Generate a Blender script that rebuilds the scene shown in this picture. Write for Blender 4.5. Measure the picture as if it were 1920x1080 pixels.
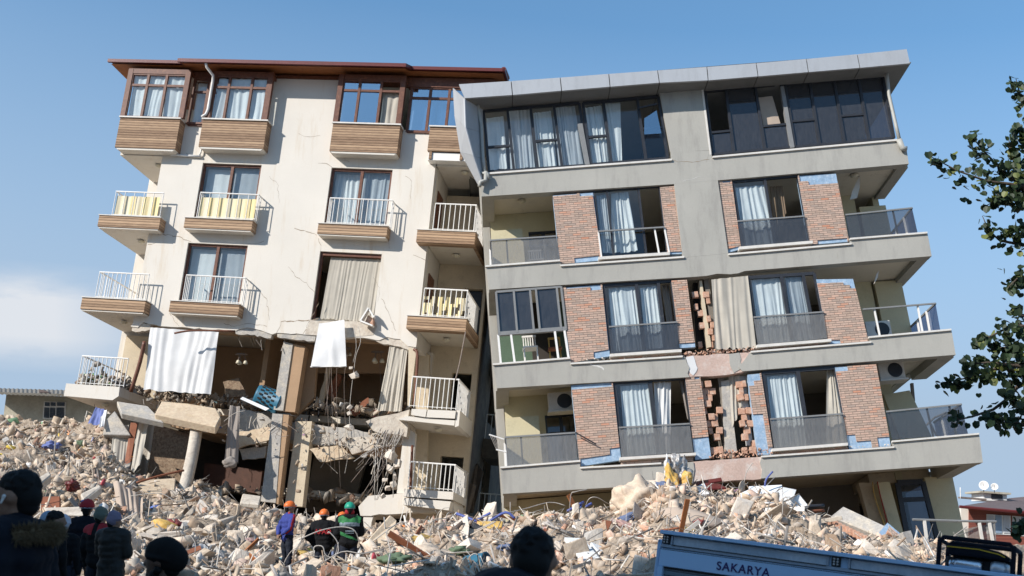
import bpy, bmesh, math, random
import numpy as np
from mathutils import Vector, Matrix, noise
from mathutils.geometry import tessellate_polygon
for o in list(bpy.data.objects): bpy.data.objects.remove(o)
C = bpy.context.scene.collection
S = bpy.context.scene
# ---------------------------------------------------------------- camera, sky, sun
FPX = 2150.0
PITCH = math.atan(460/FPX)
CAM = Vector((0, 0, 2.2))
cam = bpy.data.objects.new('camera', bpy.data.cameras.new('camera'))
C.objects.link(cam)
cam.location = CAM
cam.rotation_euler = (math.radians(90)+PITCH, 0, 0)
cam.data.sensor_width = 36
cam.data.lens = 36*FPX/1920
cam.data.clip_end = 2000
cam.data.dof.use_dof = True
cam.data.dof.focus_distance = 35
cam.data.dof.aperture_fstop = 4.0
S.camera = cam
LD = Vector((1.125, .81, -.94)).normalized()      # where the sunlight travels
sun = bpy.data.objects.new('sun', bpy.data.lights.new('sun', 'SUN'))
C.objects.link(sun)
sun.data.energy = 4.1
sun.data.angle = math.radians(.5)
sun.data.color = (1, .955, .90)
sun.rotation_euler = LD.to_track_quat('-Z', 'Y').to_euler()
W = bpy.data.worlds.new('World')
S.world = W
W.use_nodes = True
nt = W.node_tree
nt.nodes.clear()
out = nt.nodes.new('ShaderNodeOutputWorld')
bg = nt.nodes.new('ShaderNodeBackground')
sky = nt.nodes.new('ShaderNodeTexSky')
sky.sky_type = 'NISHITA'
sky.sun_disc = False
sky.sun_elevation = math.asin(-LD.z)
sky.sun_rotation = math.atan2(-LD.x, -LD.y)
sky.altitude = 100
sky.air_density = 1.0
sky.dust_density = .2
sky.ozone_density = 2.0
bg.inputs[1].default_value = .135
tc = nt.nodes.new('ShaderNodeTexCoord')
mp = nt.nodes.new('ShaderNodeMapping')
mp.inputs['Scale'].default_value = (2.2, 2.2, 7)
nz = nt.nodes.new('ShaderNodeTexNoise')
nz.inputs['Scale'].default_value = 2.2
nz.inputs['Detail'].default_value = 9
nz.inputs['Roughness'].default_value = .58
rp = nt.nodes.new('ShaderNodeValToRGB')
rp.color_ramp.elements[0].position = .30
rp.color_ramp.elements[1].position = .50
sx = nt.nodes.new('ShaderNodeSeparateXYZ')
hz = nt.nodes.new('ShaderNodeMapRange')             # thin cloud low over the horizon on the left side
hz.inputs['From Min'].default_value = .215
hz.inputs['From Max'].default_value = .19
hx = nt.nodes.new('ShaderNodeMapRange')
hx.inputs['From Min'].default_value = -.29
hx.inputs['From Max'].default_value = -.37
m1 = nt.nodes.new('ShaderNodeMath'); m1.operation = 'MULTIPLY'
m2 = nt.nodes.new('ShaderNodeMath'); m2.operation = 'MULTIPLY'
m3 = nt.nodes.new('ShaderNodeMath'); m3.operation = 'MULTIPLY'; m3.inputs[1].default_value = 1.0
mx = nt.nodes.new('ShaderNodeMixRGB')
mx.inputs[2].default_value = (3.9, 4.1, 4.4, 1)
L = nt.links.new
L(tc.outputs['Generated'], mp.inputs[0]); L(mp.outputs[0], nz.inputs['Vector']); L(nz.outputs['Fac'], rp.inputs[0])
L(tc.outputs['Generated'], sx.inputs[0]); L(sx.outputs['Z'], hz.inputs['Value']); L(sx.outputs['X'], hx.inputs['Value'])
hl = nt.nodes.new('ShaderNodeMapRange'); hl.inputs['From Min'].default_value = .125; hl.inputs['From Max'].default_value = .155; m4 = nt.nodes.new('ShaderNodeMath'); m4.operation = 'MULTIPLY'
L(sx.outputs['Z'], hl.inputs['Value']); L(rp.outputs[0], m4.inputs[0]); L(hl.outputs[0], m4.inputs[1]); L(m4.outputs[0], m1.inputs[0]); L(hz.outputs[0], m1.inputs[1]); L(m1.outputs[0], m2.inputs[0]); L(hx.outputs[0], m2.inputs[1])
L(m2.outputs[0], m3.inputs[0]); L(m3.outputs[0], mx.inputs[0]); L(sky.outputs[0], mx.inputs[1])

lift = nt.nodes.new('ShaderNodeMapping'); lift.inputs['Location'].default_value = (0, 0, .15); lift.inputs['Scale'].default_value = (1, 1, .85)
tint = nt.nodes.new('ShaderNodeMixRGB'); tint.blend_type = 'MULTIPLY'; tint.inputs[0].default_value = 1; tint.inputs[2].default_value = (.81, 1.07, 1.10, 1)
pale = nt.nodes.new('ShaderNodeMixRGB'); pale.inputs[2].default_value = (2.19, 2.92, 3.82, 1)   # haze low in the sky, more of it towards the left
ma = nt.nodes.new('ShaderNodeMath'); ma.operation = 'MULTIPLY_ADD'; ma.inputs[1].default_value = -3.33; ma.inputs[2].default_value = 1.43
mb = nt.nodes.new('ShaderNodeMath'); mb.operation = 'MULTIPLY_ADD'; mb.inputs[1].default_value = -.35; mb.use_clamp = True
L(sx.outputs['Z'], ma.inputs[0]); L(sx.outputs['X'], mb.inputs[0]); L(ma.outputs[0], mb.inputs[2]); L(mb.outputs[0], pale.inputs[0])
L(sky.outputs[0], tint.inputs[1]); L(tint.outputs[0], pale.inputs[1]); L(pale.outputs[0], mx.inputs[1])
L(tc.outputs['Generated'], lift.inputs[0]); L(lift.outputs[0], sky.inputs[0])
L(mx.outputs[0], bg.inputs[0]); L(bg.outputs[0], out.inputs[0])
S.view_settings.view_transform = 'Standard'
S.view_settings.look = 'None'
S.view_settings.exposure = 0.5
S.view_settings.gamma = 1
S.render.engine = 'CYCLES'
S.cycles.max_bounces = 6
S.cycles.transparent_max_bounces = 16
S.cycles.use_denoising = True

# ---------------------------------------------------------------- helpers
RX = Vector((1, 0, 0)); FW = Vector((0, math.cos(PITCH), math.sin(PITCH))); DN = Vector((0, math.sin(PITCH), -math.cos(PITCH)))
def ray(px, py): return RX*(px-960)/FPX + DN*(py-540)/FPX + FW
def at(px, py, Y):                                   # point of the place at distance Y seen at that picture point
    r = ray(px, py); return CAM + r*(Y/r.y)
class Fr:                                            # a building's own axes: u along the front, v up, w towards the street
    def __init__(s, U, V, Wd, O):
        s.U, s.V, s.W, s.O = Vector(U).normalized(), Vector(V).normalized(), Vector(Wd).normalized(), Vector(O)
    def X(s, u, v, w=0): return s.O + s.U*u + s.V*v + s.W*w
    def L(s, p):
        d = p - s.O; return (d.dot(s.U), d.dot(s.V), d.dot(s.W))
    def P(s, px, py, w=0):
        r = ray(px, py); t = (w-(CAM-s.O).dot(s.W))/r.dot(s.W); q = CAM+r*t-s.O
        return (q.dot(s.U), q.dot(s.V))
WORLD = Fr((1, 0, 0), (0, 0, 1), (0, -1, 0), (0, 0, 0))
A = Fr((.98787, -.13292, -.08008), (.08765, .05048, .99487), (-.12816, -.99, .0613), (-8.558, 38.57, 13.116))
B = Fr((.99701, .01897, .07487), (-.0769, .14173, .98691), (.00783, -.9897, .14287), (3.795, 33.115, 9.932))

def wloc(o):
    p = Vector((0, 0, 0))
    while o is not None: p += o.location; o = o.parent
    return p
def tag(o, label=None, cat=None, group=None, kind=None):
    if label: o['label'] = label
    if cat: o['category'] = cat
    if group: o['group'] = group
    if kind: o['kind'] = kind
    return o
def thing(name, loc, label, cat, group=None):
    o = bpy.data.objects.new(name, None); C.objects.link(o); o.location = loc; o.empty_display_size = .2
    return tag(o, label, cat, group)
class MB:
    def __init__(s, fr=WORLD): s.fr = fr; s.v = []; s.f = []; s.c = None
    def raw(s, vs, fs):
        n = len(s.v); s.v += [Vector(q) for q in vs]; s.f += [tuple(i+n for i in f) for f in fs]; return s
    def prism(s, outer, w0, w1, holes=()):           # outline in (u, v), solid between the depths w0 and w1
        loops = [list(outer)]+[list(h) for h in holes]
        tris = tessellate_polygon([[Vector((a[0], a[1], 0)) for a in l] for l in loops])
        flat = [a for l in loops for a in l]; n = len(flat)
        vs = [s.fr.X(a[0], a[1], w0) for a in flat]+[s.fr.X(a[0], a[1], w1) for a in flat]
        fs = [tuple(t) for t in tris]+[tuple(i+n for i in reversed(t)) for t in tris]
        k = 0
        for l in loops:
            m = len(l)
            for i in range(m):
                j = (i+1) % m; fs.append((k+i, k+j, k+j+n, k+i+n))
            k += m
        return s.raw(vs, fs)
    def pp(s, px, w0, w1, holes=()):                 # the same, outline measured on the photo in the plane w0
        return s.prism([s.fr.P(x, y, w0) for x, y in px], w0, w1, [[s.fr.P(x, y, w0) for x, y in h] for h in holes])
    def box(s, u0, u1, v0, v1, w0, w1):
        return s.prism([(u0, v0), (u1, v0), (u1, v1), (u0, v1)], w1, w0)
    def hexa(s, p):                                  # eight world points: bottom four, top four
        return s.raw(p, [(3, 2, 1, 0), (4, 5, 6, 7), (0, 1, 5, 4), (1, 2, 6, 5), (2, 3, 7, 6), (3, 0, 4, 7)])
    def bar(s, p, q, a, b, up=None):                 # square bar between two world points
        p = Vector(p); q = Vector(q); d = (q-p).normalized(); n = s.fr.W if up is None else Vector(up)
        x = d.cross(n)
        if x.length < 1e-4: x = d.cross(s.fr.U)
        x.normalize(); y = x.cross(d).normalized(); x = x*a/2; y = y*b/2
        return s.hexa([p-x-y, p+x-y, p+x+y, p-x+y, q-x-y, q+x-y, q+x+y, q-x+y])
    def tube(s, pts, r, n=6, r2=None):
        pts = [Vector(p) for p in pts]; N = len(pts); vs = []; fs = []
        prev = None
        for i, p in enumerate(pts):
            d = (pts[min(i+1, N-1)]-pts[max(i-1, 0)]).normalized()
            if prev is None:
                x = d.cross(Vector((.31, .2, .93)))
                if x.length < .05: x = d.cross(Vector((1, 0, 0)))
            else: x = prev-d*prev.dot(d)
            x.normalize(); prev = x; y = d.cross(x)
            rr = r if r2 is None else r+(r2-r)*i/(N-1)
            vs += [p+(x*math.cos(t)+y*math.sin(t))*rr for t in [2*math.pi*k/n for k in range(n)]]
        for i in range(N-1):
            for k in range(n): fs.append((i*n+k, i*n+(k+1) % n, (i+1)*n+(k+1) % n, (i+1)*n+k))
        fs.append(tuple(reversed(range(n)))); fs.append(tuple((N-1)*n+k for k in range(n)))
        return s.raw(vs, fs)
    def lathe(s, c, prof, ax=None, n=16):            # profile of (radius, height) round an axis
        ax = (Vector(ax) if ax is not None else Vector((0, 0, 1))).normalized(); c = Vector(c)
        x = ax.cross(Vector((.3, .9, .1))).normalized(); y = ax.cross(x); vs = []; fs = []
        for r, h in prof: vs += [c+ax*h+(x*math.cos(2*math.pi*k/n)+y*math.sin(2*math.pi*k/n))*max(r, 1e-4) for k in range(n)]
        for i in range(len(prof)-1):
            for k in range(n): fs.append((i*n+k, i*n+(k+1) % n, (i+1)*n+(k+1) % n, (i+1)*n+k))
        return s.raw(vs, fs)
    def build(s, name, mat, parent=None, smooth=False, label=None, cat=None, group=None, kind=None, bevel=0, sub=0, solid=0, uv=True):
        vs = s.v
        if parent is None:
            lo = Vector((min(p.x for p in vs), min(p.y for p in vs), min(p.z for p in vs))); hi = Vector((max(p.x for p in vs), max(p.y for p in vs), max(p.z for p in vs)))
            base = Vector(((lo.x+hi.x)/2, (lo.y+hi.y)/2, lo.z)); loc = base
        else: base = wloc(parent); loc = Vector((0, 0, 0))
        me = bpy.data.meshes.new(name); me.from_pydata([p-base for p in vs], [], s.f)
        bm = bmesh.new(); bm.from_mesh(me)
        bmesh.ops.recalc_face_normals(bm, faces=bm.faces)
        if bevel:
            bmesh.ops.bevel(bm, geom=[e for e in bm.edges if len(e.link_faces) == 2 and e.calc_face_angle(0) > .5], offset=bevel, segments=1, affect='EDGES', clamp_overlap=True)
        if uv:
            ul = bm.loops.layers.uv.new('UVMap'); fr = s.fr
            for f in bm.faces:
                n = f.normal; a, b, c = abs(n.dot(fr.U)), abs(n.dot(fr.V)), abs(n.dot(fr.W))
                for l in f.loops:
                    u, v, w = fr.L(l.vert.co+base)
                    l[ul].uv = (u, v) if c >= a and c >= b else ((w, v) if a >= b else (u, w))
        bm.to_mesh(me); bm.free()
        if smooth: me.polygons.foreach_set('use_smooth', [True]*len(me.polygons))
        if mat: me.materials.append(mat)
        o = bpy.data.objects.new(name, me); C.objects.link(o); o.location = loc
        if parent is not None: o.parent = parent
        if solid: m = o.modifiers.new('s', 'SOLIDIFY'); m.thickness = solid
        if sub: m = o.modifiers.new('u', 'SUBSURF'); m.levels = sub; m.render_levels = sub
        return tag(o, label, cat, group, kind)

# ---------------------------------------------------------------- materials
def newmat(name):
    m = bpy.data.materials.new(name); m.use_nodes = True; n = m.node_tree; b = n.nodes['Principled BSDF']; return m, n, b
def N(n, t, **k):
    x = n.nodes.new('ShaderNode'+t)
    for a, v in k.items():
        if a in x.inputs.keys(): x.inputs[a].default_value = v
        else: setattr(x, a, v)
    return x
def c4(c): return (c[0], c[1], c[2], 1)
def surf(name, col, rough=.85, var=.18, scale=1.5, col2=None, mask=(.5, .72), bump=.15, bscale=30, fine=.08, metal=0, coord='Object', streak=False, spec=.3):
    m, n, b = newmat(name)
    t = N(n, 'TexCoord'); src = t.outputs[coord]
    a = N(n, 'TexNoise', Scale=scale, Detail=8, Roughness=.62); n.links.new(src, a.inputs['Vector'])
    r = N(n, 'ValToRGB'); r.color_ramp.elements[0].position = .3; r.color_ramp.elements[1].position = .72
    r.color_ramp.elements[0].color = c4([x*(1-var) for x in col]); r.color_ramp.elements[1].color = c4([min(1, x*(1+var*.6)) for x in col])
    n.links.new(a.outputs['Fac'], r.inputs[0]); cur = r.outputs[0]
    if col2:
        a2 = N(n, 'TexNoise', Scale=scale*1.9, Detail=10, Roughness=.7)
        if streak:
            mpp = N(n, 'Mapping'); mpp.inputs['Scale'].default_value = (3.2, 3.2, .35); n.links.new(src, mpp.inputs[0]); n.links.new(mpp.outputs[0], a2.inputs['Vector'])
        else:
            mpp = N(n, 'Mapping'); mpp.inputs['Location'].default_value = (7, 3, 5); n.links.new(src, mpp.inputs[0]); n.links.new(mpp.outputs[0], a2.inputs['Vector'])
        r2 = N(n, 'ValToRGB'); r2.color_ramp.elements[0].position = mask[0]; r2.color_ramp.elements[1].position = mask[1]
        n.links.new(a2.outputs['Fac'], r2.inputs[0]); mx = N(n, 'MixRGB'); mx.inputs[2].default_value = c4(col2)
        n.links.new(r2.outputs[0], mx.inputs[0]); n.links.new(cur, mx.inputs[1]); cur = mx.outputs[0]
    f = N(n, 'TexNoise', Scale=bscale, Detail=5, Roughness=.7); n.links.new(src, f.inputs['Vector'])
    if fine:
        mm = N(n, 'MixRGB', blend_type='OVERLAY'); mm.inputs[0].default_value = fine*4
        n.links.new(cur, mm.inputs[1]); n.links.new(f.outputs['Fac'], mm.inputs[2]); cur = mm.outputs[0]
    n.links.new(cur, b.inputs['Base Color'])
    if bump:
        bp = N(n, 'Bump', Strength=bump, Distance=.02); n.links.new(f.outputs['Fac'], bp.inputs['Height']); n.links.new(bp.outputs[0], b.inputs['Normal'])
    b.inputs['Roughness'].default_value = rough; b.inputs['Metallic'].default_value = metal
    b.inputs['Specular IOR Level'].default_value = spec
    return m
M = {}
M['cream'] = surf('cream_plaster', (.67, .62, .545), .9, .05, .5, (.56, .46, .34), (.54, .80), .15, 40, .03, streak=True)
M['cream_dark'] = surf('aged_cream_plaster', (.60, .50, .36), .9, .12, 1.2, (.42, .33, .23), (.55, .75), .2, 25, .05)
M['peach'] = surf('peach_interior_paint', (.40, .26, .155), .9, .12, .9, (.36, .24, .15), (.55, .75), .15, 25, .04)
M['white_ceiling'] = surf('ceiling_paint', (.66, .60, .50), .9, .1, .8, (.45, .38, .3), (.58, .75), .1, 25, .03)
M['grey'] = surf('grey_render', (.395, .375, .33), .92, .08, .45, (.27, .255, .23), (.50, .78), .35, 60, .06, streak=True)
M['grey_pier'] = M['grey']
M['olive'] = surf('olive_cream_paint', (.58, .51, .33), .9, .1, .7, (.42, .37, .24), (.55, .8), .15, 30, .04)
M['alu'] = surf('aluminium_cladding', (.44, .445, .45), .55, .05, .6, (.36, .36, .36), (.5, .8), .03, 20, .02, metal=.25, streak=True)
M['alu_shaded'] = surf('shaded_soffit_cladding', (.20, .20, .195), .6, .08, .8, (.15, .15, .14), (.5, .8), .03, 20, .02)  # same metal as the edge panels, darkened to carry the underside shade
M['joint'] = surf('dark_joint', (.07, .065, .06), .9, .1, 2)
M['sill'] = surf('pale_stone_sill', (.66, .62, .56), .6, .12, 3, (.4, .36, .3), (.6, .8), .1, 30)
M['concrete'] = surf('bare_concrete', (.42, .39, .35), .95, .18, 1.4, (.55, .48, .38), (.48, .66), .7, 14, .12)
M['pale_concrete'] = surf('pale_broken_concrete', (.58, .51, .42), .95, .15, 1.2, (.43, .36, .29), (.5, .7), .8, 10, .12)
M['tan_slab'] = surf('tan_broken_slab', (.62, .49, .345), .95, .15, 1.6, (.50, .37, .24), (.5, .7), .7, 10, .12)
M['pink_concrete'] = surf('pinkish_exposed_concrete', (.55, .40, .33), .95, .14, 1.6, (.60, .52, .46), (.52, .66), .5, 18, .08)
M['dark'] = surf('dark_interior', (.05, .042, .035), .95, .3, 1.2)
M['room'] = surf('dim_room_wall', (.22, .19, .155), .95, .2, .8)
M['wood_dark'] = surf('brown_window_profile', (.135, .052, .03), .45, .2, 5, (.22, .095, .05), (.5, .7), .05, 40)
M['soffit_wood'] = surf('orange_varnished_soffit', (.34, .125, .045), .6, .2, 4, coord='UV')
M['gutter'] = surf('burgundy_metal', (.12, .022, .02), .4, .15, 3)
M['wpaint'] = surf('white_metal_paint', (.78, .75, .70), .5, .08, 4, (.5, .42, .34), (.66, .82), .03)
M['anthracite'] = surf('anthracite_profile', (.035, .037, .043), .4, .2, 3, (.09, .09, .09), (.6, .75), .02)
M['greyprofile'] = surf('grey_window_profile', (.22, .22, .215), .5, .1, 3)
M['foam'] = surf('blue_insulation_board', (.30, .42, .55), .9, .2, 4, (.48, .55, .62), (.5, .7), .4, 20, .1)
M['clay'] = surf('hollow_clay_tile', (.54, .31, .21), .95, .22, 4, (.60, .44, .34), (.5, .68), .5, 25, .1)
M['rust'] = surf('reinforcing_steel', (.22, .18, .155), .7, .25, 6, (.34, .26, .2), (.5, .7), .1, metal=.3)
M['wire'] = surf('pale_bent_wire', (.46, .42, .37), .6, .2, 6, metal=.2)
M['whitepanel'] = surf('white_sheet_metal', (.80, .80, .79), .4, .05, 1, (.62, .6, .57), (.6, .75), .03)
M['brownboard'] = surf('brown_board', (.25, .09, .045), .7, .25, 3)
M['lampglass'] = surf('ceiling_lamp_glass', (.62, .56, .42), .3, .1, 3)
M['pipe'] = surf('grey_pvc_pipe', (.40, .39, .35), .5, .1, 4)
M['redroof'] = surf('brown_roof', (.16, .12, .11), .9, .2, 2)
M['pebble'] = surf('dark_fabric', (.02, .02, .022), .9, .2, 3)
M['blueplastic'] = surf('blue_plastic', (.03, .13, .20), .45, .15, 4)
M['bluemetal'] = surf('blue_painted_steel', (.10, .13, .36), .45, .2, 4)
M['yellowfoam'] = surf('yellow_foam', (.62, .38, .10), .95, .2, 5, (.7, .55, .3), (.5, .7), .6, 12, .1)
M['rug'] = surf('brown_rug', (.30, .22, .15), .95, .3, 6, (.18, .12, .08), (.45, .6), .5, 12, .1)
def cloth(name, col, trans=.35, var=.12):
    m, n, b = newmat(name); b.inputs['Roughness'].default_value = .95; b.inputs['Specular IOR Level'].default_value = .1
    t = N(n, 'TexCoord'); a = N(n, 'TexNoise', Scale=2.5, Detail=6); n.links.new(t.outputs['Object'], a.inputs['Vector'])
    r = N(n, 'ValToRGB'); r.color_ramp.elements[0].position = .3; r.color_ramp.elements[1].position = .7
    r.color_ramp.elements[0].color = c4([x*(1-var) for x in col]); r.color_ramp.elements[1].color = c4(col)
    n.links.new(a.outputs['Fac'], r.inputs[0]); n.links.new(r.outputs[0], b.inputs['Base Color'])
    tr = N(n, 'BsdfTranslucent'); n.links.new(r.outputs[0], tr.inputs[0]); mx = N(n, 'MixShader'); mx.inputs[0].default_value = trans
    o = n.nodes['Material Output']; n.links.new(b.outputs[0], mx.inputs[1]); n.links.new(tr.outputs[0], mx.inputs[2]); n.links.new(mx.outputs[0], o.inputs[0])
    return m
M['cur_white'] = cloth('white_curtain_cloth', (.86, .85, .82), .25)
M['cur_cream'] = cloth('cream_curtain_cloth', (.70, .64, .54))
M['cur_taupe'] = cloth('taupe_curtain_cloth', (.42, .37, .33))
M['cur_brown'] = cloth('brown_curtain_cloth', (.30, .22, .15))
M['net'] = cloth('net_curtain_cloth', (.74, .76, .78), .5)
M['sheet'] = cloth('white_sheet_cloth', (.83, .82, .80), .2)
M['beigecloth'] = cloth('beige_cloth', (.56, .45, .36), .2)
M['bluecloth'] = cloth('blue_patterned_cloth', (.20, .24, .48), .2)
def glass(name, tint, tf, gl=(.9, .95, 1), dirt=0, dcol=(.4, .38, .35)):
    m, n, b = newmat(name); o = n.nodes['Material Output']; n.nodes.remove(b)
    tr = N(n, 'BsdfTransparent'); tr.inputs[0].default_value = c4(tint)
    g = N(n, 'BsdfGlossy'); g.inputs['Color'].default_value = c4(gl); g.inputs['Roughness'].default_value = .02
    fr = N(n, 'Fresnel'); fr.inputs['IOR'].default_value = 1.5
    ad = N(n, 'Math', operation='MULTIPLY_ADD'); ad.inputs[1].default_value = 1.0; ad.inputs[2].default_value = tf; ad.use_clamp = True
    ge = N(n, 'NewGeometry'); iv = N(n, 'Math', operation='SUBTRACT'); iv.inputs[0].default_value = 1; n.links.new(ge.outputs['Backfacing'], iv.inputs[1])
    mu = N(n, 'Math', operation='MULTIPLY'); n.links.new(ad.outputs[0], mu.inputs[0]); n.links.new(iv.outputs[0], mu.inputs[1])
    n.links.new(fr.outputs[0], ad.inputs[0]); mx = N(n, 'MixShader'); n.links.new(mu.outputs[0], mx.inputs[0])
    n.links.new(tr.outputs[0], mx.inputs[1]); n.links.new(g.outputs[0], mx.inputs[2]); cur = mx.outputs[0]
    if dirt:
        t = N(n, 'TexCoord'); mpp = N(n, 'Mapping'); mpp.inputs['Scale'].default_value = (9, 9, 1.6); n.links.new(t.outputs['Object'], mpp.inputs[0])
        a = N(n, 'TexNoise', Scale=2, Detail=9, Roughness=.7); n.links.new(mpp.outputs[0], a.inputs['Vector'])
        mr = N(n, 'MapRange'); mr.inputs['From Min'].default_value = .3; mr.inputs['From Max'].default_value = .7
        mr.inputs['To Min'].default_value = dirt*.6; mr.inputs['To Max'].default_value = min(1, dirt*1.3); n.links.new(a.outputs['Fac'], mr.inputs['Value'])
        d = N(n, 'BsdfDiffuse'); d.inputs[0].default_value = c4(dcol); m2 = N(n, 'MixShader')
        n.links.new(mr.outputs[0], m2.inputs[0]); n.links.new(cur, m2.inputs[1]); n.links.new(d.outputs[0], m2.inputs[2]); cur = m2.outputs[0]
    n.links.new(cur, o.inputs[0]); return m
M['pane'] = glass('window_glass', (.93, .96, .97), .03)
M['pane_blue'] = glass('sky_reflecting_glass', (.55, .65, .75), .40)
M['pane_dark'] = glass('tinted_window_glass', (.22, .24, .28), .03, dirt=.18, dcol=(.20, .20, .21))
M['bal_glass'] = glass('smoked_balustrade_glass', (.60, .61, .63), .03, dirt=.13, dcol=(.26, .25, .24))
M['bal_dusty'] = glass('dusty_balustrade_glass', (.74, .73, .72), .02, dirt=.27, dcol=(.38, .365, .34))
M['bal_blue'] = glass('blue_tinted_balustrade_glass', (.42, .48, .60), .04, dirt=.12, dcol=(.2, .22, .26))
def stripes(name, c1, c2, period, axis, soft=.1, noise_amt=.35, grain=(1, 14), bump=.6):   # boards across one UV direction, dark gaps between
    m, n, b = newmat(name); t = N(n, 'TexCoord'); s = N(n, 'SeparateXYZ'); n.links.new(t.outputs['UV'], s.inputs[0])
    k = N(n, 'Math', operation='MULTIPLY'); k.inputs[1].default_value = 1/period; n.links.new(s.outputs[axis], k.inputs[0])
    fr = N(n, 'Math', operation='FRACT'); n.links.new(k.outputs[0], fr.inputs[0]); fl = N(n, 'Math', operation='FLOOR'); n.links.new(k.outputs[0], fl.inputs[0])
    r = N(n, 'ValToRGB'); e = r.color_ramp.elements; e[0].position = 0; e[0].color = (.10, .10, .10, 1); e[1].position = soft; e[1].color = (1, 1, 1, 1)
    n.links.new(fr.outputs[0], r.inputs[0])
    wn = N(n, 'TexWhiteNoise', noise_dimensions='1D'); n.links.new(fl.outputs[0], wn.inputs['W'])
    mpp = N(n, 'Mapping'); mpp.inputs['Scale'].default_value = (grain[0], grain[1], 1) if axis == 'Y' else (grain[1], grain[0], 1); n.links.new(t.outputs['UV'], mpp.inputs[0])
    a = N(n, 'TexNoise', Scale=3, Detail=8, Roughness=.7); n.links.new(mpp.outputs[0], a.inputs['Vector'])
    ad = N(n, 'Math', operation='MULTIPLY_ADD'); ad.inputs[1].default_value = .45; n.links.new(wn.outputs[0], ad.inputs[0]); n.links.new(a.outputs['Fac'], ad.inputs[2])
    mr = N(n, 'MapRange'); mr.inputs['From Min'].default_value = .45; mr.inputs['From Max'].default_value = 1.0; n.links.new(ad.outputs[0], mr.inputs['Value'])
    mx = N(n, 'MixRGB'); mx.inputs[1].default_value = c4(c1); mx.inputs[2].default_value = c4(c2); n.links.new(mr.outputs[0], mx.inputs[0])
    ml = N(n, 'MixRGB', blend_type='MULTIPLY'); ml.inputs[0].default_value = .85; n.links.new(mx.outputs[0], ml.inputs[1]); n.links.new(r.outputs[0], ml.inputs[2])
    n.links.new(ml.outputs[0], b.inputs['Base Color']); b.inputs['Roughness'].default_value = .8
    bp = N(n, 'Bump', Strength=bump, Distance=.02); n.links.new(r.outputs[0], bp.inputs['Height']); n.links.new(bp.outputs[0], b.inputs['Normal'])
    return m
M['boards'] = stripes('weathered_timber_cladding', (.17, .095, .052), (.52, .345, .21), .095, 'Y', .26)
M['awning'] = stripes('yellow_striped_fabric', (.82, .66, .30), (.62, .56, .44), .17, 'X', .02, bump=0)
M['slats'] = stripes('white_louvre', (.74, .74, .72), (.80, .80, .78), .05, 'Y', .3)
M['brownbrick_far'] = stripes('red_brown_cladding', (.19, .05, .035), (.26, .08, .05), .1, 'Y', .12)
def brick(name, c1, c2, mortar, tint=None):
    m, n, b = newmat(name); t = N(n, 'TexCoord')
    bt = N(n, 'TexBrick'); bt.offset = .5; bt.inputs['Color1'].default_value = (0, 0, 0, 1); bt.inputs['Color2'].default_value = (1, 1, 1, 1); bt.inputs['Mortar'].default_value = (0, 0, 0, 1)
    bt.inputs['Scale'].default_value = 1; bt.inputs['Brick Width'].default_value = .235; bt.inputs['Row Height'].default_value = .068; bt.inputs['Mortar Size'].default_value = .0055; bt.inputs['Mortar Smooth'].default_value = .135
    bt.inputs['Bias'].default_value = 0
    n.links.new(t.outputs['UV'], bt.inputs['Vector'])
    r = N(n, 'ValToRGB'); e = r.color_ramp.elements; e[0].position = 0; e[0].color = c4(c1); e[1].position = 1; e[1].color = c4(c2)
    for p_, c_ in ((.3, (.44, .31, .235)), (.55, (.50, .35, .27)), (.86, (.55, .365, .275)), (.97, (.55, .25, .15))):
        x = e.new(p_); x.color = c4(c_)
    n.links.new(bt.outputs['Color'], r.inputs[0])
    a = N(n, 'TexNoise', Scale=9, Detail=8, Roughness=.75); n.links.new(t.outputs['UV'], a.inputs['Vector'])
    ov = N(n, 'MixRGB', blend_type='OVERLAY'); ov.inputs[0].default_value = .5; n.links.new(r.outputs[0], ov.inputs[1]); n.links.new(a.outputs['Fac'], ov.inputs[2])
    mx = N(n, 'MixRGB'); mx.inputs[2].default_value = c4(mortar); n.links.new(bt.outputs['Fac'], mx.inputs[0]); n.links.new(ov.outputs[0], mx.inputs[1])
    n.links.new(mx.outputs[0], b.inputs['Base Color']); b.inputs['Roughness'].default_value = .92
    iv = N(n, 'Math', operation='SUBTRACT'); iv.inputs[0].default_value = 1; n.links.new(bt.outputs['Fac'], iv.inputs[1])
    ad = N(n, 'Math', operation='MULTIPLY_ADD'); ad.inputs[1].default_value = .25; n.links.new(a.outputs['Fac'], ad.inputs[0]); n.links.new(iv.outputs[0], ad.inputs[2])
    bp = N(n, 'Bump', Strength=1, Distance=.02); n.links.new(ad.outputs[0], bp.inputs['Height']); n.links.new(bp.outputs[0], b.inputs['Normal'])
    return m
M['brick'] = brick('brick_slips', (.38, .29, .235), (.60, .43, .33), (.19, .14, .11))

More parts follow.
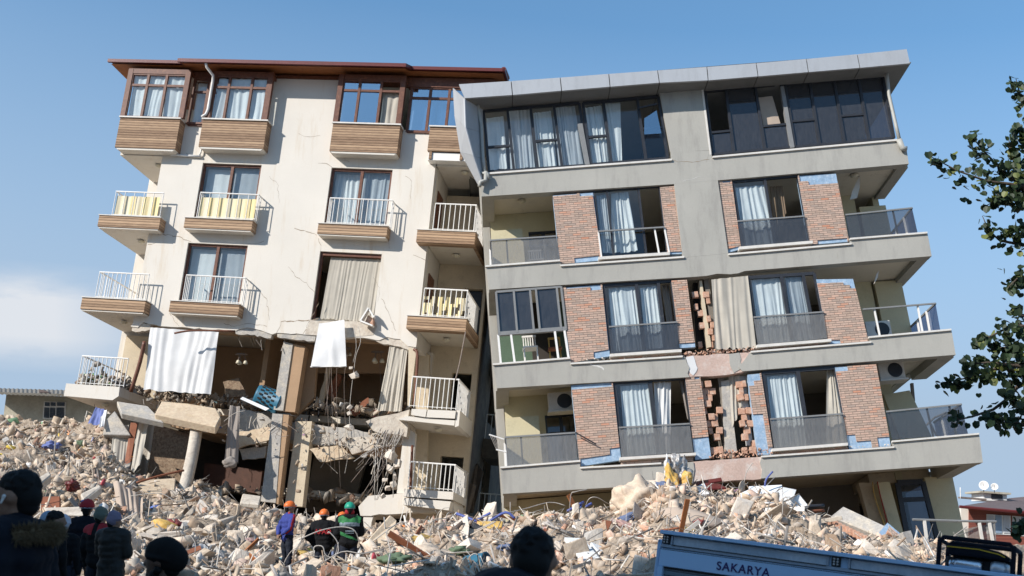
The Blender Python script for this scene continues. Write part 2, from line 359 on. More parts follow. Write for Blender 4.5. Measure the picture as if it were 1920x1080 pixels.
def ragged(pts, amp, step, rng):                      # break a (u, v) polyline into a jagged one
    o = []
    for (a, b) in zip(pts[:-1], pts[1:]):
        d = math.hypot(b[0]-a[0], b[1]-a[1]); n = max(1, int(d/step)); o.append(a)
        for i in range(1, n):
            t = (i+rng.uniform(-.3, .3))/n; o.append((a[0]+(b[0]-a[0])*t+rng.uniform(-amp, amp), a[1]+(b[1]-a[1])*t+rng.uniform(-amp, amp)))
    o.append(pts[-1]); return o
def bil(q, s, t):                                     # q: TL, TR, BR, BL
    return tuple((q[0][i]*(1-s)+q[1][i]*s)*(1-t)+(q[3][i]*(1-s)+q[2][i]*s)*t for i in (0, 1))
def Q(fr, px, w): return [fr.P(x, y, w) for x, y in px]
def window(parent, fr, q, w, cols=(0, .5, 1), trans={}, fm='wood_dark', gm='pane', t=.07, skip=(), thick=(), name='window', tt=None, open_=()):
    """frame with mullions at the fractions cols, transoms {column: (fractions)}; one pane mesh per window"""
    m = MB(fr); g = MB(fr); d = .07
    def bar(a, b, th, dd=0):
        a = fr.X(a[0], a[1], w+dd/2); b = fr.X(b[0], b[1], w+dd/2); m.bar(a, b, th, d+dd)
    bar(bil(q, 0, 0), bil(q, 1, 0), t*1.1, .004); bar(bil(q, 0, 1), bil(q, 1, 1), t, .004)
    for i, s in enumerate(cols): bar(bil(q, s, 0), bil(q, s, 1), (t if i not in thick else t*2.4), .012 if i in thick else .01)
    for i in range(len(cols)-1):
        a, b = cols[i], cols[i+1]
        for y in trans.get(i, ()): bar(bil(q, a, y), bil(q, b, y), t*.9)
        if i in skip: continue
        ys = [0]+list(trans.get(i, ()))+[1]
        for j in range(len(ys)-1):
            if (i, j) in open_: continue
            g.prism([bil(q, a, ys[j+1]), bil(q, b, ys[j+1]), bil(q, b, ys[j]), bil(q, a, ys[j])], w-.008, w-.014)
    fo = m.build(name, M[fm], parent)
    if g.v: g.build('pane', M[gm], fo)
    return fo
def curtain(fr, q, w, label, mat='cur_white', folds=9, amp=.05, name='curtain', seed=0, rag=0, group=None, bulge=0, parent=None, cat='curtain'):
    rng = random.Random(seed*77+5); nx = folds*8; ny = 14; m = MB(fr); ph = rng.uniform(0, 6)
    vs = []; jit = [rng.uniform(.6, 1.3) for _ in range(folds+2)]
    for j in range(ny+1):
        t = j/ny
        for i in range(nx+1):
            s = i/nx; k = s*folds; a = jit[int(k)]*(1-(k % 1))+jit[int(k)+1]*(k % 1)
            wob = noise.noise(Vector((s*3+seed, t*1.6, seed*2.1)))
            u, v = bil(q, s, t)
            if j == ny and rag: v += rag*(noise.noise(Vector((s*7, seed, 0)))+.6*math.sin(k*6.28+ph))
            f1 = noise.noise(Vector((k*1.25+ph, t*.7, seed*1.3))); f2 = math.sin(2*math.pi*(k+1.1*noise.noise(Vector((k*.45, seed*.7, t*.6))))+ph)
            dw = amp*(.62*f2*a*.6+1.15*f1)*(.6+.4*t)+wob*amp*1.2*t+bulge*math.sin(math.pi*min(1, t))
            vs.append(fr.X(u+.3*amp*math.cos(2*math.pi*k+ph)*t, v, w+dw))
    fs = [(j*(nx+1)+i, j*(nx+1)+i+1, (j+1)*(nx+1)+i+1, (j+1)*(nx+1)+i) for j in range(ny) for i in range(nx)]
    m.raw(vs, fs)
    return m.build(name, M[mat], parent, smooth=True, label=label if parent is None else None, cat=cat if parent is None else None, group=group)
def dome_light(fr, px, w_ceiling_v, label, r=.13):
    """round glass ceiling lamp under a balcony ceiling; px seen at height v"""
    v = w_ceiling_v; r_ = ray(*px); t = (v-(CAM-fr.O).dot(fr.V))/r_.dot(fr.V); p = CAM+r_*t
    ro = thing('ceiling_lamp', p, label, 'ceiling lamp', 'round balcony ceiling lamps')
    MB(fr).lathe(p+fr.V*.0, [(.0, -.0), (r*.7, -.0), (r*.72, -.025), (.0, -.026)], fr.V).build('base', M['wpaint'], ro, smooth=True)
    MB(fr).lathe(p, [(r, -.027), (r*.95, -.06), (r*.6, -.10), (r*.2, -.115), (0, -.118)], fr.V).build('lamp_shade', M['lampglass'], ro, smooth=True)
    return ro
# ================================================================ LEFT BUILDING (cream, six storeys)
rng = random.Random(3)
ca = thing('cream_apartment_building', A.X(.8, -12.5, -5), 'cream plastered apartment building with timber clad balconies and collapsed lower storeys', 'building')
cr = 'cream'
M['gap_shade'] = surf('gap_shade_masonry', (.17, .14, .11), .95, .3, 1.0, (.09, .075, .06), (.45, .7), .3, 12, .1)  # shade of the narrow gap put into the colour of wall, balconies and slabs
rag1 = Q(A, [(780, 651), (765, 649), (750, 636), (726, 632), (711, 638), (680, 633), (649, 634), (620, 631), (590, 629), (568, 627), (519, 624), (510, 627), (480, 617), (463, 614), (442, 620), (322, 613), (281, 608), (269, 604), (258, 614), (245, 612)], 0)
rag1 = ragged(rag1, .02, .18, rng)
outer = [(-4.2, 3.28), (-2.72, 3.28), (-.6, 3.28), (-.6, 5.25), (2.2, 5.25), (2.2, 3.28), (5.80, 3.28), (5.84, -4.3)]+rag1+[(-4.2, -4.2)]
HW = [(-2.64, -.45, -.46, 1.79), (2.11, 4.31, -.46, 1.79), (-2.69, -.5, -3.46, -1.2), (2.11, 4.29, -3.75, -1.28)]
holes = [[(a, c), (b, c), (b, d), (a, d)] for a, b, c, d in HW]
MB(A).prism(outer, 0, -.22, holes).build('front_wall', M[cr], ca)
m = MB(A)                                             # returns of the front block towards the recessed corner balconies
m.box(-4.2, -3.98, -4.2, 3.3, -2.8, -.222); m.build('side_return_wall', M[cr], ca); m = MB(A); m.box(5.62, 5.84, -4.4, 2.0, -2.2, -.222)
m.build('side_return_wall', M[cr], ca)
m = MB(A)                                             # the body behind
m.box(-6.0, -5.78, -7.0, 5.2, -11, -2.8); m.box(-5.78, -4.1, -10.0, 5.2, -3.05, -2.8); m.box(-6.0, 7.6, -10.5, 5.2, -11.2, -11.02)
m.build('rear_wall', M[cr], ca)
def hole_wall(u0, u1, v0, v1, w0, w1, hs, name, mat):
    MB(A).prism([(u0, v0), (u1, v0), (u1, v1), (u0, v1)], w1, w0, [[(a, c), (b, c), (b, d), (a, d)] for a, b, c, d in hs]).build(name, M[mat], ca)
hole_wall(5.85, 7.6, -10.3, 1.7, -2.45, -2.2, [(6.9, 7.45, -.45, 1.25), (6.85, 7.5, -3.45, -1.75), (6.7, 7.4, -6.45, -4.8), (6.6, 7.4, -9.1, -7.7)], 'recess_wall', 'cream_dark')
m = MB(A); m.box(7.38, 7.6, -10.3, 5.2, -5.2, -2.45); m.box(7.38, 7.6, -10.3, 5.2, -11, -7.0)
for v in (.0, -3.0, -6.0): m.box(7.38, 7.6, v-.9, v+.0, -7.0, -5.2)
m.build('right_side_wall', M['gap_shade'], ca)
for k, v in enumerate((2.2, -.7, -3.68, -6.7, -9.3)):  # floor slabs
    m = MB(A); w1 = -.3 if k < 3 else -1.3
    m.box(-5.75, 7.35, v-.1, v+.12, -10.9, w1 if k < 3 else -2.5); m.build('floor_slab', M['white_ceiling'], ca)
m = MB(A)                                             # inner walls behind the windows
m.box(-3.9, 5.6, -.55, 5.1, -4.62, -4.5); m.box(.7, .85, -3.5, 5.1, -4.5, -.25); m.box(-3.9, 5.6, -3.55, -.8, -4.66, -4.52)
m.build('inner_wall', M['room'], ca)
# --- top floor: window bands, bays
def bay(u0, u1, v0, v1, w0=-.02, w1=.45, cap=True, label=None):
    b = MB(A).box(u0, u1, v0+.07, v1, w0+.02, w1).build('bay_parapet', M['boards'], ca)
    MB(A).prism([(u0+.02, v0+.068), (u1-.02, v0+.068), (u1-.1, v0-.0), (u0+.1, v0-.0)], w1-.02, w0+.02).build('underside', M[cr], b)
    if cap: MB(A).box(u0-.03, u1+.03, v1+.001, v1+.05, w0+.02, w1+.05).build('sill', M['sill'], b)
    return b
bay(-5.83, -3.55, 2.02, 3.24); bay(-2.70, -.30, 2.16, 3.26); bay(2.10, 4.51, 2.16, 3.26)
b = MB(A).box(5.57, 7.6, 2.36, 3.24, 0.003, .45).build('bay_parapet', M['boards'], ca)
MB(A).box(5.54, 7.63, 3.242, 3.29, 0.002, .5).build('sill', M['sill'], b)
m = MB(A); m.box(5.60, 7.6, 2.05, 2.33, 0.004, .38); m.build('fascia', M['wpaint'], b)
for u in (5.64, 6.72): MB(A).box(u, u+.09, 2.07, 2.34, .382, .43).build('bracket', M['boards'], b)
bb = MB(A)                                            # corner bays carry on along the flanks
bb.box(-5.83, -4.2, 1.98, 3.2, -2.78, -.02); bb.build('corner_bay_body', M[cr], ca)
bb = MB(A); bb.box(5.86, 7.58, 1.98, 3.2, -2.2, 0.0); bb.build('corner_bay_body', M[cr], ca)
def posts(us, v0, v1, w):
    for u in us: MB(A).box(u-.09, u+.09, v0, v1, w-.09, w+.07).build('window_post', M['wood_dark'], ca)
def T(u0, u1, v0, v1): return [(u0, v1), (u1, v1), (u1, v0), (u0, v0)]
window(ca, A, T(-5.70, -3.62, 3.3, 5.0), .36, (0, .3, .64, 1), {0: (.26,), 1: (.26,), 2: (.26,)}, t=.09, gm='pane')
window(ca, A, T(-3.44, -2.34, 3.22, 5.0), .02, (0, .5, 1), {0: (.28,), 1: (.28,)}, t=.09)
window(ca, A, T(-2.50, -.52, 3.3, 5.0), .36, (0, .27, .7, 1), {0: (.26,), 1: (.26,), 2: (.26,)}, t=.09)
window(ca, A, T(2.24, 4.36, 3.32, 4.97), .34, (0, .29, .66, 1), {0: (.24,), 1: (.24,), 2: (.24,)}, t=.09, gm='pane_blue', skip=(2,))
window(ca, A, T(4.66, 7.4, 3.22, 4.9), .02, (0, .25, .5, .72, 1), {0: (.24,), 1: (.24,), 2: (.24,), 3: (.24,)}, t=.09, gm='pane_blue')
posts((-5.78, -3.56, -2.58, -.44, 2.16, 4.42), 3.31, 5.16, .36)
m = MB(A); m.box(-5.87, -3.5, 5.0, 5.19, -2.7, .42); m.box(-3.5, -2.66, 5.0, 5.25, -.2, .1); m.box(-2.66, -.38, 5.0, 5.17, -.2, .42); m.box(2.1, 4.5, 4.98, 5.17, -.2, .40); m.box(4.5, 7.6, 4.9, 5.25, -.2, .1)
m.box(-3.5, -2.66, 3.23, 3.3, -.1, .1); m.box(-.38, 2.1, 5.12, 5.24, .001, .05)
m.build('lintel_beam', M['wood_dark'], ca)
m = MB(A); m.box(-2.3, 5.5, 5.0, 5.2, -4.5, -.25); m.build('top_ceiling', M['white_ceiling'], ca)
# curtains of the top floor
curtain(A, T(-5.65, -3.7, 3.32, 4.95), .27, 'white curtain behind the corner window band at the top left of the cream building', 'cur_white', 8, .04, seed=1)
curtain(A, T(-3.4, -2.4, 3.3, 4.95), -.2, 'white curtain in the narrow top window beside the downpipe', 'cur_white', 5, .04, seed=2)
curtain(A, T(-2.42, -.6, 3.32, 4.95), .27, 'white curtain in the three-part top window right of the downpipe', 'cur_white', 7, .05, seed=3)
curtain(A, T(3.70, 4.32, 3.34, 4.55), .2, 'white curtain in the right third of the timber bay window at the top centre', 'cur_cream', 3, .04, seed=4)
curtain(A, T(4.72, 5.55, 3.3, 4.85), -.15, 'pale net curtain at the left end of the cream building\'s top right window band', 'net', 6, .04, seed=5)
curtain(A, T(5.6, 7.2, 3.3, 4.85), -.25, 'pale net curtain partly hidden by the grey roof fin', 'net', 10, .04, seed=6)
# --- roof
def Xp(u, v, w): return A.X(u, v, w)
rf = MB(A)
eL, eR, f0, f1 = -6.62, 8.0, .55, .98
# top slopes (low hip) and lined soffit
def roofpart(u0, u1, we, ve):
    return [(u0, ve, we), (u1, ve, we)]
rf.raw([Xp(-6.62, 5.42, .5), Xp(-3.75, 5.40, .5), Xp(-3.65, 5.27, .95), Xp(4.55, 5.27, .95), Xp(4.65, 5.40, .5), Xp(7.95, 5.38, .5), Xp(8.0, 5.42, -11.5), Xp(-6.62, 5.5, -11.5),
        Xp(-1.5, 6.6, -5.5), Xp(3.2, 6.6, -5.5)],
       [(0, 1, 8), (1, 2, 8), (2, 3, 9, 8), (3, 4, 9), (4, 5, 9), (5, 6, 9), (6, 7, 8, 9), (7, 0, 8)])
rfo = rf.build('roof', M['redroof'], ca)
sf = MB(A); sf.prism([(-6.6, 0), (-3.72, 0), (-3.64, 0), (4.54, 0), (4.62, 0), (7.93, 0), (7.93, .01), (-6.6, .01)], 0, .01) if False else None
sf.raw([Xp(-6.58, 5.33, .46), Xp(-3.72, 5.33, .46), Xp(-3.64, 5.20, .9), Xp(4.54, 5.20, .9), Xp(4.62, 5.33, .46), Xp(7.93, 5.31, .46), Xp(7.93, 5.31, -11.3), Xp(-6.58, 5.31, -11.3)],
       [(0, 1, 7), (1, 4, 6, 7), (4, 5, 6), (1, 2, 3, 4)])
sf.build('soffit', M['soffit_wood'], rfo)
def gut(pts, nm='gutter'):
    m = MB(A); m.tube([A.X(*p) for p in pts], .055, 8); return m
g = MB(A)
g.prism([(-6.66, 5.35), (-3.74, 5.35), (-3.74, 5.47), (-6.66, 5.47)], .60, .50); g.prism([(-3.75, 5.20), (4.62, 5.20), (4.62, 5.33), (-3.75, 5.33)], 1.05, .95)
g.prism([(4.66, 5.33), (8.02, 5.33), (8.02, 5.45), (4.66, 5.45)], .60, .50)
g.hexa([Xp(4.55, 5.2, .95), Xp(4.66, 5.33, .50), Xp(4.72, 5.33, .58), Xp(4.62, 5.2, 1.04), Xp(4.55, 5.33, .95), Xp(4.66, 5.45, .50), Xp(4.72, 5.45, .58), Xp(4.62, 5.33, 1.04)])
g.hexa([Xp(-3.75, 5.2, 1.04), Xp(-3.75, 5.33, .5), Xp(-3.68, 5.33, .5), Xp(-3.68, 5.2, 1.04), Xp(-3.75, 5.33, 1.04), Xp(-3.75, 5.45, .5), Xp(-3.68, 5.45, .5), Xp(-3.68, 5.33, 1.04)])
g.hexa([Xp(8.0, 5.36, -11), Xp(7.93, 5.36, -11), Xp(7.93, 5.33, .6), Xp(8.02, 5.33, .6), Xp(8.0, 5.52, -11), Xp(7.93, 5.52, -11), Xp(7.93, 5.45, .6), Xp(8.02, 5.45, .6)])
g.build('gutter', M['gutter'], rfo)
MB(A).tube([A.X(7.93, 5.5, .4), A.X(7.96, 5.5, -.3)], .1, 8).build('ridge_tile', M['gutter'], rfo)
m = MB(A); m.tube([A.X(*A.P(386, 118, .95), .95), A.X(*A.P(387, 125, .9), .88), A.X(*A.P(399, 141, .62), .6), A.X(*A.P(399, 152, .5), .5), A.X(*A.P(390, 205, .45), .45), A.X(*A.P(386, 214, .45), .45), A.X(*A.P(378, 219, .50), .5)], .05, 8)
m.tube([A.X(-3.85, 2.02, .07), A.X(-2.72, 2.0, .07)], .045, 8); m.tube([A.X(-2.8, 2.0, .07), A.X(-2.74, 2.15, .1), A.X(-2.77, 3.2, .08)], .03, 6)
m.build('downpipe', M['wpaint'], ca, smooth=True)
# --- window openings
for i, (a, b_, c_, d_) in enumerate(HW[:3]):
    window(ca, A, T(a+.03, b_-.03, c_+.03, d_-.03), -.13, (0, .5, 1), {}, t=.1, gm='pane')
m = MB(A); m.box(2.13, 4.28, -1.4, -1.30, -.2, -.08); m.box(2.12, 2.2, -3.7, -1.4, -.2, -.1); m.build('window', M['wood_dark'], ca)
curtain(A, T(-2.55, -1.6, -.4, 1.68), -.35, 'plain white blind-like curtain behind the yellow striped window balcony', 'cur_white', 3, .015, seed=8)
curtain(A, T(-1.5, -.5, -.4, 1.68), -.30, 'plain pale curtain in the right half of the window above the yellow striped rail', 'net', 3, .015, seed=9)
curtain(A, [(2.2, 1.7), (3.15, 1.7), (3.2, -.4), (2.16, -.4)], -.4, 'gathered white curtain blown aside in the central fourth-floor window', 'cur_white', 6, .09, seed=10)
curtain(A, T(3.22, 4.25, -.4, 1.7), -.32, 'bluish net curtain, right half of the central fourth-floor window', 'net', 7, .06, seed=11)
curtain(A, T(-2.62, -1.62, -3.35, -1.32), -.34, 'smooth white curtain in the left half of the third-floor window', 'cur_white', 3, .012, seed=12)
curtain(A, T(-1.55, -.55, -3.35, -1.32), -.3, 'pale greenish net curtain in the right half of the third-floor window', 'net', 3, .02, seed=13)
curtain(A, [(2.45, -1.42), (4.27, -1.42), (4.2, -3.62), (2.35, -3.6)], -.22, 'long pleated cream curtain filling the window opening with no glass', 'cur_cream', 15, .022, seed=14, rag=.03)
# --- balconies
def balcony(u0, u1, vt, vb, wback=-.02, w1=.45, cl='boards', under=True, rail=None, slab=None):
    f = MB(A).box(u0, u1, vb+.05, vt, .004 if wback < 0 else wback, w1).build('balcony', M[cl], ca)
    MB(A).box(u0-.02, u1+.02, vt+.001, vt+.03, .004, w1+.03).build('edge_trim', M['sill'], f)
    MB(A).box(u0+.04, u1-.04, vb, vb+.048, .006, w1-.03).build('underside', M[cr], f)
    if slab: MB(A).box(slab[0], slab[1], vb+.01, vt-.02, slab[2], 0.0).build('slab', M[cr], f)
    return f
def railing(par, u0, u1, v0, v1, w, n, left=None, right=None, nl=9, mat='wpaint', r=.016):
    m = MB(A); pts = [A.X(u0, v1, w), A.X(u1, v1, w)]
    if left is not None: pts = [A.X(u0, v1, left)]+pts
    if right is not None: pts = pts+[A.X(u1, v1, right)]
    m.tube(pts, .026, 7)
    m.tube([A.X(u0, v0+.05, w), A.X(u1, v0+.05, w)], .012, 5)
    for i in range(n):
        u = u0+(u1-u0)*i/(n-1); m.tube([A.X(u, v0, w), A.X(u, v1, w)], r, 5)
    for s, e in ((u0, left), (u1, right)):
        if e is None: continue
        k = max(3, int(abs(w-e)/.19))
        for i in range(1, k): m.tube([A.X(s, v0, w+(e-w)*i/k), A.X(s, v1, w+(e-w)*i/k)], r, 5)
    return m.build('railing', M[mat], par)
b1 = balcony(-5.92, -3.64, -.48, -.94, slab=(-5.92, -4.21, -2.78)); railing(b1, -5.5, -3.72, -.45, .46, .36, 6, left=-2.7)
b2 = balcony(-5.97, -3.65, -3.48, -3.94, slab=(-5.95, -4.21, -2.78)); railing(b2, -5.55, -3.73, -3.45, -2.52, .36, 12, left=-2.7)
b3 = MB(A).prism([(-5.98, -6.92), (-4.22, -6.95), (-4.03, -6.80), (-4.05, -6.49), (-5.98, -6.49)], .42, -2.78).build('balcony', M[cr], ca)
railing(b3, -5.62, -3.95, -6.47, -5.5, .34, 12, left=-2.7)
b4 = balcony(-2.74, -.28, -.43, -.84); railing(b4, -2.35, -.22, -.4, .53, .4, 7, left=.02, right=.02, nl=2)
b5 = balcony(-2.76, -.29, -3.43, -3.86); railing(b5, -2.36, -.24, -3.4, -2.48, .4, 13, left=.02, right=.02)
b6 = balcony(2.07, 4.50, -.43, -.84); railing(b6, 2.35, 4.55, -.4, .52, .4, 14, left=.02, right=.02)
for v, nm in ((-.5, 1), (-3.49, 2)):
    q = MB(A).box(5.54, 7.53, v-.43, v, .004, .45).build('balcony', M['boards'], ca)
    MB(A).box(5.52, 7.56, v+.001, v+.03, .004, .48).build('edge_trim', M['sill'], q)
    MB(A).box(7.42, 7.53, v-.43, v, -2.1, 0).build('side_fascia', M['boards'], q)
    MB(A).box(5.86, 7.41, v-.40, v-.04, -2.19, -.001).build('slab', M['white_ceiling'], q)
    railing(q, 6.05 if nm == 1 else 6.0, 7.45, v+.03, v+.98, .38, 9, right=-2.1)
q = MB(A)                                             # cracked, plaster stripped balconies on the right corner
fr_ = [(5.84, -6.60), (5.84, -6.9), (5.9, -6.98), (7.55, -6.98), (7.50, -6.53)]
q.prism([(6.02, -6.56), (6.02, -6.76), (6.5, -6.80), (6.52, -6.55)], .42, -.01); q.prism([(6.55, -6.55), (6.53, -6.80), (7.46, -6.78), (7.47, -6.53)], .42, -.01)
q.prism([(5.86, -6.8), (5.6, -6.93), (7.46, -7.0), (7.46, -6.83)], .36, -2.1); q.prism([(7.48, -7.05), (7.6, -7.0), (7.6, -6.5), (7.48, -6.5)], .36, -2.1)
q = q.build('balcony', M['cream'], ca); railing(q, 5.92, 7.46, -6.5, -5.5, .36, 11, right=-2.1)
q = MB(A)
q.prism([(6.08, -9.36), (6.08, -9.12), (7.66, -9.10), (7.66, -9.34)], .42, -2.1); q.prism([(6.08, -9.62), (6.1, -9.40), (7.6, -9.40), (7.56, -9.68)], .40, -2.1)
q = q.build('balcony', M['cream'], ca); railing(q, 6.16, 7.62, -9.08, -8.25, .36, 11, right=-2.1)
for k, v in enumerate((-.45, -3.45, -6.45, -9.3)):     # second balconies further back on the right flank
    q = MB(A).box(7.61, 8.5, v-.95, v-.25, -6.9, -4.6).build('balcony', M['gap_shade'], ca)
    m = MB(A)
    for i in range(8): m.tube([A.X(8.45, v-.25, -4.7-i*.28), A.X(8.45, v+.65, -4.7-i*.28)], .014, 5)
    for i in range(5): m.tube([A.X(7.65+i*.2, v-.25, -4.68), A.X(7.65+i*.2, v+.65, -4.68)], .014, 5)
    m.tube([A.X(7.65, v+.65, -4.68), A.X(8.45, v+.65, -4.68), A.X(8.45, v+.65, -6.7)], .022, 6); m.build('railing', M['wpaint'], q)
# yellow striped cloths behind the rails
m = MB(A)
def strip(u0, u1, v0, v1, w, seed, rip=0):
    vs = []; nx = 40; mm = MB(A)
    for j in range(7):
        for i in range(nx+1):
            s = i/nx; t = j/6; vs.append(A.X(u0+(u1-u0)*s, v0+(v1-v0)*t+.02*noise.noise(Vector((s*9, seed, t))), w+.02*math.sin(s*38+seed)*(1-t*.5)))
    mm.raw(vs, [(j*(nx+1)+i, j*(nx+1)+i+1, (j+1)*(nx+1)+i+1, (j+1)*(nx+1)+i) for j in range(6) for i in range(nx) if not (rip and noise.noise(Vector((i*.22, j*.35, seed))) > .12)])
    return mm
strip(-5.46, -3.85, -.38, .32, .30, 1).build('balcony_cloth', M['awning'], None, label='yellow striped cloth tied inside the railing of the upper left corner balcony', cat='cloth')
strip(-2.32, -.30, -.38, .38, .33, 2).build('balcony_cloth', M['awning'], None, label='yellow striped cloth tied inside the railing of the small window balcony', cat='cloth')
strip(5.98, 7.4, -3.42, -2.75, .30, 6, 1).build('balcony_cloth', M['awning'], None, label='torn yellow striped cloth in the railing of the right corner balcony', cat='cloth')
# lamps on balcony ceilings
dome_light(A, (298, 309), 1.96, 'round ceiling lamp under the top left timber bay')
dome_light(A, (265, 451), -.96, 'round ceiling lamp under the upper left corner balcony')
dome_light(A, (233, 602), -3.96, 'round ceiling lamp under the middle left corner balcony')
dome_light(A, (198, 757), -6.98, 'round ceiling lamp under the lowest left corner balcony')
dome_light(A, (872, 322), 1.96, 'round ceiling lamp above the top right corner balcony of the cream building')
dome_light(A, (856, 477), -.92, 'round ceiling lamp under the upper right corner balcony of the cream building')
dome_light(A, (837, 635), -3.93, 'round ceiling lamp under the right corner balcony with the torn yellow cloth')
dome_light(A, (822, 803), -7.02, 'round ceiling lamp under the cracked right corner balcony')
# recess doors on the right corner
for v in (-.45, -3.45):
    m = MB(A); m.box(6.9, 7.42, v, v+1.65, -2.5, -2.42); m.build('balcony_door', M['anthracite'], ca)
    m = MB(A); m.box(5.845, 5.87, v+.0, v+1.75, -1.5, -.6); m.build('balcony_door', M['wood_dark'], ca)
# air conditioner half hidden on the left flank
ac = thing('air_conditioner', A.X(-4.9, -1.95, -2.6), 'outdoor air conditioner unit tucked behind the left edge of the cream facade', 'air conditioner')
MB(A).box(-5.35, -4.5, -2.0, -1.35, -2.78, -2.45).build('casing', M['cream_dark'], ac, bevel=.02)
MB(A).lathe(A.X(-4.85, -1.68, -2.45), [(.25, 0), (.25, .03), (.2, .03), (.05, .02), (0, .02)], A.W).build('fan_grille', M['greyprofile'], ac)
MB(A).box(-5.4, -4.4, -2.06, -2.01, -2.78, -2.3).build('shelf', M['sill'], ac)
# ---------------------------------------------------------------- broken lower storeys
m = MB(A)                                             # level 3 rooms: walls and ceiling
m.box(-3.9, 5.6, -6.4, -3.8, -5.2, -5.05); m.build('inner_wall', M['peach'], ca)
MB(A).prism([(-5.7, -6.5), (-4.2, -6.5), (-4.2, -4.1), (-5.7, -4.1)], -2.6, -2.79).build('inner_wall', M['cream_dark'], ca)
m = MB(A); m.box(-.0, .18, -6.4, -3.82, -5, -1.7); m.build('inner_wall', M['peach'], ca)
m = MB(A)
m.prism(Q(A, [(553, 640), (596, 648), (589, 745), (545, 790)], -1.0), -1.0, -1.2)   # cracked partition
m.prism(Q(A, [(596, 640), (765, 650), (765, 700), (596, 700)], -3.0), -3.0, -3.15)
m.build('inner_wall', M['peach'], ca)
m = MB(A); m.box(-3.9, 5.6, -4.3, -3.86, -.6, -.24); m.build('ceiling_beam', M['peach'], ca)
# front columns
cB = MB(A)
cB.pp([(532, 640), (549, 645), (531, 770), (513, 768)], -.25, -.7); cB = cB.build('column', M['concrete'], ca)
c2 = MB(A); c2.pp([(549.5, 645), (572, 650), (553, 773), (532, 771)], -.3, -.72); c2.build('column', M['peach'], ca)
c3 = MB(A); c3.pp([(511, 775), (530, 777), (517, 943), (489, 940)], -.2, -.65); c3.build('column', M['concrete'], ca)
c4_ = MB(A); c4_.pp([(530.5, 777), (542, 778), (522, 946), (517.5, 944)], -.22, -.65); c4_.build('column', M['peach'], ca)
c5 = MB(A); c5.pp([(556, 790), (585, 790), (567, 950), (534, 948)], -.6, -1.0); c5.build('column', M['cream_dark'], ca)
# right edge wall strip of levels 3..1
m = MB(A); m.pp([(766, 652), (781, 655), (768, 762), (764, 760)], -.02, -.3); m.pp([(783, 655), (805, 665), (800, 930), (772, 930), (778, 770)], -1.6, -1.8)
m.build('side_return_wall', M['cream_dark'], ca)
m = MB(A); m.box(5.85, 6.0, -10.3, -4.2, -2.2, -1.9); m.pp([(758, 800), (779, 812), (771, 925), (744, 925)], -.35, -.6)
m.build('pier', M['cream'], ca)
# floor edge between levels 3 and 2 (ragged)
def rslab(px, w0, w1, mat, name, amp=.05, par=ca, **k):
    q = Q(A, px+[px[0]], w0); q = ragged(q, amp, .25, rng)[:-1]; return MB(A).prism(q, w0, w1).build(name, M[mat], par, **k)
rslab([(430, 762), (520, 785), (700, 812), (770, 800), (770, 832), (600, 835), (430, 805)], -.9, -4.6, 'concrete', 'broken_floor')
rslab([(320, 770), (430, 780), (560, 800), (560, 828), (430, 815), (320, 800)], -1.2, -5.0, 'peach', 'broken_floor')
rslab([(590, 815), (760, 828), (756, 858), (590, 848)], -1.4, -1.8, 'peach', 'ceiling_beam')
rslab([(686, 790), (705, 782), (745, 775), (768, 768), (765, 800), (762, 820), (750, 815), (700, 808)], .05, -1.2, 'pale_concrete', 'broken_floor')
rslab([(440, 800), (500, 806), (500, 830), (440, 826)], -1.1, -1.6, 'pale_concrete', 'broken_floor')
# level 2 rooms
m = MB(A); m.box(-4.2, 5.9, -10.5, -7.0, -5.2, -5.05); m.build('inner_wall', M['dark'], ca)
m = MB(A); m.pp([(290, 795), (372, 818), (352, 905), (275, 905)], -1.6, -1.8); m.build('inner_wall', M['rug'], ca)
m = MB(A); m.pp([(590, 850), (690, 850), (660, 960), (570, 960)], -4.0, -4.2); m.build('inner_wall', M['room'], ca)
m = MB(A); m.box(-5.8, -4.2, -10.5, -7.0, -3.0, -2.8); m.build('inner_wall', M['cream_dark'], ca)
# lowest ledge on the right: beam with crack
rslab([(672, 950), (690, 930), (760, 925), (850, 930), (852, 960), (760, 962), (676, 967)], -.1, -1.9, 'cream', 'broken_floor', .03)
rslab([(682, 967), (700, 968), (694, 1000), (676, 1000)], -.15, -.6, 'cream', 'pier', .03)
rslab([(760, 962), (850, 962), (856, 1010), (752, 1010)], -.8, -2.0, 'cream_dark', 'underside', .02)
MB(A).prism([(-.3, -13.2), (7.6, -13.2), (7.6, -10.2), (-.3, -10.2)], -3.2, -3.4).build('inner_wall', M['dark'], ca)
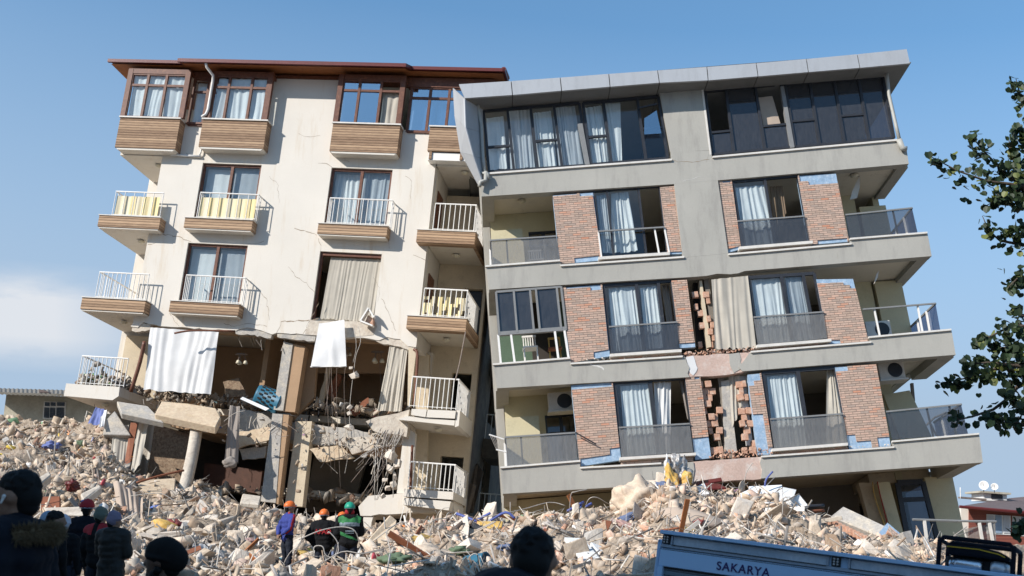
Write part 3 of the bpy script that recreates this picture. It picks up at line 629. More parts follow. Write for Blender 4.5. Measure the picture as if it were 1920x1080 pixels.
# cracks across the render: thin dark gouges, a few mm proud
def crack(fr, par, pts, w=.0, th=.012, mat='joint', seed=0):
    r_ = random.Random(seed); uv = ragged(Q(fr, pts, w), .03, .10, r_); m = MB(fr)
    for a, b in zip(uv[:-1], uv[1:]):
        t = th*r_.uniform(.4, 1.4); m.prism([(a[0], a[1]-t), (b[0], b[1]-t), (b[0]+.002, b[1]+t*.5), (a[0]+.002, a[1]+t*.5)], w+.004, w-.01)
    return m.build('crack', M[mat], par)
M['crackm'] = surf('crack_shadow', (.30, .23, .16), .95, .2, 5)
for k, (p, th) in enumerate([([(597, 597), (575, 601), (527, 603), (524, 614), (519, 623)], .022), ([(598, 565), (582, 600), (572, 620), (568, 626)], .028), ([(290, 437), (335, 443), (350, 450), (358, 453)], .012), ([(552, 428), (570, 432), (594, 441)], .014), ([(597, 447), (602, 460), (601, 470)], .03), ([(596, 306), (615, 308), (622, 313)], .01), ([(775, 478), (790, 484), (798, 488)], .01), ([(463, 458), (480, 456), (495, 452)], .008), ([(277, 458), (292, 455)], .01), ([(349, 287), (375, 298)], .008), ([(318, 587), (326, 600), (336, 612)], .008), ([(728, 450), (730, 466)], .014)]):
    crack(A, ca, p, 0, th, 'crackm', k)
# spalled lintel below the open window
m = MB(A); q = Q(A, [(582, 600), (705, 604), (707, 612), (700, 628), (649, 633), (572, 626)], .012); m.prism(ragged(q+[q[0]], .02, .2, rng)[:-1], .012, -.05); m.build('spalled_lintel', M['pale_concrete'], ca)

for k, (p, th) in enumerate([([(505, 330), (520, 345), (524, 380)], .006), ([(560, 250), (575, 256), (600, 254)], .006), ([(640, 330 - 30), (655, 303)], .006), ([(760, 330), (772, 340), (770, 372)], .007), ([(480, 540), (500, 560), (505, 600)], .01), ([(540, 500), (556, 520), (575, 530), (590, 548)], .009), ([(715, 560), (730, 590), (742, 620)], .012), ([(270, 520), (282, 545), (280, 580)], .008), ([(700, 520), (712, 540), (708, 566)], .007), ([(420, 606), (440, 612), (470, 606), (500, 612)], .008)]):
    crack(A, ca, p, 0, th, 'crackm', 30+k)
# plaster lost along the torn edge: bare concrete showing below the render
for k, px in enumerate(([(249, 608), (268, 604), (282, 608), (281, 618), (262, 622), (247, 620)], [(441, 619), (464, 613), (481, 617), (510, 626), (508, 634), (470, 628), (442, 626)], [(700, 634), (726, 631), (752, 637), (780, 650), (779, 662), (750, 650), (712, 643)], [(520, 624), (568, 627), (592, 630), (590, 640), (545, 636), (520, 632)])):
    MB(A).prism(ragged(Q(A, px+[px[0]], -.03), .03, .12, rng)[:-1], -.03, -.26).build('torn_edge', M[('pale_concrete', 'concrete')[k % 2]], ca)
# sagging plaster, laths and wires along the broken edges
tt = 0
for (x0, y0, x1, y1, n_) in ((430, 770, 520, 792, 14), (560, 800, 690, 830, 22), (250, 745, 420, 770, 16), (440, 622, 590, 632, 12), (600, 850, 750, 858, 12)):
    for i in range(n_):
        t = rng.random(); x = x0+(x1-x0)*t; y = y0+(y1-y0)*t; w = rng.uniform(-1.0, -.2); u, v = A.P(x, y, w); L_ = rng.uniform(.1, .7)
        p = [A.X(u, v, w), A.X(u+rng.gauss(0, .06), v-L_*.5, w+rng.gauss(.05, .08)), A.X(u+rng.gauss(0, .14), v-L_, w+rng.gauss(.1, .12))]
        MB(A).tube(p, rng.choice((.006, .009, .014)), 4).build('torn_strip', M[rng.choice(('rust', 'wire', 'pale_concrete', 'joint'))], ca)
        if i % 2 == 0:
            s_ = rng.uniform(.05, .16); vs = [A.X(u+rng.uniform(-1, 1)*s_, v+rng.uniform(-.6, .6)*s_, w+rng.uniform(-1, 1)*s_) for _ in range(9)]
            bm = bmesh.new(); [bm.verts.new(x_) for x_ in vs]; bmesh.ops.convex_hull(bm, input=bm.verts); vv = [q for q in bm.verts if q.link_faces]; ix = {q: k_ for k_, q in enumerate(vv)}
            MB(A).raw([q.co.copy() for q in vv], [[ix[q] for q in f.verts] for f in bm.faces]).build('broken_chunk', M[rng.choice(('pale_concrete', 'concrete'))], ca); bm.free()
# ================================================================ RIGHT BUILDING (grey render and brick, leaning)
gb = thing('grey_apartment_building', B.X(2, -9.5, -4), 'leaning grey rendered apartment building with brick panels and a metal clad flat roof', 'building')
T2 = T
# roof edge panels
tp = [(860, 158), (958.5, 152), (1050.5, 145.5), (1141.5, 138.5), (1233, 132), (1325.5, 125.5), (1418, 118.5), (1512, 110.5), (1607.5, 101.5), (1701, 92)]
bt = [(871, 184), (961, 178), (1053, 170), (1144, 162.5), (1236.5, 155), (1328, 150.5), (1421.5, 143), (1516, 135), (1612.5, 127), (1707, 118.5)]
rt = thing('flat_roof', B.X(2, 5.9, -4), None, None); rt.parent = gb; rt.location = B.X(2, 5.9, -4)-gb.location
for i in range(9):
    a, b, c, d = [Vector(p) for p in (tp[i], tp[i+1], bt[i+1], bt[i])]
    g = .8
    MB(B).pp([(a.x+g, a.y), (b.x-g, b.y), (c.x-g, c.y), (d.x+g, d.y)], .7, .62).build('edge_panel', M['alu'], rt)
pa, pb = B.P(866, 172, .6), B.P(1703, 106, .6)
uL, uR = B.P(867, 184, .6)[0]+.05, B.P(1706, 119, .6)[0]-.04
vL, vR = B.P(871, 184, .62)[1], B.P(1706, 119, .62)[1]
m = MB(B); m.prism([(uL, vL+.02), (uR, vR+.02), (uR, vR+.46), (uL, vL+.46)], .60, -8.2); m.build('roof_slab', M['joint'], rt)
for i in range(9):                                    # soffit cladding with open joints
    x0 = B.P(*bt[i], .6)[0]; x1 = B.P(*bt[i+1], .6)[0]
    f = lambda u: vL+(vR-vL)*(u-uL)/(uR-uL)
    MB(B).prism([(x0+.012, f(x0)-.012), (x1-.012, f(x1)-.012), (x1-.012, f(x1)+.012), (x0+.012, f(x0)+.012)], .69, -8.1).build('soffit_panel', M['alu_shaded'], rt)
MB(B).prism([(uR-.05, vR+.0), (uR-.0, vR), (uR-.0, vR+.47), (uR-.05, vR+.47)], .60, -8.15).build('edge_panel', M['alu'], rt)
# peeled cladding fin at the left end: bent plates with a ridge
O_ = [(849, 165), (852, 218), (863, 286), (899, 352)]
I_ = [(871, 185), (873, 239), (887, 291), (903, 338)]
E_ = [(905, 205), (906, 250), (907, 300), (907, 345)]
def fin(p, q, wp, wq, name):
    m = MB(B)
    for k in range(3):
        P = [B.X(*B.P(*p[k], wp[k]), wp[k]), B.X(*B.P(*p[k+1], wp[k+1]), wp[k+1]), B.X(*B.P(*q[k+1], wq[k+1]), wq[k+1]), B.X(*B.P(*q[k], wq[k]), wq[k])]
        n = (P[1]-P[0]).cross(P[3]-P[0]).normalized()*.03
        # shrink slightly for the open joint between plates
        c = sum(P, Vector())/4; P = [c+(x-c)*.992 for x in P]
        m.hexa([x for x in P]+[x-n if n.dot(B.W) > 0 else x+n for x in P])
    return m.build(name, M['alu'], gb)
wi = [.68, .62, .45, .2]
fin(O_, I_, [.0, -.1, -.1, -.1], wi, 'fin_plate'); fin(I_, E_, wi, [-.05, -.05, -.05, -.05], 'fin_plate')
# grey bands and piers: front face polygons measured on the photo
def band(pts, w=0, t=.30, name='band', mat='grey', rg=()):
    return MB(B).pp(pts, w, w-t).build(name, M[mat], gb)
band([(915, 326), (1259, 300), (1258, 284), (1334, 282), (1335, 296), (1687, 263), (1690, 266), (1700, 280), (1704, 307), (1346, 338), (1264, 345), (903, 368.5), (902.5, 344)])
band([(1236, 172), (1316, 166), (1334, 281.5), (1257.5, 284.5)], -.002, .28, 'pier')
band([(1264, 345), (1346, 338), (1365.5, 475), (1280.5, 483)], -.002, .28, 'pier')
jag = Q(B, [(1396, 508), (1385, 512), (1370, 514), (1345, 513), (1325, 517), (1300, 519), (1284, 520)], 0)
lo = ragged(jag, .025, .2, rng)
def uvband(a, lo_, b, w=0, t=.3, mat='grey', name='band'): return MB(B).prism(Q(B, a, w)+lo_+Q(B, b, w), w, w-t).build(name, M[mat], gb)
uvband([(911, 499.7), (1049.7, 489), (1052, 497.5), (1280.5, 483.2), (1365.5, 475.2), (1595, 457.5), (1594, 448.5), (1739, 436.7), (1747, 480), (1560, 495)], lo, [(1150, 528), (917, 543)])
uvband([(924.7, 683.6), (1068.8, 672), (1070.6, 682), (1284, 669), (1288, 680), (1293, 690), (1289, 700), (1293, 707)], [], [(932, 728)])
uvband([(1405, 661.5), (1634, 642), (1629, 633), (1784, 618.5), (1792, 665), (1392, 696), (1385, 688), (1396, 675)], [], [])
MB(B).prism(ragged(Q(B, [(1286, 668), (1408, 660), (1396, 697), (1340, 705), (1288, 707), (1286, 668)], -.035), .015, .2, rng)[:-1], -.035, -.3).build('exposed_beam', M['pink_concrete'], gb)
uvband([(938.5, 877), (1087, 865.4), (1088, 877), (1300, 866), (1302, 880), (1298, 905)], [], [(943, 926)])
uvband([(1428, 857), (1677, 839), (1673, 828.5), (1836, 814), (1843, 867), (1427, 897), (1429, 880), (1425, 868)], [], [])
MB(B).prism(ragged(Q(B, [(1296, 866), (1430, 856), (1428, 898), (1296, 906), (1296, 866)], -.035), .012, .2, rng)[:-1], -.035, -.3).build('exposed_beam', M['pink_concrete'], gb)
# pale sills along the bands
def sill(p, q, d=.06, th=1.6):
    MB(B).pp([(p[0], p[1]-th), (q[0], q[1]-th), (q[0], q[1]+th), (p[0], p[1]+th)], d, -.02).build('sill', M['sill'], gb)
for p, q in (((914, 325), (1260, 299)), ((1336, 294), (1688, 261.5)), ((910, 499), (1050, 488)), ((1051, 497.5), (1283, 481.5)), ((1366, 476.5), (1597, 456.5)), ((1594, 447.5), (1739, 435.7)),
             ((924, 683), (1069, 671)), ((1070, 681.5), (1280, 668)), ((1408, 659.5), (1634, 641)), ((1629, 632), (1784, 617.5)), ((938, 876.5), (1088, 864)), ((1088, 877), (1240, 868.5)), ((1428, 856), (1677, 838)), ((1673, 827.5), (1836, 813))):
    sill(p, q)
# soffits: edge beams and ceilings of the corner balconies
zones = [(2.63, 3.08, 2.77, 3.26), (-.39, .34, -.30, .44), (-3.4, -2.7, -3.39, -2.63), (-6.41, -5.68, -6.55, -5.75)]
for k, (l0, l1, r0, r1) in enumerate(zones):
    if k == 0: l1 = 3.0; r1 = 3.1
    m = MB(B); m.box(-4.53, -4.15, l0+.004, l1-.08, -2.4, -.302); m.build('edge_beam', M['grey'], gb)
    m = MB(B); m.box(8.38, 8.72 if k < 2 else 8.85, r0+.004, r1-.1, -2.6, -.302); m.build('edge_beam', M['grey'], gb)
    m = MB(B); m.box(-4.14, 8.37, l0+.24, l0+.36, -7.4, -.302); m.build('floor_slab', M['white_ceiling'] if k < 3 else M['cream_dark'], gb)
    m = MB(B); m.box(-4.5, -4.16, l0+.25, l0+.37, -7.4, -2.402); m.build('side_slab', M['grey'], gb); m = MB(B); m.box(8.3, 8.6, r0+.2, r0+.3, -7.4, -2.62)
    m.build('side_slab', M['grey'], gb)
m = MB(B); m.box(-4.53, -4.3, -9.5, 5.5, -7.4, -2.6); m.build('left_side_wall', M['grey'], gb)
m = MB(B); m.box(-4.5, 8.28, -9.5, 5.5, -7.6, -7.41); m.box(7.3, 7.5, -9.5, -2.7, -7.4, -2.6); m.box(8.3, 8.5, -2.65, 5.5, -7.4, -2.6); m.build('rear_wall', M['olive'], gb)
m = MB(B); m.box(-2.2, 6.6, -9, 5.5, -4.4, -4.3); m.box(1.9, 2.05, -6.3, 5.5, -4.3, -.32); m.build('inner_wall', M['room'], gb)
# recessed balcony back walls, left and right
LV = [(.30, 2.86), (-5.7, -3.15)]
for k, (a, b_) in enumerate(LV):
    MB(B).prism([(-4.29, a), (-1.5, a), (-1.5, b_), (-4.29, b_)], -2.0, -2.15, [[(-3.1, a+.02), (-2.15, a+.02), (-2.15, a+1.9), (-3.1, a+1.9)]]).build('balcony_wall', M['olive'], gb)
    MB(B).box(-4.30, -3.32, a, a+1.75, -1.98, -1.35).build('balcony_pillar', M['olive'], gb)
    MB(B).box(-1.9, -1.62, a, b_, -1.98, -.6).build('balcony_pillar', M['olive'], gb)
    window(gb, B, T(-3.1, -2.15, a+.04, a+1.88), -2.05, (0, .5, 1), {0: (.3,), 1: (.3,)}, fm='anthracite', gm='pane', t=.1, name='balcony_door')
MB(B).prism([(-4.29, -2.7), (-1.5, -2.7), (-1.5, -.15), (-4.29, -.15)], -2.2, -2.3).build('balcony_wall', surf('green_wall_paint', (.10, .15, .10), .9, .1), gb)
MB(B).box(-3.3, -2.6, -2.65, -.2, -2.19, -2.1).build('balcony_door', M['dark'], gb)
RV = [(.40, 2.95), (-2.65, -.12), (-5.8, -3.2)]
for k, (a, b_) in enumerate(RV):
    sh = (0, .0, 0)[k]
    MB(B).prism([(6.0, a), (7.62, a), (7.62, b_), (6.0, b_)], -2.35, -2.5, [[(6.15, a+.02), (6.78, a+.02), (6.78, a+1.95), (6.15, a+1.95)]]).build('balcony_wall', M['olive'], gb)
    dw = window(gb, B, T(6.16, 6.77, a+.04, a+1.9), -2.4, (0, 1), {0: (.25,)}, fm='anthracite', gm='pane_dark', t=.1, name='balcony_door')
for a, b_ in ((.42, 2.4), (-2.62, -.2)): MB(B).box(7.70, 8.56, a, b_, -2.58, -2.25).build('balcony_pillar', M['olive'], gb)
MB(B).prism([(7.62, -5.8), (8.62, -5.8), (8.10, -3.80), (7.28, -3.88)], -2.2, -2.5).build('leaning_wall', M['olive'], gb)
MB(B).pp([(1708, 718), (1713, 718), (1716, 752), (1711, 752)], -2.4, -2.5).build('balcony_post', M['rust'], gb)
# brick panels over blue insulation
def bpanel(px, holes=0, top=0, bot=0, name='brick_panel', seed=0, tl=None, bl=None, br=None):
    r_ = random.Random(seed); q = Q(B, px, -.05); MB(B).prism(q, -.085, -.27).build('insulation_board', M['foam'], gb)
    H = .068
    # stepped brick outline: bites taken where slips have fallen off; bites given as (edge, s0, s1, rows)
    tops = [(0, 0)]; 
    def edge(bites, t0, sgn):
        pts = []; s = 0
        prev = t0
        for (a, b, rws) in sorted(bites):
            a = max(a, .004); b = min(b, .996)
            if a > s+.02: pts += [(s, t0), (a, t0)]
            pts += [(a if a > s+.02 else s, t0+sgn*rws), (b, t0+sgn*rws)]; s = b
        if s < .98: pts += [(s, t0), (1, t0)]
        return pts
    hh = abs(q[0][1]-q[3][1])
    tE = [bil(q, min(1, max(0, s)), t) for s, t in edge([(a, b, r*H/hh) for a, b, r in (tl or [])], 0, 1)]
    bE = [bil(q, s, t) for s, t in edge([(a, b, r*H/hh) for a, b, r in (bl or [])], 1, -1)]
    pts = tE+bE[::-1]; o = [pts[0]]
    for p in pts[1:]:
        if abs(p[0]-o[-1][0])+abs(p[1]-o[-1][1]) > 1e-4: o.append(p)
    return MB(B).prism(o, -.05, -.084).build(name, M['brick'], gb)
bpanel([(1036.5, 366), (1112, 360), (1129, 487), (1049.7, 495)], tl=[(.0, .6, .5), (.66, .98, 1.6)], bl=[(.35, .95, 2.2)])
bpanel([(1237.5, 351), (1264, 348.5), (1280, 475), (1252, 476)], bl=[(.1, 1, 1)])
bpanel([(1347, 339.5), (1372, 338), (1389.5, 466), (1365, 473)], tl=[(.3, .9, 1)], bl=[(.0, .95, 1.5)])
bpanel([(1496, 329), (1568, 324.5), (1592, 452), (1519, 458)], tl=[(.03, .24, 3), (.24, 1, 5)], bl=[(.2, .97, 1.6)], seed=3)
bpanel([(1053.6, 539), (1129, 533), (1144, 667), (1069, 680)], tl=[(.1, .7, .8), (.72, .96, 2.5)], bl=[(.6, .98, 3)])
bpanel([(1259, 526), (1288, 524.5), (1304, 650), (1275, 652)], bl=[(0, 1, 2)])
bpanel([(1531, 523), (1576, 516), (1598, 522), (1609.5, 534), (1629, 641), (1554, 644)][0:1]+[(1600, 522), (1629, 641), (1554, 644)], tl=[(.0, .35, 2), (.35, .7, 1.8), (.7, .86, 3), (.86, 1, 4.6)], bl=[(.0, .3, 1.5)])
bpanel([(1071, 722), (1148.7, 716), (1165, 862), (1087, 874)], tl=[(.0, .97, 2)], bl=[(.03, .75, 3), (.75, .99, 5.5)])
bpanel([(1285, 708), (1313, 706), (1334, 858), (1304, 862)], tl=[(.6, .95, 1)], bl=[(.0, 1, 9)])
bpanel([(1402, 702), (1427, 699.5), (1451, 852), (1422, 852)], tl=[(.0, .4, 5), (.4, .9, 3)], bl=[(.0, .7, 17), (.7, 1, 3)])
bpanel([(1566, 688), (1643, 683), (1671, 836), (1593, 842)], tl=[(.0, .3, 2)], bl=[(.0, .2, 6), (.2, .55, 3), (.7, 1, 4)])
# low brick courses under the windows
for px in ([(1124, 489), (1253, 480), (1254, 484), (1123, 493)], [(1390, 467), (1519, 459), (1519, 463), (1390, 471)], [(1144, 669), (1278, 661), (1279, 667), (1145, 675)], [(1421, 653), (1553, 645), (1553, 648), (1420, 657)],
           [(1165, 864), (1300, 855), (1300, 864), (1164, 872)], [(1452, 848), (1590, 838), (1590, 842), (1451, 853)]):
    MB(B).pp(px, -.05, -.2).build('brick_course', M['brick'], gb)
def wsill(p, q, d=.10, th=2.6):
    MB(B).pp([(p[0], p[1]-th), (q[0], q[1]-th), (q[0], q[1]+th), (p[0], p[1]+th)], d, -.2).build('window_sill', M['sill'], gb)
for p, q in (((1122, 484), (1256, 475)), ((1386, 465), (1524, 453.5)), ((1144, 666), (1278, 657)), ((1419, 649), (1559, 637.5)), ((1162, 860), (1305, 851)), ((1448, 843.5), (1590, 832.5))): wsill(p, q)
# windows
G = 'anthracite'
def win(px, w, cols, trans={}, gm='pane', t=.07, skip=(), thick=(), fm=G, open_=()): return window(gb, B, Q(B, px, w), w, cols, trans, fm=fm, gm=gm, t=t, skip=skip, thick=thick, open_=open_)
ttl = dict(thick=(), t=.075)
win([(906.4, 209), (1086, 194), (1103, 310), (917, 323)], -.12, (0, .25, .49, .735, 1), {0: (.6,), 2: (.56,)}, gm='pane', t=.08)
win([(1093, 194), (1234, 182), (1252, 297), (1107, 309)], -.12, (0, .27, .72, 1), {0: (.56,), 2: (.5,)}, gm='pane', t=.08, open_=((2, 0),))
MB(B).pp([(1083, 232), (1092, 231), (1106, 308), (1098, 309)], -.05, -.2).build('window_post', M['greyprofile'], gb)
win([(1322, 172), (1464, 158), (1485, 276), (1336, 290)], -.12, (0, .27, .66, 1), {0: (.66,), 2: (.64,)}, gm='pane_dark', t=.08, open_=((0, 0), (2, 0)))
win([(1472, 158), (1655, 145), (1676, 259), (1490, 276)], -.12, (0, .25, .5, .75, 1), {0: (.6,), 2: (.58,)}, gm='pane_dark', t=.08)
MB(B).pp([(1463, 162), (1470, 161), (1490, 276), (1482, 277)], -.05, -.2).build('window_post', M['greyprofile'], gb)
MB(B).pp([(1315, 167), (1319, 167), (1334, 290), (1331, 290)], .01, -.2).build('window_post', M['sill'], gb)
P_ = [(1113, 359), (1236, 350), (1252, 474), (1126, 484)]
win(P_, -.14, (0, .2, .68, 1), gm='pane', t=.06, skip=(2,))
win([(1373, 341), (1496, 330), (1519, 457), (1391, 465)], -.14, (0, .49, 1), gm='pane', t=.08, skip=(1,))
win([(1131, 536), (1259, 527), (1275, 654), (1145, 664)], -.14, (0, .48, .8, 1), gm='pane', t=.09, skip=(2,))
win([(1402, 521), (1526, 513), (1552, 640), (1420, 648)], -.14, (0, .5, .83, 1), gm='pane', t=.09, skip=(2,))
win([(1150, 717), (1286, 708), (1303, 850), (1166, 860)], -.14, (0, .5, 1), gm='pane', t=.11, skip=(1,))
win([(1429, 699), (1566, 689), (1592, 834), (1451, 843)], -.14, (0, .48, 1), gm='pane', t=.11, skip=(1,))
# frame and open sash of the tilted window leaf at the top
MB(B).bar(B.X(*B.P(1197, 203, .02), .02), B.X(*B.P(1232, 195, .12), .12), .05, .05).build('open_sash', M[G], gb)
m = MB(B); m.prism(Q(B, [(1208, 222), (1231, 207), (1240, 250), (1208, 252)], .03), .03, .02); m.build('open_sash', M['pane_blue'], gb)
# sliding glazing of the middle left balcony
win([(930, 548), (1052, 538), (1061, 617), (936, 627)], -.06, (0, .27, .52, .61, .93, 1), gm='pane_dark', t=.06, skip=(2, 4), fm='greyprofile')
m = MB(B); m.pp([(934, 622), (1062, 612), (1063, 619), (934, 629)], -.02, -.15); m.build('rail', M['greyprofile'], gb)
for a, b_ in (((934, 628), (939, 682)), ((958, 627), (965, 680)), ((1040, 620), (1047, 673)), ((1058, 618), (1066, 671))):
    MB(B).bar(B.X(*B.P(*a, -.05), -.05), B.X(*B.P(*b_, -.05), -.05), .06, .05).build('rail_post', M['wpaint'], gb)
# balustrades of glass
def balus(px, w, gm='bal_glass', posts_=(), side=None, glass_=True, name='balustrade', ret=2.2):
    q = Q(B, px, w); m = MB(B); m.bar(B.X(*q[0], w), B.X(*q[1], w), .045, .05); o = m.build(name, M['greyprofile'], gb)
    if glass_: MB(B).prism([q[3], q[2], (q[1][0], q[1][1]-.03), (q[0][0], q[0][1]-.03)], w-.01, w-.02).build('glass_panel', M[gm], o)
    for s in posts_: MB(B).bar(B.X(*bil(q, s, 0), w-.05), B.X(*bil(q, s, 1), w-.05), .045, .05).build('post', M['wpaint'] if not glass_ else M['greyprofile'], o)
    if side is not None:
        for (c, s) in ((side, 1 if side == 'R' else 0),):
            a, b_ = bil(q, s, 0), bil(q, s, 1)
            MB(B).bar(B.X(*a, w), B.X(a[0], a[1], w-ret), .05, .05, B.V).build('side_rail', M['greyprofile'], o)
            e = B.U*.0; p = [B.X(*b_, w-.02), B.X(b_[0], b_[1], w-ret), B.X(a[0], a[1]-.03, w-ret), B.X(a[0], a[1]-.03, w-.02)]
            MB(B).hexa(p+[x+B.U*.01 for x in p]).build('side_glass', M['bal_blue'], o)
            for d in (.7, 1.5): MB(B).bar(B.X(a[0]-.03, a[1], w-d), B.X(b_[0]-.03, b_[1], w-d), .05, .05).build('post', M['wpaint'], o)
    return o
balus([(920, 451), (1043.5, 443), (1050, 486), (922, 496)], -.03, 'bal_dusty', (.24, .8), 'L')
balus([(1122, 434), (1246, 426), (1255, 472), (1128, 482)], .0, posts_=(.0, .85, 1), glass_=False)
balus([(1383, 415), (1509, 405.5), (1517, 451), (1390, 462)], .0)
balus([(1585, 403), (1710, 390), (1720, 434), (1592, 446)], -.1, 'bal_glass', (.72,), 'R')
balus([(1142, 613), (1270, 604), (1273, 654), (1146, 663)], .0)
balus([(1413, 595), (1544, 585), (1551, 634), (1421, 646)], .0, 'bal_dusty')
balus([(1618, 580), (1754, 569), (1763, 619), (1629, 630)], -.1, posts_=(.16, .76), side='R', glass_=False)
balus([(948, 820), (1078.4, 811.5), (1083.6, 864), (951, 874)], -.03, 'bal_dusty', (.22, .85), 'L')
balus([(1160.4, 802), (1293, 794.6), (1299.7, 847), (1165.6, 857)], .0, 'bal_dusty')
balus([(1444, 786), (1580.5, 776), (1589.6, 830), (1451.6, 840)], .0, 'bal_dusty')
balus([(1661, 772), (1802, 758), (1815, 813), (1673, 824)], -.1, 'bal_glass', (.55, .85), 'R')
m = MB(B); m.tube([B.X(*B.P(1737, 797, -.6), -.6), B.X(*B.P(1752, 783, -.5), -.5), B.X(*B.P(1775, 773, -.3), -.3)], .03, 6); m.tube([B.X(*B.P(1745, 795, -.6), -.6), B.X(*B.P(1756, 817, -.4), -.4)], .03, 6)
tag(m.build('bent_rail', M['greyprofile'], gb))
# curtains
cur = lambda px, w, lab, mat='cur_white', f=6, amp=.05, seed=0, rag=0: curtain(B, Q(B, px, w), w, lab, mat, f, amp, seed=seed, rag=rag)
cur([(912, 222), (944, 218), (952, 316), (919, 319)], -.24, 'white curtain in the leftmost pane of the grey building\'s top window band', 'cur_white', 4, .04, 21)
cur([(952, 205), (992, 202), (1003, 314), (957, 318)], -.24, 'wide white curtain second from the left in the top window band', 'net', 6, .06, 22)
cur([(1000, 212), (1033, 208), (1045, 312), (1008, 314)], -.24, 'white curtain behind the third pane of the top window band', 'cur_white', 5, .05, 23)
cur([(1037, 202), (1078, 198), (1094, 309), (1048, 312)], -.24, 'pleated white curtain left of the thick grey window post', 'net', 6, .06, 24)
cur([(1097, 202), (1128, 198), (1143, 304), (1110, 306)], -.24, 'pleated white curtain just right of the thick grey window post', 'cur_white', 5, .06, 25)
cur([(1134, 192), (1163, 190), (1166, 303), (1147, 304)], -.24, 'narrow white curtain beside the bare grey pane', 'cur_white', 3, .06, 26)
cur([(1422, 183), (1448, 180), (1466, 240), (1433, 243)], -.25, 'beige roller blind in the dark top right window band', 'beigecloth', 2, .01, 27)
cur([(1118, 367), (1140, 364), (1146, 474), (1128, 476)], -.24, 'bluish net curtain at the left of the fourth-floor window with the bare metal rail', 'net', 4, .05, 28)
cur([(1146, 363), (1178, 360), (1196, 470), (1148, 474)], -.3, 'gathered white curtain behind the bare metal rail', 'cur_white', 5, .08, 29)
cur([(1378, 352), (1432, 347), (1452, 460), (1396, 464)], -.24, 'white curtain in the window right of the upper grey pier', 'cur_white', 6, .06, 30)
cur([(1444, 350), (1467, 348), (1474, 400), (1452, 458)], -.5, 'brown pleated curtain beside the open dark half of the window', 'cur_brown', 5, .05, 31)
cur([(1141, 541), (1190, 538), (1206, 656), (1150, 660)], -.24, 'white curtain in the left sash of the middle window', 'cur_white', 6, .06, 32)
cur([(1200, 540), (1236, 536), (1252, 652), (1212, 655)], -.24, 'white curtain in the second sash of the middle window', 'cur_white', 5, .06, 33)
cur([(1240, 535), (1254, 533), (1270, 650), (1256, 652)], -.45, 'dark taupe curtain at the right edge of the middle window', 'cur_taupe', 3, .06, 34)
cur([(1408, 522), (1466, 518), (1482, 640), (1424, 646)], -.24, 'white curtain behind the left sash of the window beside the broken wall', 'cur_white', 7, .06, 35)
cur([(1472, 519), (1506, 516), (1528, 636), (1490, 640)], -.24, 'pale net curtain behind the right sash of the window beside the broken wall', 'net', 5, .06, 36)
cur([(1334, 524), (1402, 517), (1417, 652), (1340, 655)], -.06, 'long white curtain hanging out where the wall between windows has gone', 'cur_cream', 6, .04, 37, .05)
cur([(1163, 724), (1220, 720), (1236, 852), (1174, 857)], -.24, 'white curtain in the left half of the lowest left window', 'cur_white', 8, .05, 38)
cur([(1226, 718), (1258, 716), (1257, 850), (1232, 852)], -.25, 'gathered white curtain hanging in the open half of the lowest left window', 'cur_white', 4, .08, 39)
cur([(1272, 712), (1284, 711), (1296, 800), (1288, 780)], -.4, 'thin dark curtain strip at the right edge of the lowest left window', 'cur_taupe', 2, .05, 40)
cur([(1438, 706), (1496, 702), (1512, 838), (1452, 842)], -.24, 'pleated white curtain in the lowest right window', 'cur_white', 8, .05, 41)
cur([(1550, 694), (1566, 693), (1590, 832), (1549, 836)], -.3, 'cream curtain swung aside at the right of the lowest right window', 'cur_cream', 4, .07, 42)
cur([(1366, 706), (1388, 704), (1392, 760), (1372, 800)], -.3, 'torn grey-white curtain showing between broken clay tiles', 'cur_cream', 3, .06, 43, .05)
# broken infill of hollow clay tiles between the windows
def tile(par, u, v, w, a=.19, h=.185, d=.13, rot=0, name='clay_tile'):
    m = MB(B); c, s = math.cos(rot), math.sin(rot)
    def X(x, y, z): return B.X(u+x*c-y*s, v+x*s+y*c, w+z)
    m.hexa([X(0, 0, 0), X(a, 0, 0), X(a, 0, -d), X(0, 0, -d), X(0, h, 0), X(a, h, 0), X(a, h, -d), X(0, h, -d)])
    for i in range(4):
        for j in range(3):
            if rng.random() < .0: continue
            x0, y0 = a*(.08+.23*i), h*(.1+.3*j)
            m.hexa([X(x0, y0, .0015), X(x0+a*.15, y0, .0015), X(x0+a*.15, y0, -.01), X(x0, y0, -.01), X(x0, y0+h*.2, .0015), X(x0+a*.15, y0+h*.2, .0015), X(x0+a*.15, y0+h*.2, -.01), X(x0, y0+h*.2, -.01)]) if 0 else None
    return m.build(name, M['clay'], par, bevel=.006)
M['tilehole'] = M['dark']
tw = thing('broken_tile_wall', B.X(2, -6, -.2), None, None); tw.parent = gb; tw.location = B.X(2, -6, -.2)-gb.location
rng = random.Random(11)
def tilecol(pxL, pxR, y0, y1, w, keep):
    n = 0
    u0, v0 = B.P(pxL[0], y1, w); u1, v1 = B.P(pxL[1], y0, w)
    rows = int((v1-v0)/.19)
    for r in range(rows):
        t = r/max(1, rows-1); ul = u0+(u1-u0)*t; ur = B.P(pxR[0]*(1-t)+pxR[1]*t, y1*(1-t)+y0*t, w)[0]+rng.uniform(-.10, .12)
        u = ul+(0 if r % 2 else -.09)
        while u < ur-.1:
            if rng.random() < keep: tile(tw, u+rng.uniform(-.02, .02), v0+r*.192, w+rng.uniform(-.09, .03), rot=rng.gauss(0, .05), a=.185*rng.choice((1, 1, .6, .8))); n += 1
            u += .19
    return n
tilecol((1338, 1315), (1352, 1345), 712, 850, -.16, .84)
tilecol((1400, 1384), (1422, 1402), 705, 850, -.16, .84)
tilecol((1318, 1300), (1322, 1306), 530, 650, -.2, .6)
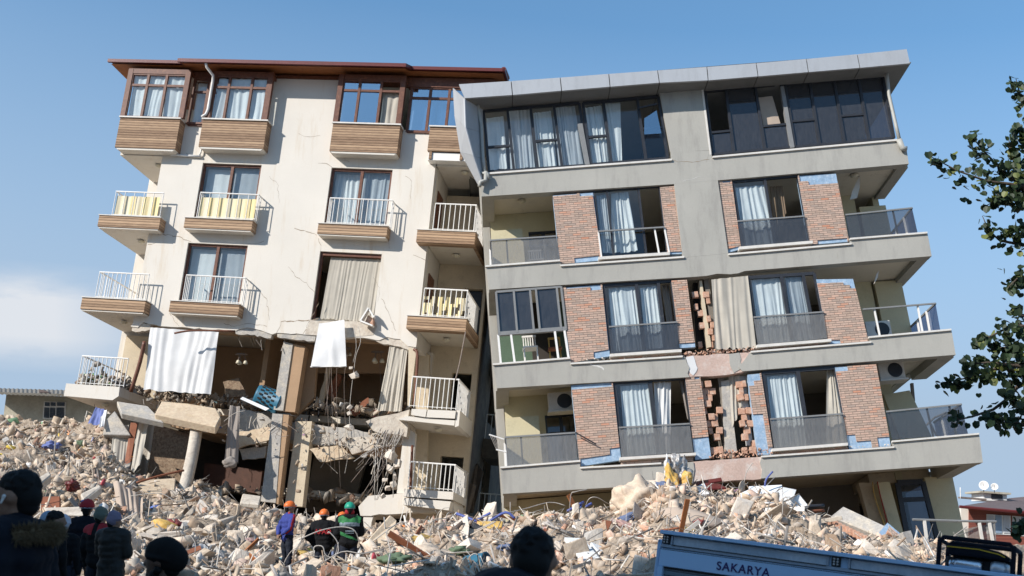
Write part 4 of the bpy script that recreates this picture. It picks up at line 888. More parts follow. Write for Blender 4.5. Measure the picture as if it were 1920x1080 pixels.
tilecol((1338, 1322), (1348, 1334), 535, 650, -.2, .8)
MB(B).pp([(1352, 715), (1366, 712), (1382, 848), (1360, 850)], -.3, -.6).build('broken_pier', M['concrete'], gb)
MB(B).pp([(1384, 706), (1398, 705), (1412, 835), (1400, 835)], -.4, -.5).build('broken_pier', M['sheet'], gb)
MB(B).pp([(1300, 530), (1312, 530), (1324, 650), (1306, 650)], -.7, -.9).build('broken_pier', M['dark'], gb)
MB(B).pp([(1311, 526), (1316, 526), (1334, 650), (1326, 652)], -.25, -.5).build('broken_pier', M['cream_dark'], gb)
# little heaps of plaster and tile crumbs on the ledges
def crumbs(fr, p, q, w, n, name, mat, par, s=(.015, .05), seed=0, up=.06):
    r_ = random.Random(seed); m = MB(fr)
    for i in range(n):
        t = r_.random(); a = fr.P(p[0]+(q[0]-p[0])*t, p[1]+(q[1]-p[1])*t, w); z = r_.uniform(*s)
        c = fr.X(a[0], a[1]+r_.uniform(0, up), w+r_.uniform(-.2, .05)); vs = [c+Vector((r_.uniform(-1, 1), r_.uniform(-1, 1), r_.uniform(-1, 1)))*z for _ in range(8)]
        bm = bmesh.new(); [bm.verts.new(x) for x in vs]; bmesh.ops.convex_hull(bm, input=bm.verts); bm.verts.ensure_lookup_table()
        vv = [v for v in bm.verts if v.link_faces]; ix = {v: k for k, v in enumerate(vv)}
        m.raw([v.co.copy() for v in vv], [[ix[v] for v in f.verts] for f in bm.faces]); bm.free()
    o = m.build(name, M[mat], par); o['kind'] = 'stuff'; return o
crumbs(B, (1280, 668), (1420, 656), -.05, 120, 'tile_crumbs', 'clay', gb, seed=1, up=.12)
crumbs(B, (1290, 664), (1560, 646), -.02, 90, 'plaster_crumbs', 'pink_concrete', gb, seed=2)
crumbs(B, (1330, 860), (1460, 852), -.05, 160, 'tile_crumbs', 'clay', gb, seed=3, up=.2)
crumbs(B, (1070, 678), (1280, 666), .0, 60, 'plaster_crumbs', 'pale_concrete', gb, (.01, .03), seed=4)
crumbs(B, (1460, 848), (1675, 836), .0, 60, 'plaster_crumbs', 'pale_concrete', gb, (.01, .03), seed=5)
for k, (px, mt) in enumerate(([(1288, 672), (1300, 668), (1312, 700), (1296, 712), (1290, 690)], [(1360, 664), (1384, 660), (1390, 694), (1372, 700)], ) and [([(1286, 670), (1300, 667), (1308, 690), (1300, 704), (1290, 690)], 'sheet'), ([(1366, 664), (1386, 661), (1392, 690), (1376, 699), (1368, 680)], 'grey')]):
    MB(B).prism(ragged(Q(B, px+[px[0]], -.02), .03, .12, rng)[:-1], -.02, -.034).build('plaster_patch', M[mt], gb)
# fascia cracks of the grey render
M['crackl'] = surf('pale_crack', (.62, .60, .56), .95, .1, 5)
for k, (p, th, mt) in enumerate([([(1254, 297), (1268, 302), (1272, 304), (1310, 303), (1330, 299)], .008, 'crackm'), ([(1273, 304), (1269, 318), (1270, 325)], .006, 'crackl'), ([(1280, 340), (1300, 335), (1315, 332)], .008, 'crackl'), ([(1080, 500), (1084, 520)], .0, 'crackm'), ([(1570, 475), (1571, 486)], .006, 'crackm'), ([(1106, 683), (1120, 686), (1132, 692)], .03, 'crackl'), ([(1328, 290), (1324, 304)], .008, 'crackm')]):
    if th: crack(B, gb, p, 0, th, mt, 50+k)
# rain pipes
m = MB(B); m.tube([B.X(*B.P(x, y, .12), .12) for x, y in ((894.5, 190), (896, 200), (903, 235), (906, 300), (910, 328))], .055, 8); m.tube([B.X(*B.P(x, y, .16), .16) for x, y in ((911, 322), (911, 338), (905, 340), (901, 341), (899, 350))], .06, 8)
m.tube([B.X(*B.P(x, y, .16), .16) for x, y in ((899, 324), (914, 326), (917, 335))], .05, 8); m.build('downpipe', M['pipe'], gb, smooth=True)
m = MB(B); m.tube([B.X(*B.P(x, y, .1), .1) for x, y in ((1662, 128), (1664, 150), (1667, 178), (1680, 235), (1686, 260))], .055, 8); m.tube([B.X(*B.P(x, y, .12), .12) for x, y in ((1686, 262), (1692, 278), (1700, 279))], .09, 8)
m.build('downpipe', M['pipe'], gb, smooth=True)
# lamps, hanging lamp shade, air conditioners, chairs, drying racks
dome_light(B, (978, 375), 2.86, 'round ceiling lamp over the top left corner balcony of the grey building')
dome_light(B, (1601, 327), 2.86, 'round ceiling lamp over the top right corner balcony of the grey building')
MB(B).box(6.5, 8.36, -6.5, -6.18, -7.4, -2.64).build('ceiling_beam', M['cream_dark'], gb)
# ground storey behind the rubble
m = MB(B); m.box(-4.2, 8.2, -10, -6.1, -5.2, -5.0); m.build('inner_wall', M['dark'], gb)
MB(B).pp([(1645, 905), (1668, 903), (1702, 1030), (1682, 1035)], -1.8, -2.3).build('ground_floor_pier', M['olive'], gb)
MB(B).pp([(1733, 895), (1786, 893), (1812, 1020), (1762, 1040)], -2.2, -2.4).build('ground_floor_pier', M['olive'], gb)
MB(B).pp([(1610, 905), (1640, 905), (1665, 1030), (1645, 1030)], -2.4, -2.7).build('ground_floor_pier', M['cream_dark'], gb)
win([(1682, 905), (1730, 903), (1760, 1020), (1704, 1022)], -2.1, (0, 1), {0: (.28,)}, gm='pane_dark', t=.14)
m = MB(B); m.box(-4.2, 8.0, -6.75, -6.45, -5.0, -4.6); m.build('ceiling_beam', M['cream_dark'], gb)
m = MB(B); m.pp([(946, 940), (1180, 920), (1178, 990), (950, 1000)], -2.3, -2.5); m.build('balcony_wall', M['olive'], gb)
# ================================================================ ground, street, rubble
rng = random.Random(5)
m = MB(); m.raw([(-400, -200, 0), (400, -200, 0), (400, 900, 0), (-400, 900, 0)], [(0, 1, 2, 3)]); m.v = [p+Vector((0, 0, .35)) for p in m.v]
M['dirt'] = surf('dusty_ground', (.30, .26, .21), .95, .2, .6, (.22, .19, .16), (.45, .7), .4, 20, .1)
m.build('ground', M['dirt'], kind='structure')
m = MB(); m.raw([(-60, -5.5, .354), (60, -5.5, .354), (60, 14, .354), (-60, 14, .354)], [(0, 1, 2, 3)])
m.build('road', surf('asphalt', (.055, .054, .052), .9, .2, 1), kind='structure')
def zp(px, py, Y): return at(px, py, Y).z
COL = [  # picture column: (distance, picture height or ('z', height)) from the foot of the heap to behind it
 (-420, [(17, ('z', .2)), (22, 1062), (30, 950), (43, 800), (50, ('z', 4)), (70, ('z', 0))]),
 (0, [(17, ('z', .2)), (22, 1062), (30, 945), (43, 790), (50, ('z', 4)), (70, ('z', 0))]),
 (100, [(17, ('z', .2)), (22, 1066), (30, 955), (43, 786), (50, ('z', 4)), (70, ('z', 0))]),
 (185, [(17, ('z', .2)), (22, 1070), (30, 975), (41.5, 776), (48, ('z', 4)), (70, ('z', 0))]),
 (225, [(17, ('z', .2)), (22, 1072), (30, 985), (38.6, 850), (44, ('z', 4)), (70, ('z', 0))]),
 (260, [(17, ('z', .2)), (22, 1072), (30, 985), (37.3, 898), (44, ('z', 4)), (70, ('z', 0))]),
 (350, [(17, ('z', .2)), (22, 1072), (30, 992), (37, 912), (44, ('z', 3.6)), (70, ('z', 0))]),
 (470, [(17, ('z', .2)), (22, 1076), (29, 1022), (36.5, 948), (44, ('z', 3.2)), (70, ('z', 0))]),
 (540, [(17, ('z', .2)), (21.5, 1082), (27, 1075), (35.5, 966), (44, ('z', 2.8)), (70, ('z', 0))]),
 (620, [(17, ('z', .3)), (22, 1066), (27, 1078), (35, 982), (44, ('z', 2.4)), (70, ('z', 0))]),
 (690, [(17, ('z', .3)), (22, 1052), (27, 1050), (33.5, 992), (44, ('z', 2.0)), (70, ('z', 0))]),
 (760, [(17, ('z', .3)), (20.5, 1060), (26, 1015), (31, 986), (38, ('z', 1.6)), (70, ('z', 0))]),
 (900, [(17, ('z', .3)), (20.5, 1060), (26, 1010), (31, 978), (37, ('z', 1.4)), (70, ('z', 0))]),
 (1040, [(17, ('z', .3)), (20.5, 1060), (26, 1005), (31, 970), (37, ('z', 1.4)), (70, ('z', 0))]),
 (1130, [(17, ('z', .3)), (20.5, 1055), (26, 1000), (31, 958), (37, ('z', 1.4)), (70, ('z', 0))]),
 (1200, [(17, ('z', .3)), (20.5, 1050), (26, 985), (31, 918), (37, ('z', 1.4)), (70, ('z', 0))]),
 (1255, [(17, ('z', .3)), (20.5, 1045), (26, 970), (30.6, 897), (36, ('z', 1.4)), (70, ('z', 0))]),
 (1340, [(17, ('z', .3)), (20.5, 1045), (26, 985), (30.6, 914), (36, ('z', 1.4)), (70, ('z', 0))]),
 (1430, [(17, ('z', .3)), (20.5, 1050), (26, 990), (30.6, 925), (36, ('z', 1.4)), (70, ('z', 0))]),
 (1510, [(17, ('z', .3)), (20.5, 1060), (26, 1000), (30.6, 955), (36, ('z', 1.3)), (70, ('z', 0))]),
 (1600, [(17, ('z', .3)), (20.5, 1065), (26, 1020), (30.6, 990), (36, ('z', 1.2)), (70, ('z', 0))]),
 (1720, [(17, ('z', .3)), (20.5, 1070), (26, 1040), (30.6, 1025), (36, ('z', 1.0)), (70, ('z', 0))]),
 (2400, [(17, ('z', .2)), (20.5, 1085), (26, 1070), (30.6, 1060), (36, ('z', .8)), (70, ('z', 0))])]
KN = [(px, [(Y, (p[1] if isinstance(p, tuple) else zp(px, p, Y))) for Y, p in ks]) for px, ks in COL]
def heap(px, Y):
    for (a, ka), (b, kb) in zip(KN[:-1], KN[1:]):
        if px <= b: break
    t = min(1, max(0, (px-a)/(b-a))); t = t*t*(3-2*t)
    ks = [(y0*(1-t)+y1*t, z0*(1-t)+z1*t) for (y0, z0), (y1, z1) in zip(ka, kb)]
    if Y <= ks[0][0]: return max(0, ks[0][1]-(ks[0][0]-Y)*.3)
    for (y0, z0), (y1, z1) in zip(ks[:-1], ks[1:]):
        if Y <= y1: return z0+(z1-z0)*(Y-y0)/(y1-y0)
    return 0
def gz(X, Y):
    px = 960+FPX*X/(Y*math.cos(PITCH)+.2)
    z = heap(px, Y); a = min(1, z/1.2)
    n = noise.noise(Vector((X*.55, Y*.55, 1)))*.5+noise.noise(Vector((X*1.7, Y*1.7, 5)))*.30+noise.noise(Vector((X*4.5, Y*4.5, 9)))*.06
    return max(-.05, z-.10+n*a)
nx, ny = 300, 120
vs = []; fs = []
for j in range(ny+1):
    Y = 15.5+(j/ny)**1.15*36
    for i in range(nx+1):
        px = -420+2500*i/nx; X = (px-960)*Y*math.cos(PITCH)/FPX; vs.append((X, Y, gz(X, Y)))
fs = [(j*(nx+1)+i, j*(nx+1)+i+1, (j+1)*(nx+1)+i+1, (j+1)*(nx+1)+i) for j in range(ny) for i in range(nx)]
m = MB(); m.raw(vs, fs)
M['rubble'] = surf('dust_and_gap_shade', (.40, .32, .24), .97, .35, 2.2, (.20, .15, .108), (.46, .66), 1.0, 14, .16)  # base darker than the loose chunks, painting shade into the gaps between
m.build('rubble_mound', M['rubble'], kind='stuff', label='dusty heap of crushed concrete and plaster in front of both buildings', cat='rubble', uv=False)
# chunks -------------------------------------------------------
def hullmesh(n, seed, flat=1.0, jag=.35):
    r_ = random.Random(seed); bm = bmesh.new(); sh = [r_.uniform(-.35, .35) for _ in range(3)]
    for sx_ in (-1, 1):
        for sy_ in (-1, 1):
            for sz_ in (-1, 1):
                p = Vector((sx_*(1-jag*r_.random()), sy_*(1-jag*r_.random()), sz_*(1-jag*.6*r_.random()))); p.x += sh[0]*p.z; p.y += sh[1]*p.x
                if r_.random() < .45:                  # corner knocked off
                    for ax_ in range(3):
                        q = p.copy(); q[ax_] *= r_.uniform(.1, .6); bm.verts.new(Vector((q.x*.8, q.y*.8, q.z*flat*.8)))
                else: bm.verts.new(Vector((p.x*.8, p.y*.8, p.z*flat*.8)))
    bmesh.ops.convex_hull(bm, input=bm.verts)
    for v in [v for v in bm.verts if not v.link_faces]: bm.verts.remove(v)
    bmesh.ops.triangulate(bm, faces=bm.faces); bm.verts.ensure_lookup_table()
    v = np.array([v.co[:] for v in bm.verts]); ix = {q: i for i, q in enumerate(bm.verts)}
    f = np.array([[ix[q] for q in g.verts] for g in bm.faces]); bm.free(); return v, f
TP = [hullmesh(random.Random(k).choice((9, 11, 14)), k, (.45, .7, .9, .2, .3, .12)[k % 6], .4) for k in range(30)]
STK = [(np.array([(x, y, z) for z in (-1, 1) for y in (-.05, .05) for x in (-.05*(1+k), .05*(1+k))]), np.array([(0, 1, 3), (0, 3, 2), (4, 6, 7), (4, 7, 5), (0, 4, 5), (0, 5, 1), (2, 3, 7), (2, 7, 6), (0, 2, 6), (0, 6, 4), (1, 5, 7), (1, 7, 3)])) for k in (0, 2, 5)]
def rotm(r_):
    q = np.array([r_.gauss(0, 1) for _ in range(4)]); q /= np.linalg.norm(q); a, b, c, d = q
    return np.array([[1-2*(c*c+d*d), 2*(b*c-a*d), 2*(b*d+a*c)], [2*(b*c+a*d), 1-2*(b*b+d*d), 2*(c*d-a*b)], [2*(b*d-a*c), 2*(c*d+a*b), 1-2*(b*b+c*c)]])
PAL = [((.50, .395, .29), 38), ((.58, .475, .37), 24), ((.41, .36, .30), 13), ((.36, .265, .185), 13), ((.46, .27, .18), 4), ((.70, .67, .62), 3), ((.13, .10, .08), 3), ((.54, .40, .31), 6)]
PALC = [(.10, .16, .42), (.62, .45, .08), (.45, .08, .10), (.20, .34, .20), (.75, .30, .10), (.35, .18, .30), (.25, .45, .50)]
def pick(r_, cloth_p=.02):
    if r_.random() < cloth_p: return r_.choice(PALC)
    t = r_.random()*sum(w for _, w in PAL)
    for c, w in PAL:
        t -= w
        if t <= 0: break
    k = r_.uniform(.82, 1.15); return tuple(min(.9, x*k) for x in c)
def vcolmat(name, rough=.95, bump=.8):
    m, n, b = newmat(name); a = N(n, 'Attribute', attribute_name='col'); t = N(n, 'TexCoord')
    z = N(n, 'TexNoise', Scale=9, Detail=7, Roughness=.7); n.links.new(t.outputs['Object'], z.inputs['Vector'])
    o = N(n, 'MixRGB', blend_type='OVERLAY'); o.inputs[0].default_value = .55; n.links.new(a.outputs['Color'], o.inputs[1]); n.links.new(z.outputs['Fac'], o.inputs[2])
    n.links.new(o.outputs[0], b.inputs['Base Color']); b.inputs['Roughness'].default_value = rough
    bp = N(n, 'Bump', Strength=bump, Distance=.006); n.links.new(z.outputs['Fac'], bp.inputs['Height']); n.links.new(bp.outputs[0], b.inputs['Normal']); return m
M['vcol'] = vcolmat('crumbled_masonry')
def cloud(name, items, label, cat, mat='vcol'):
    """items: (template, rotation, scale3, position, colour) joined into one stuff mesh"""
    V = []; F_ = []; Cc = []; n = 0
    for (v, f), R, s, p, c in items:
        V.append((v*s)@R.T+p); F_.append(f+n); n += len(v); Cc.append(np.tile(np.array([c[0], c[1], c[2], 1.0]), (len(v), 1)))
    V = np.concatenate(V).astype(np.float32); F_ = np.concatenate(F_).astype(np.int32); Cc = np.concatenate(Cc).astype(np.float32)
    base = np.array([V[:, 0].mean(), V[:, 1].mean(), V[:, 2].min()], dtype=np.float32)
    me = bpy.data.meshes.new(name); me.vertices.add(len(V)); me.vertices.foreach_set('co', (V-base).ravel())
    me.loops.add(F_.size); me.loops.foreach_set('vertex_index', F_.ravel()); me.polygons.add(len(F_))
    me.polygons.foreach_set('loop_start', np.arange(0, F_.size, 3, dtype=np.int32)); me.polygons.foreach_set('loop_total', np.full(len(F_), 3, dtype=np.int32))
    me.update(calc_edges=True); at_ = me.color_attributes.new('col', 'FLOAT_COLOR', 'POINT'); at_.data.foreach_set('color', Cc.ravel())
    me.materials.append(M[mat]); o = bpy.data.objects.new(name, me); o.location = Vector(base.tolist()); C.objects.link(o)
    return tag(o, label, cat, None, 'stuff')
def spot(r_, x0, x1, y0, y1):
    px = r_.uniform(x0, x1); Y = r_.uniform(y0, y1); X = (px-960)*Y*math.cos(PITCH)/FPX; return px, X, Y, gz(X, Y)
r_ = random.Random(77); its = []
def scatter(n, x0, x1, y0, y1, s0, s1, pw=2.2, cp=.02, tint=None):
    for _ in range(n):
        px, X, Y, z = spot(r_, x0, x1, y0, y1)
        if z < .12: continue
        s = s0+(s1-s0)*r_.random()**pw; sc = np.array([r_.uniform(.7, 2.1), r_.uniform(.4, 1.1), r_.uniform(.22, .8)])*s
        if s > s0*1.8 and noise.noise(Vector((X*.7, Y*.7, 3))) < -.06 and r_.random() < .7: s = s0*r_.uniform(.6, 1.4); sc = np.array([1, .8, .6])*s
        c = pick(r_, cp)
        if tint: c = tuple(c[i]*tint[i] for i in range(3))
        its.append((r_.choice(TP), rotm(r_), sc, np.array([X, Y, z+s*.05]), c))
scatter(15000, -60, 300, 19, 44, .02, .19, 4.0, .03)
scatter(9500, 180, 720, 19, 38, .02, .24, 3.6, .015)
scatter(15000, 680, 1800, 19, 32, .014, .15, 3.8, .015, (1.13, 1.1, 1.1))
scatter(4000, 680, 1500, 26, 31.5, .02, .2, 3.4, .02, (1.13, 1.1, 1.1))
for _ in range(4200):                                  # splinters, laths, torn strips
    px, X, Y, z = spot(r_, -60, 1800, 19, 40)
    if z < .15 or (px > 700 and Y > 32): continue
    s = r_.uniform(.08, .45); its.append((r_.choice(STK), rotm(r_), np.array([.18, .18, 1])*s, np.array([X, Y, z+.06+.1*r_.random()]), r_.choice([(.50, .42, .33), (.28, .2, .14), (.62, .58, .52), (.2, .18, .16), (.4, .36, .32)])))
for _ in range(2000):                                  # rubble inside the broken rooms
    u = r_.uniform(-3.8, 5.5); lv, base = r_.choice(((3, -6.55), (3, -6.55), (2, -9.6)))
    kk = r_.choice((.35, .6, .8)); w_ = r_.uniform(-4.5, -.7); p = A.X(u, base+abs(r_.gauss(0, .13))+(.09*max(0, -w_-1) if lv == 2 else .05*(-w_-1)), w_); s = .02+.20*r_.random()**3.2
    its.append((r_.choice(TP+STK*3), rotm(r_), np.array([1.5, .8, .6])*s, np.array(p[:]), tuple(x*kk for x in pick(r_, .03))))
for _ in range(500):
    p = A.X(r_.uniform(-5.8, -4.3), -6.45+abs(r_.gauss(0, .22)), r_.uniform(-2.6, .2)); s = r_.uniform(.04, .16)
    its.append((r_.choice(TP+STK*4), rotm(r_), np.array([1.2, .8, .8])*s, np.array(p[:]), r_.choice([(.4, .34, .28), (.28, .2, .14), (.16, .13, .11), (.55, .5, .42), (.2, .4, .1) if r_.random() < .2 else (.35, .3, .25)])))
for _ in range(110):                                   # masonry hanging on the torn reinforcement around the columns
    x, y, s0_ = r_.choice(((572, 0, 14), (700, 0, 26), (455, 0, 40), (620, 0, 50))); y = r_.uniform(780, 945) if s0_ < 20 else r_.uniform(795, 840)
    p = at(x-(y-780)*.12*(s0_ < 20)+r_.gauss(0, s0_*.5), y, r_.uniform(37.6, 38.3)); s = .02+.10*r_.random()**2.5
    its.append((r_.choice(TP+STK), rotm(r_), np.array([1.3, .8, .8])*s, np.array(p[:]), tuple(x_*.85 for x_ in pick(r_, .02))))
cloud('crushed_rubble', its, 'loose crushed rubble, plaster crumbs and splinters lying over the heaps', 'rubble')
# larger blocks, each a thing of its own
CM = [surf('chunk_tan', (.52, .425, .325), .95, .2, 2.5, (.60, .51, .41), (.45, .65), .45, 7, .14), surf('chunk_pale', (.66, .575, .48), .95, .16, 2.5, (.52, .43, .34), (.5, .7), .45, 7, .12),
      surf('chunk_grey', (.44, .415, .38), .95, .2, 2.5, (.54, .47, .39), (.5, .7), .45, 7, .14), surf('chunk_brown', (.36, .25, .17), .95, .25, 2.5, (.5, .4, .3), (.5, .7), .45, 7, .14), surf('chunk_tile', (.52, .28, .18), .95, .25, 2.5, (.6, .5, .4), (.55, .7), .45, 7, .14)]
CN = ['tan', 'pale', 'grey', 'brown', 'brick-red']
def rough_block(seed, flat):
    v, f = hullmesh(15, 500+seed, flat, .3); me = bpy.data.meshes.new('concrete_block'); me.from_pydata([tuple(x) for x in v], [], [tuple(int(i) for i in q) for q in f])
    bm = bmesh.new(); bm.from_mesh(me); bmesh.ops.dissolve_limit(bm, angle_limit=.2, verts=bm.verts, edges=bm.edges)
    bmesh.ops.bevel(bm, geom=list(bm.edges), offset=.02, segments=1, affect='EDGES', clamp_overlap=True)
    bmesh.ops.triangulate(bm, faces=bm.faces); bmesh.ops.subdivide_edges(bm, edges=bm.edges, cuts=1, use_grid_fill=True)
    for q in bm.verts: q.co += q.co.normalized()*noise.noise(q.co*2.6+Vector((seed, 0, 0)))*.06
    bmesh.ops.recalc_face_normals(bm, faces=bm.faces); bm.to_mesh(me); bm.free(); return me
BL = [[rough_block(k*5+c, (.5, .8, .35, .65)[k % 4]) for k in range(5)] for c in range(5)]
for c in range(5):
    for me in BL[c]: me.materials.append(CM[c])
def zone(px, Y):
    if px < 235: return 'left heap' 
    if px < 520: return 'heap under the cream building'
    if px < 700: return 'hollow around the rescuers'
    if px < 1190: return 'heap between the two buildings'
    if px < 1520: return 'high heap below the grey building'
    return 'low heap at the right corner'
for k in range(46):                                    # flat slab pieces lying at all angles
    px = r_.uniform(225, 560) if k < 30 else r_.uniform(0, 1500); Y = r_.uniform(23, 35) if px < 560 else r_.uniform(22, 30)
    X = (px-960)*Y*math.cos(PITCH)/FPX; z = gz(X, Y)
    if z < .4 or 515 < px < 690: continue
    o = bpy.data.objects.new('concrete_fragment', BL[r_.choice((0, 1, 1, 2))][0]); C.objects.link(o); s = r_.uniform(.22, .5)
    o.location = (X, Y, z+.06); o.scale = (s*r_.uniform(.8, 1.3), s*.8, s*.38); o.rotation_euler = (r_.gauss(.35, .4), r_.gauss(0, .45), r_.uniform(0, 6.28))
    tag(o, f'{"big" if s > .36 else "smaller"} flat slab piece {["tilted to the left", "tilted to the right", "lying flat", "standing steeply"][k % 4]} in the {zone(px, Y)}', 'concrete piece', 'flat broken slab pieces in the heaps')
def side(px):
    for a, b in ((0, 235), (235, 520), (520, 700), (700, 1190), (1190, 1520), (1520, 1800)):
        if px < b: break
    t = (px-a)/(b-a); return 'left end' if t < .2 else ('left half' if t < .45 else ('middle' if t < .6 else ('right half' if t < .82 else 'right end')))
nb = 0
for k in range(1500):
    if nb >= 285: break
    px = r_.uniform(-10, 1700); Y = r_.uniform(20.5, 42)
    if px > 215 and Y > 36: continue
    if px > 700 and Y > 31: continue
    if 500 < px < 690 and 24 < Y < 31: continue
    if px > 700 and r_.random() < .35: continue
    X = (px-960)*Y*math.cos(PITCH)/FPX; z = gz(X, Y)
    if z < .3: continue
    s = .10+.26*r_.random()**1.8
    if px < 230: s *= .7
    ci = r_.choices(range(5), ((30, 30, 16, 12, 5) if px < 700 else (22, 48, 14, 4, 4)))[0]
    me = BL[ci][r_.randrange(5)]; o = bpy.data.objects.new('concrete_block', me); C.objects.link(o)
    o.location = (X, Y, z+s*.02); o.scale = (s*r_.uniform(1.0, 1.9), s*r_.uniform(.6, 1.0), s*r_.uniform(.35, .85)); o.rotation_euler = [r_.uniform(0, 6.28) for _ in range(3)]
    sz = 'large' if s > .24 else ('medium' if s > .16 else 'small')
    wz = 'near the foot' if Y < 25.5 else ('halfway up' if Y < 32 else 'near the crest')
    if px >= 700: wz = 'near the foot' if Y < 24 else ('halfway up' if Y < 28 else 'near the crest')
    tag(o, f'{sz} {CN[ci]} block {wz}, {side(px)} of the {zone(px, Y)}', 'rubble block', 'broken concrete and masonry blocks in the heaps'); nb += 1
# bent wires and bars, each a thing
def wire(pts, r, mat, label, name='bent_rebar', group='bent reinforcing bars sticking out of the rubble', cat='rebar'):
    P = [Vector(p) for p in pts]; o = []
    for i in range(len(P)-1):                          # smooth through the points
        p0, p1, p2, p3 = P[max(i-1, 0)], P[i], P[i+1], P[min(i+2, len(P)-1)]
        for t in (0, .25, .5, .75): o.append(.5*((2*p1)+(p2-p0)*t+(2*p0-5*p1+4*p2-p3)*t*t+(3*p1-p0-3*p2+p3)*t**3))
    o.append(P[-1]); return MB().tube(o, r, 5).build(name, M[mat], label=label, cat=cat, group=group, smooth=True, uv=False)
def wpx(l): return [at(x, y, Y) for x, y, Y in l]
WR = [([(1068, 985, 29), (1070, 930, 28.6), (1080, 922, 28.5), (1100, 918, 28.6)], 'hooked wire rising above the heap left of the grey ground floor'),
 ([(1095, 960, 29.5), (1104, 936, 29), (1120, 933, 29), (1142, 945, 29.3), (1160, 940, 29.6)], 'wavy wire arching over the heap crest below the grey building'),
 ([(860, 1000, 28), (880, 975, 28), (935, 965, 28), (980, 955, 28.5), (1030, 942, 29), (1060, 948, 29)], 'long pale wire running along the crest between the buildings'),
 ([(800, 1040, 27), (803, 990, 27), (815, 975, 27), (840, 972, 27.5)], 'upright looping wire left of the blue steel frame'),
 ([(835, 990, 27.5), (838, 965, 27.5), (848, 962, 28), (860, 985, 28)], 'small hooked wire beside the blue steel frame'),
 ([(700, 1015, 25), (740, 985, 25), (760, 980, 25), (775, 1000, 25), (780, 1015, 25)], 'arched wire in front of the tilted pale slab'),
 ([(560, 1012, 23.4), (600, 995, 23.4), (640, 988, 23.5), (665, 995, 23.5), (674, 1020, 23.6)], 'long wire arching in front of the two rescuers'),
 ([(588, 1040, 23), (590, 1025, 23), (605, 1025, 23), (612, 1042, 23), (640, 1050, 23)], 'looped wire below the rescuer in the orange helmet'),
 ([(615, 1000, 23.2), (618, 998, 23.2), (632, 1015, 23.2), (634, 1035, 23.2), (622, 1050, 23)], 'wire loop between the rescuers'),
 ([(590, 1065, 22.6), (640, 1035, 22.8), (680, 1038, 22.8), (720, 1030, 23)], 'low wire lying across the near ridge'),
 ([(410, 955, 34), (412, 1000, 33), (420, 1020, 32), (470, 1035, 31)], 'thin wire trailing down the heap under the cream building'),
 ([(370, 940, 35), (400, 960, 34), (380, 985, 33), (352, 998, 32)], 'thin bent wire beside the round column'),
 ([(445, 970, 34), (440, 1000, 33), (430, 1015, 32), (445, 1035, 31)], 'thin hooked wire right of the middle of the left heap'),
 ([(1165, 955, 29), (1175, 920, 29), (1185, 910, 29), (1200, 905, 29)], 'thin wire rising left of the insulation tangle'),
 ([(1190, 960, 28), (1215, 950, 28), (1250, 935, 28), (1300, 920, 28.4)], 'long bar lying across the high heap'),
 ([(1340, 930, 29), (1360, 960, 28), (1380, 985, 27.5)], 'pale bar sloping down below the maroon board'),
 ([(950, 1000, 26), (980, 985, 26), (1000, 1000, 26), (1010, 1020, 26)], 'arched wire above the blue drum'),
 ([(866, 1078, 21), (880, 1045, 21), (895, 1040, 21), (903, 1072, 21)], 'pale bar bent over the blue drum'),
 ([(1500, 950, 29.5), (1530, 965, 29), (1545, 985, 29)], 'bar beside the folded white sheets'),
 ([(420, 790, 37.2), (440, 775, 37), (460, 770, 37)], 'short bar sticking out of the broken floor edge'),
 ([(1395, 905, 30), (1400, 885, 30), (1408, 872, 30), (1412, 868, 30)], 'short wire above the white panel'),
 ([(245, 930, 32), (300, 925, 32), (330, 940, 32), (360, 935, 32)], 'wire over the pale cloth on the heap')]
for l, lab in WR: wire(wpx(l), .012, 'wire', lab)
for k in range(95):
    px = r_.uniform(20, 1560); Y = r_.uniform(22, 34) if px < 700 else r_.uniform(21.5, 30)
    X = (px-960)*Y*math.cos(PITCH)/FPX; z = gz(X, Y); p = Vector((X, Y, z)); d = Vector((r_.gauss(0, 1), r_.gauss(0, .6), abs(r_.gauss(.6, .5)))).normalized(); pts = [p]
    L_ = r_.uniform(.12, .3)
    for i in range(r_.randint(3, 6)):
        p = p+d*L_; d = (d+Vector((r_.gauss(0, .5), r_.gauss(0, .4), r_.gauss(-.3, .5)))).normalized(); pts.append(p)
    wire(pts, r_.uniform(.006, .012), r_.choice(['wire', 'rust', 'wire']), f'short {["pale", "rusty"][k % 2]} bent bar poking out of the {zone(px, Y)}')
# hanging bundle of bars under the broken balcony, and stones caught in it
for k in range(26):
    x = r_.uniform(700, 748); y0 = 812+r_.uniform(-4, 6); p = [at(x+12, y0-6, 36.6), at(x+r_.uniform(-6, 6), y0+20, 36.4)]
    e = r_.uniform(30, 130); bend = r_.uniform(-50, 12)
    p += [at(x+bend*.4, y0+e*.6, 36.2+r_.uniform(-.4, .3)), at(x+bend, y0+e, 36.1+r_.uniform(-.4, .3))]
    wire(p, .011, r_.choice(['wire', 'rust']), 'bar of the bent bundle hanging below the broken floor edge', group='hanging bundle of bars below the broken floor')
for k, (x, y, s, Y) in enumerate([(722, 900, .12, 36), (732, 880, .14, 36), (741, 893, .13, 36), (727, 915, .12, 36), (738, 910, .14, 36), (718, 930, .1, 36), (733, 855, .2, 36), (745, 870, .16, 36)]):
    o = bpy.data.objects.new('hanging_block', BL[1][k % 5]); C.objects.link(o); o.location = at(x, y, Y); o.scale = (s, s, s*1.2); o.rotation_euler = (k, 2*k, k*.7)
    tag(o, 'pale stone caught in the bundle of bars hanging below the broken floor', 'stone', 'stones caught in the hanging bars')
wire(wpx([(672, 612, 37.3), (676, 640, 37.2), (668, 665, 37.1), (664, 690, 37.1), (656, 760, 37.1), (656, 830, 37)]), .009, 'wire', 'thin cable carrying a string of stones down the open rooms', 'cable', None, 'cable')
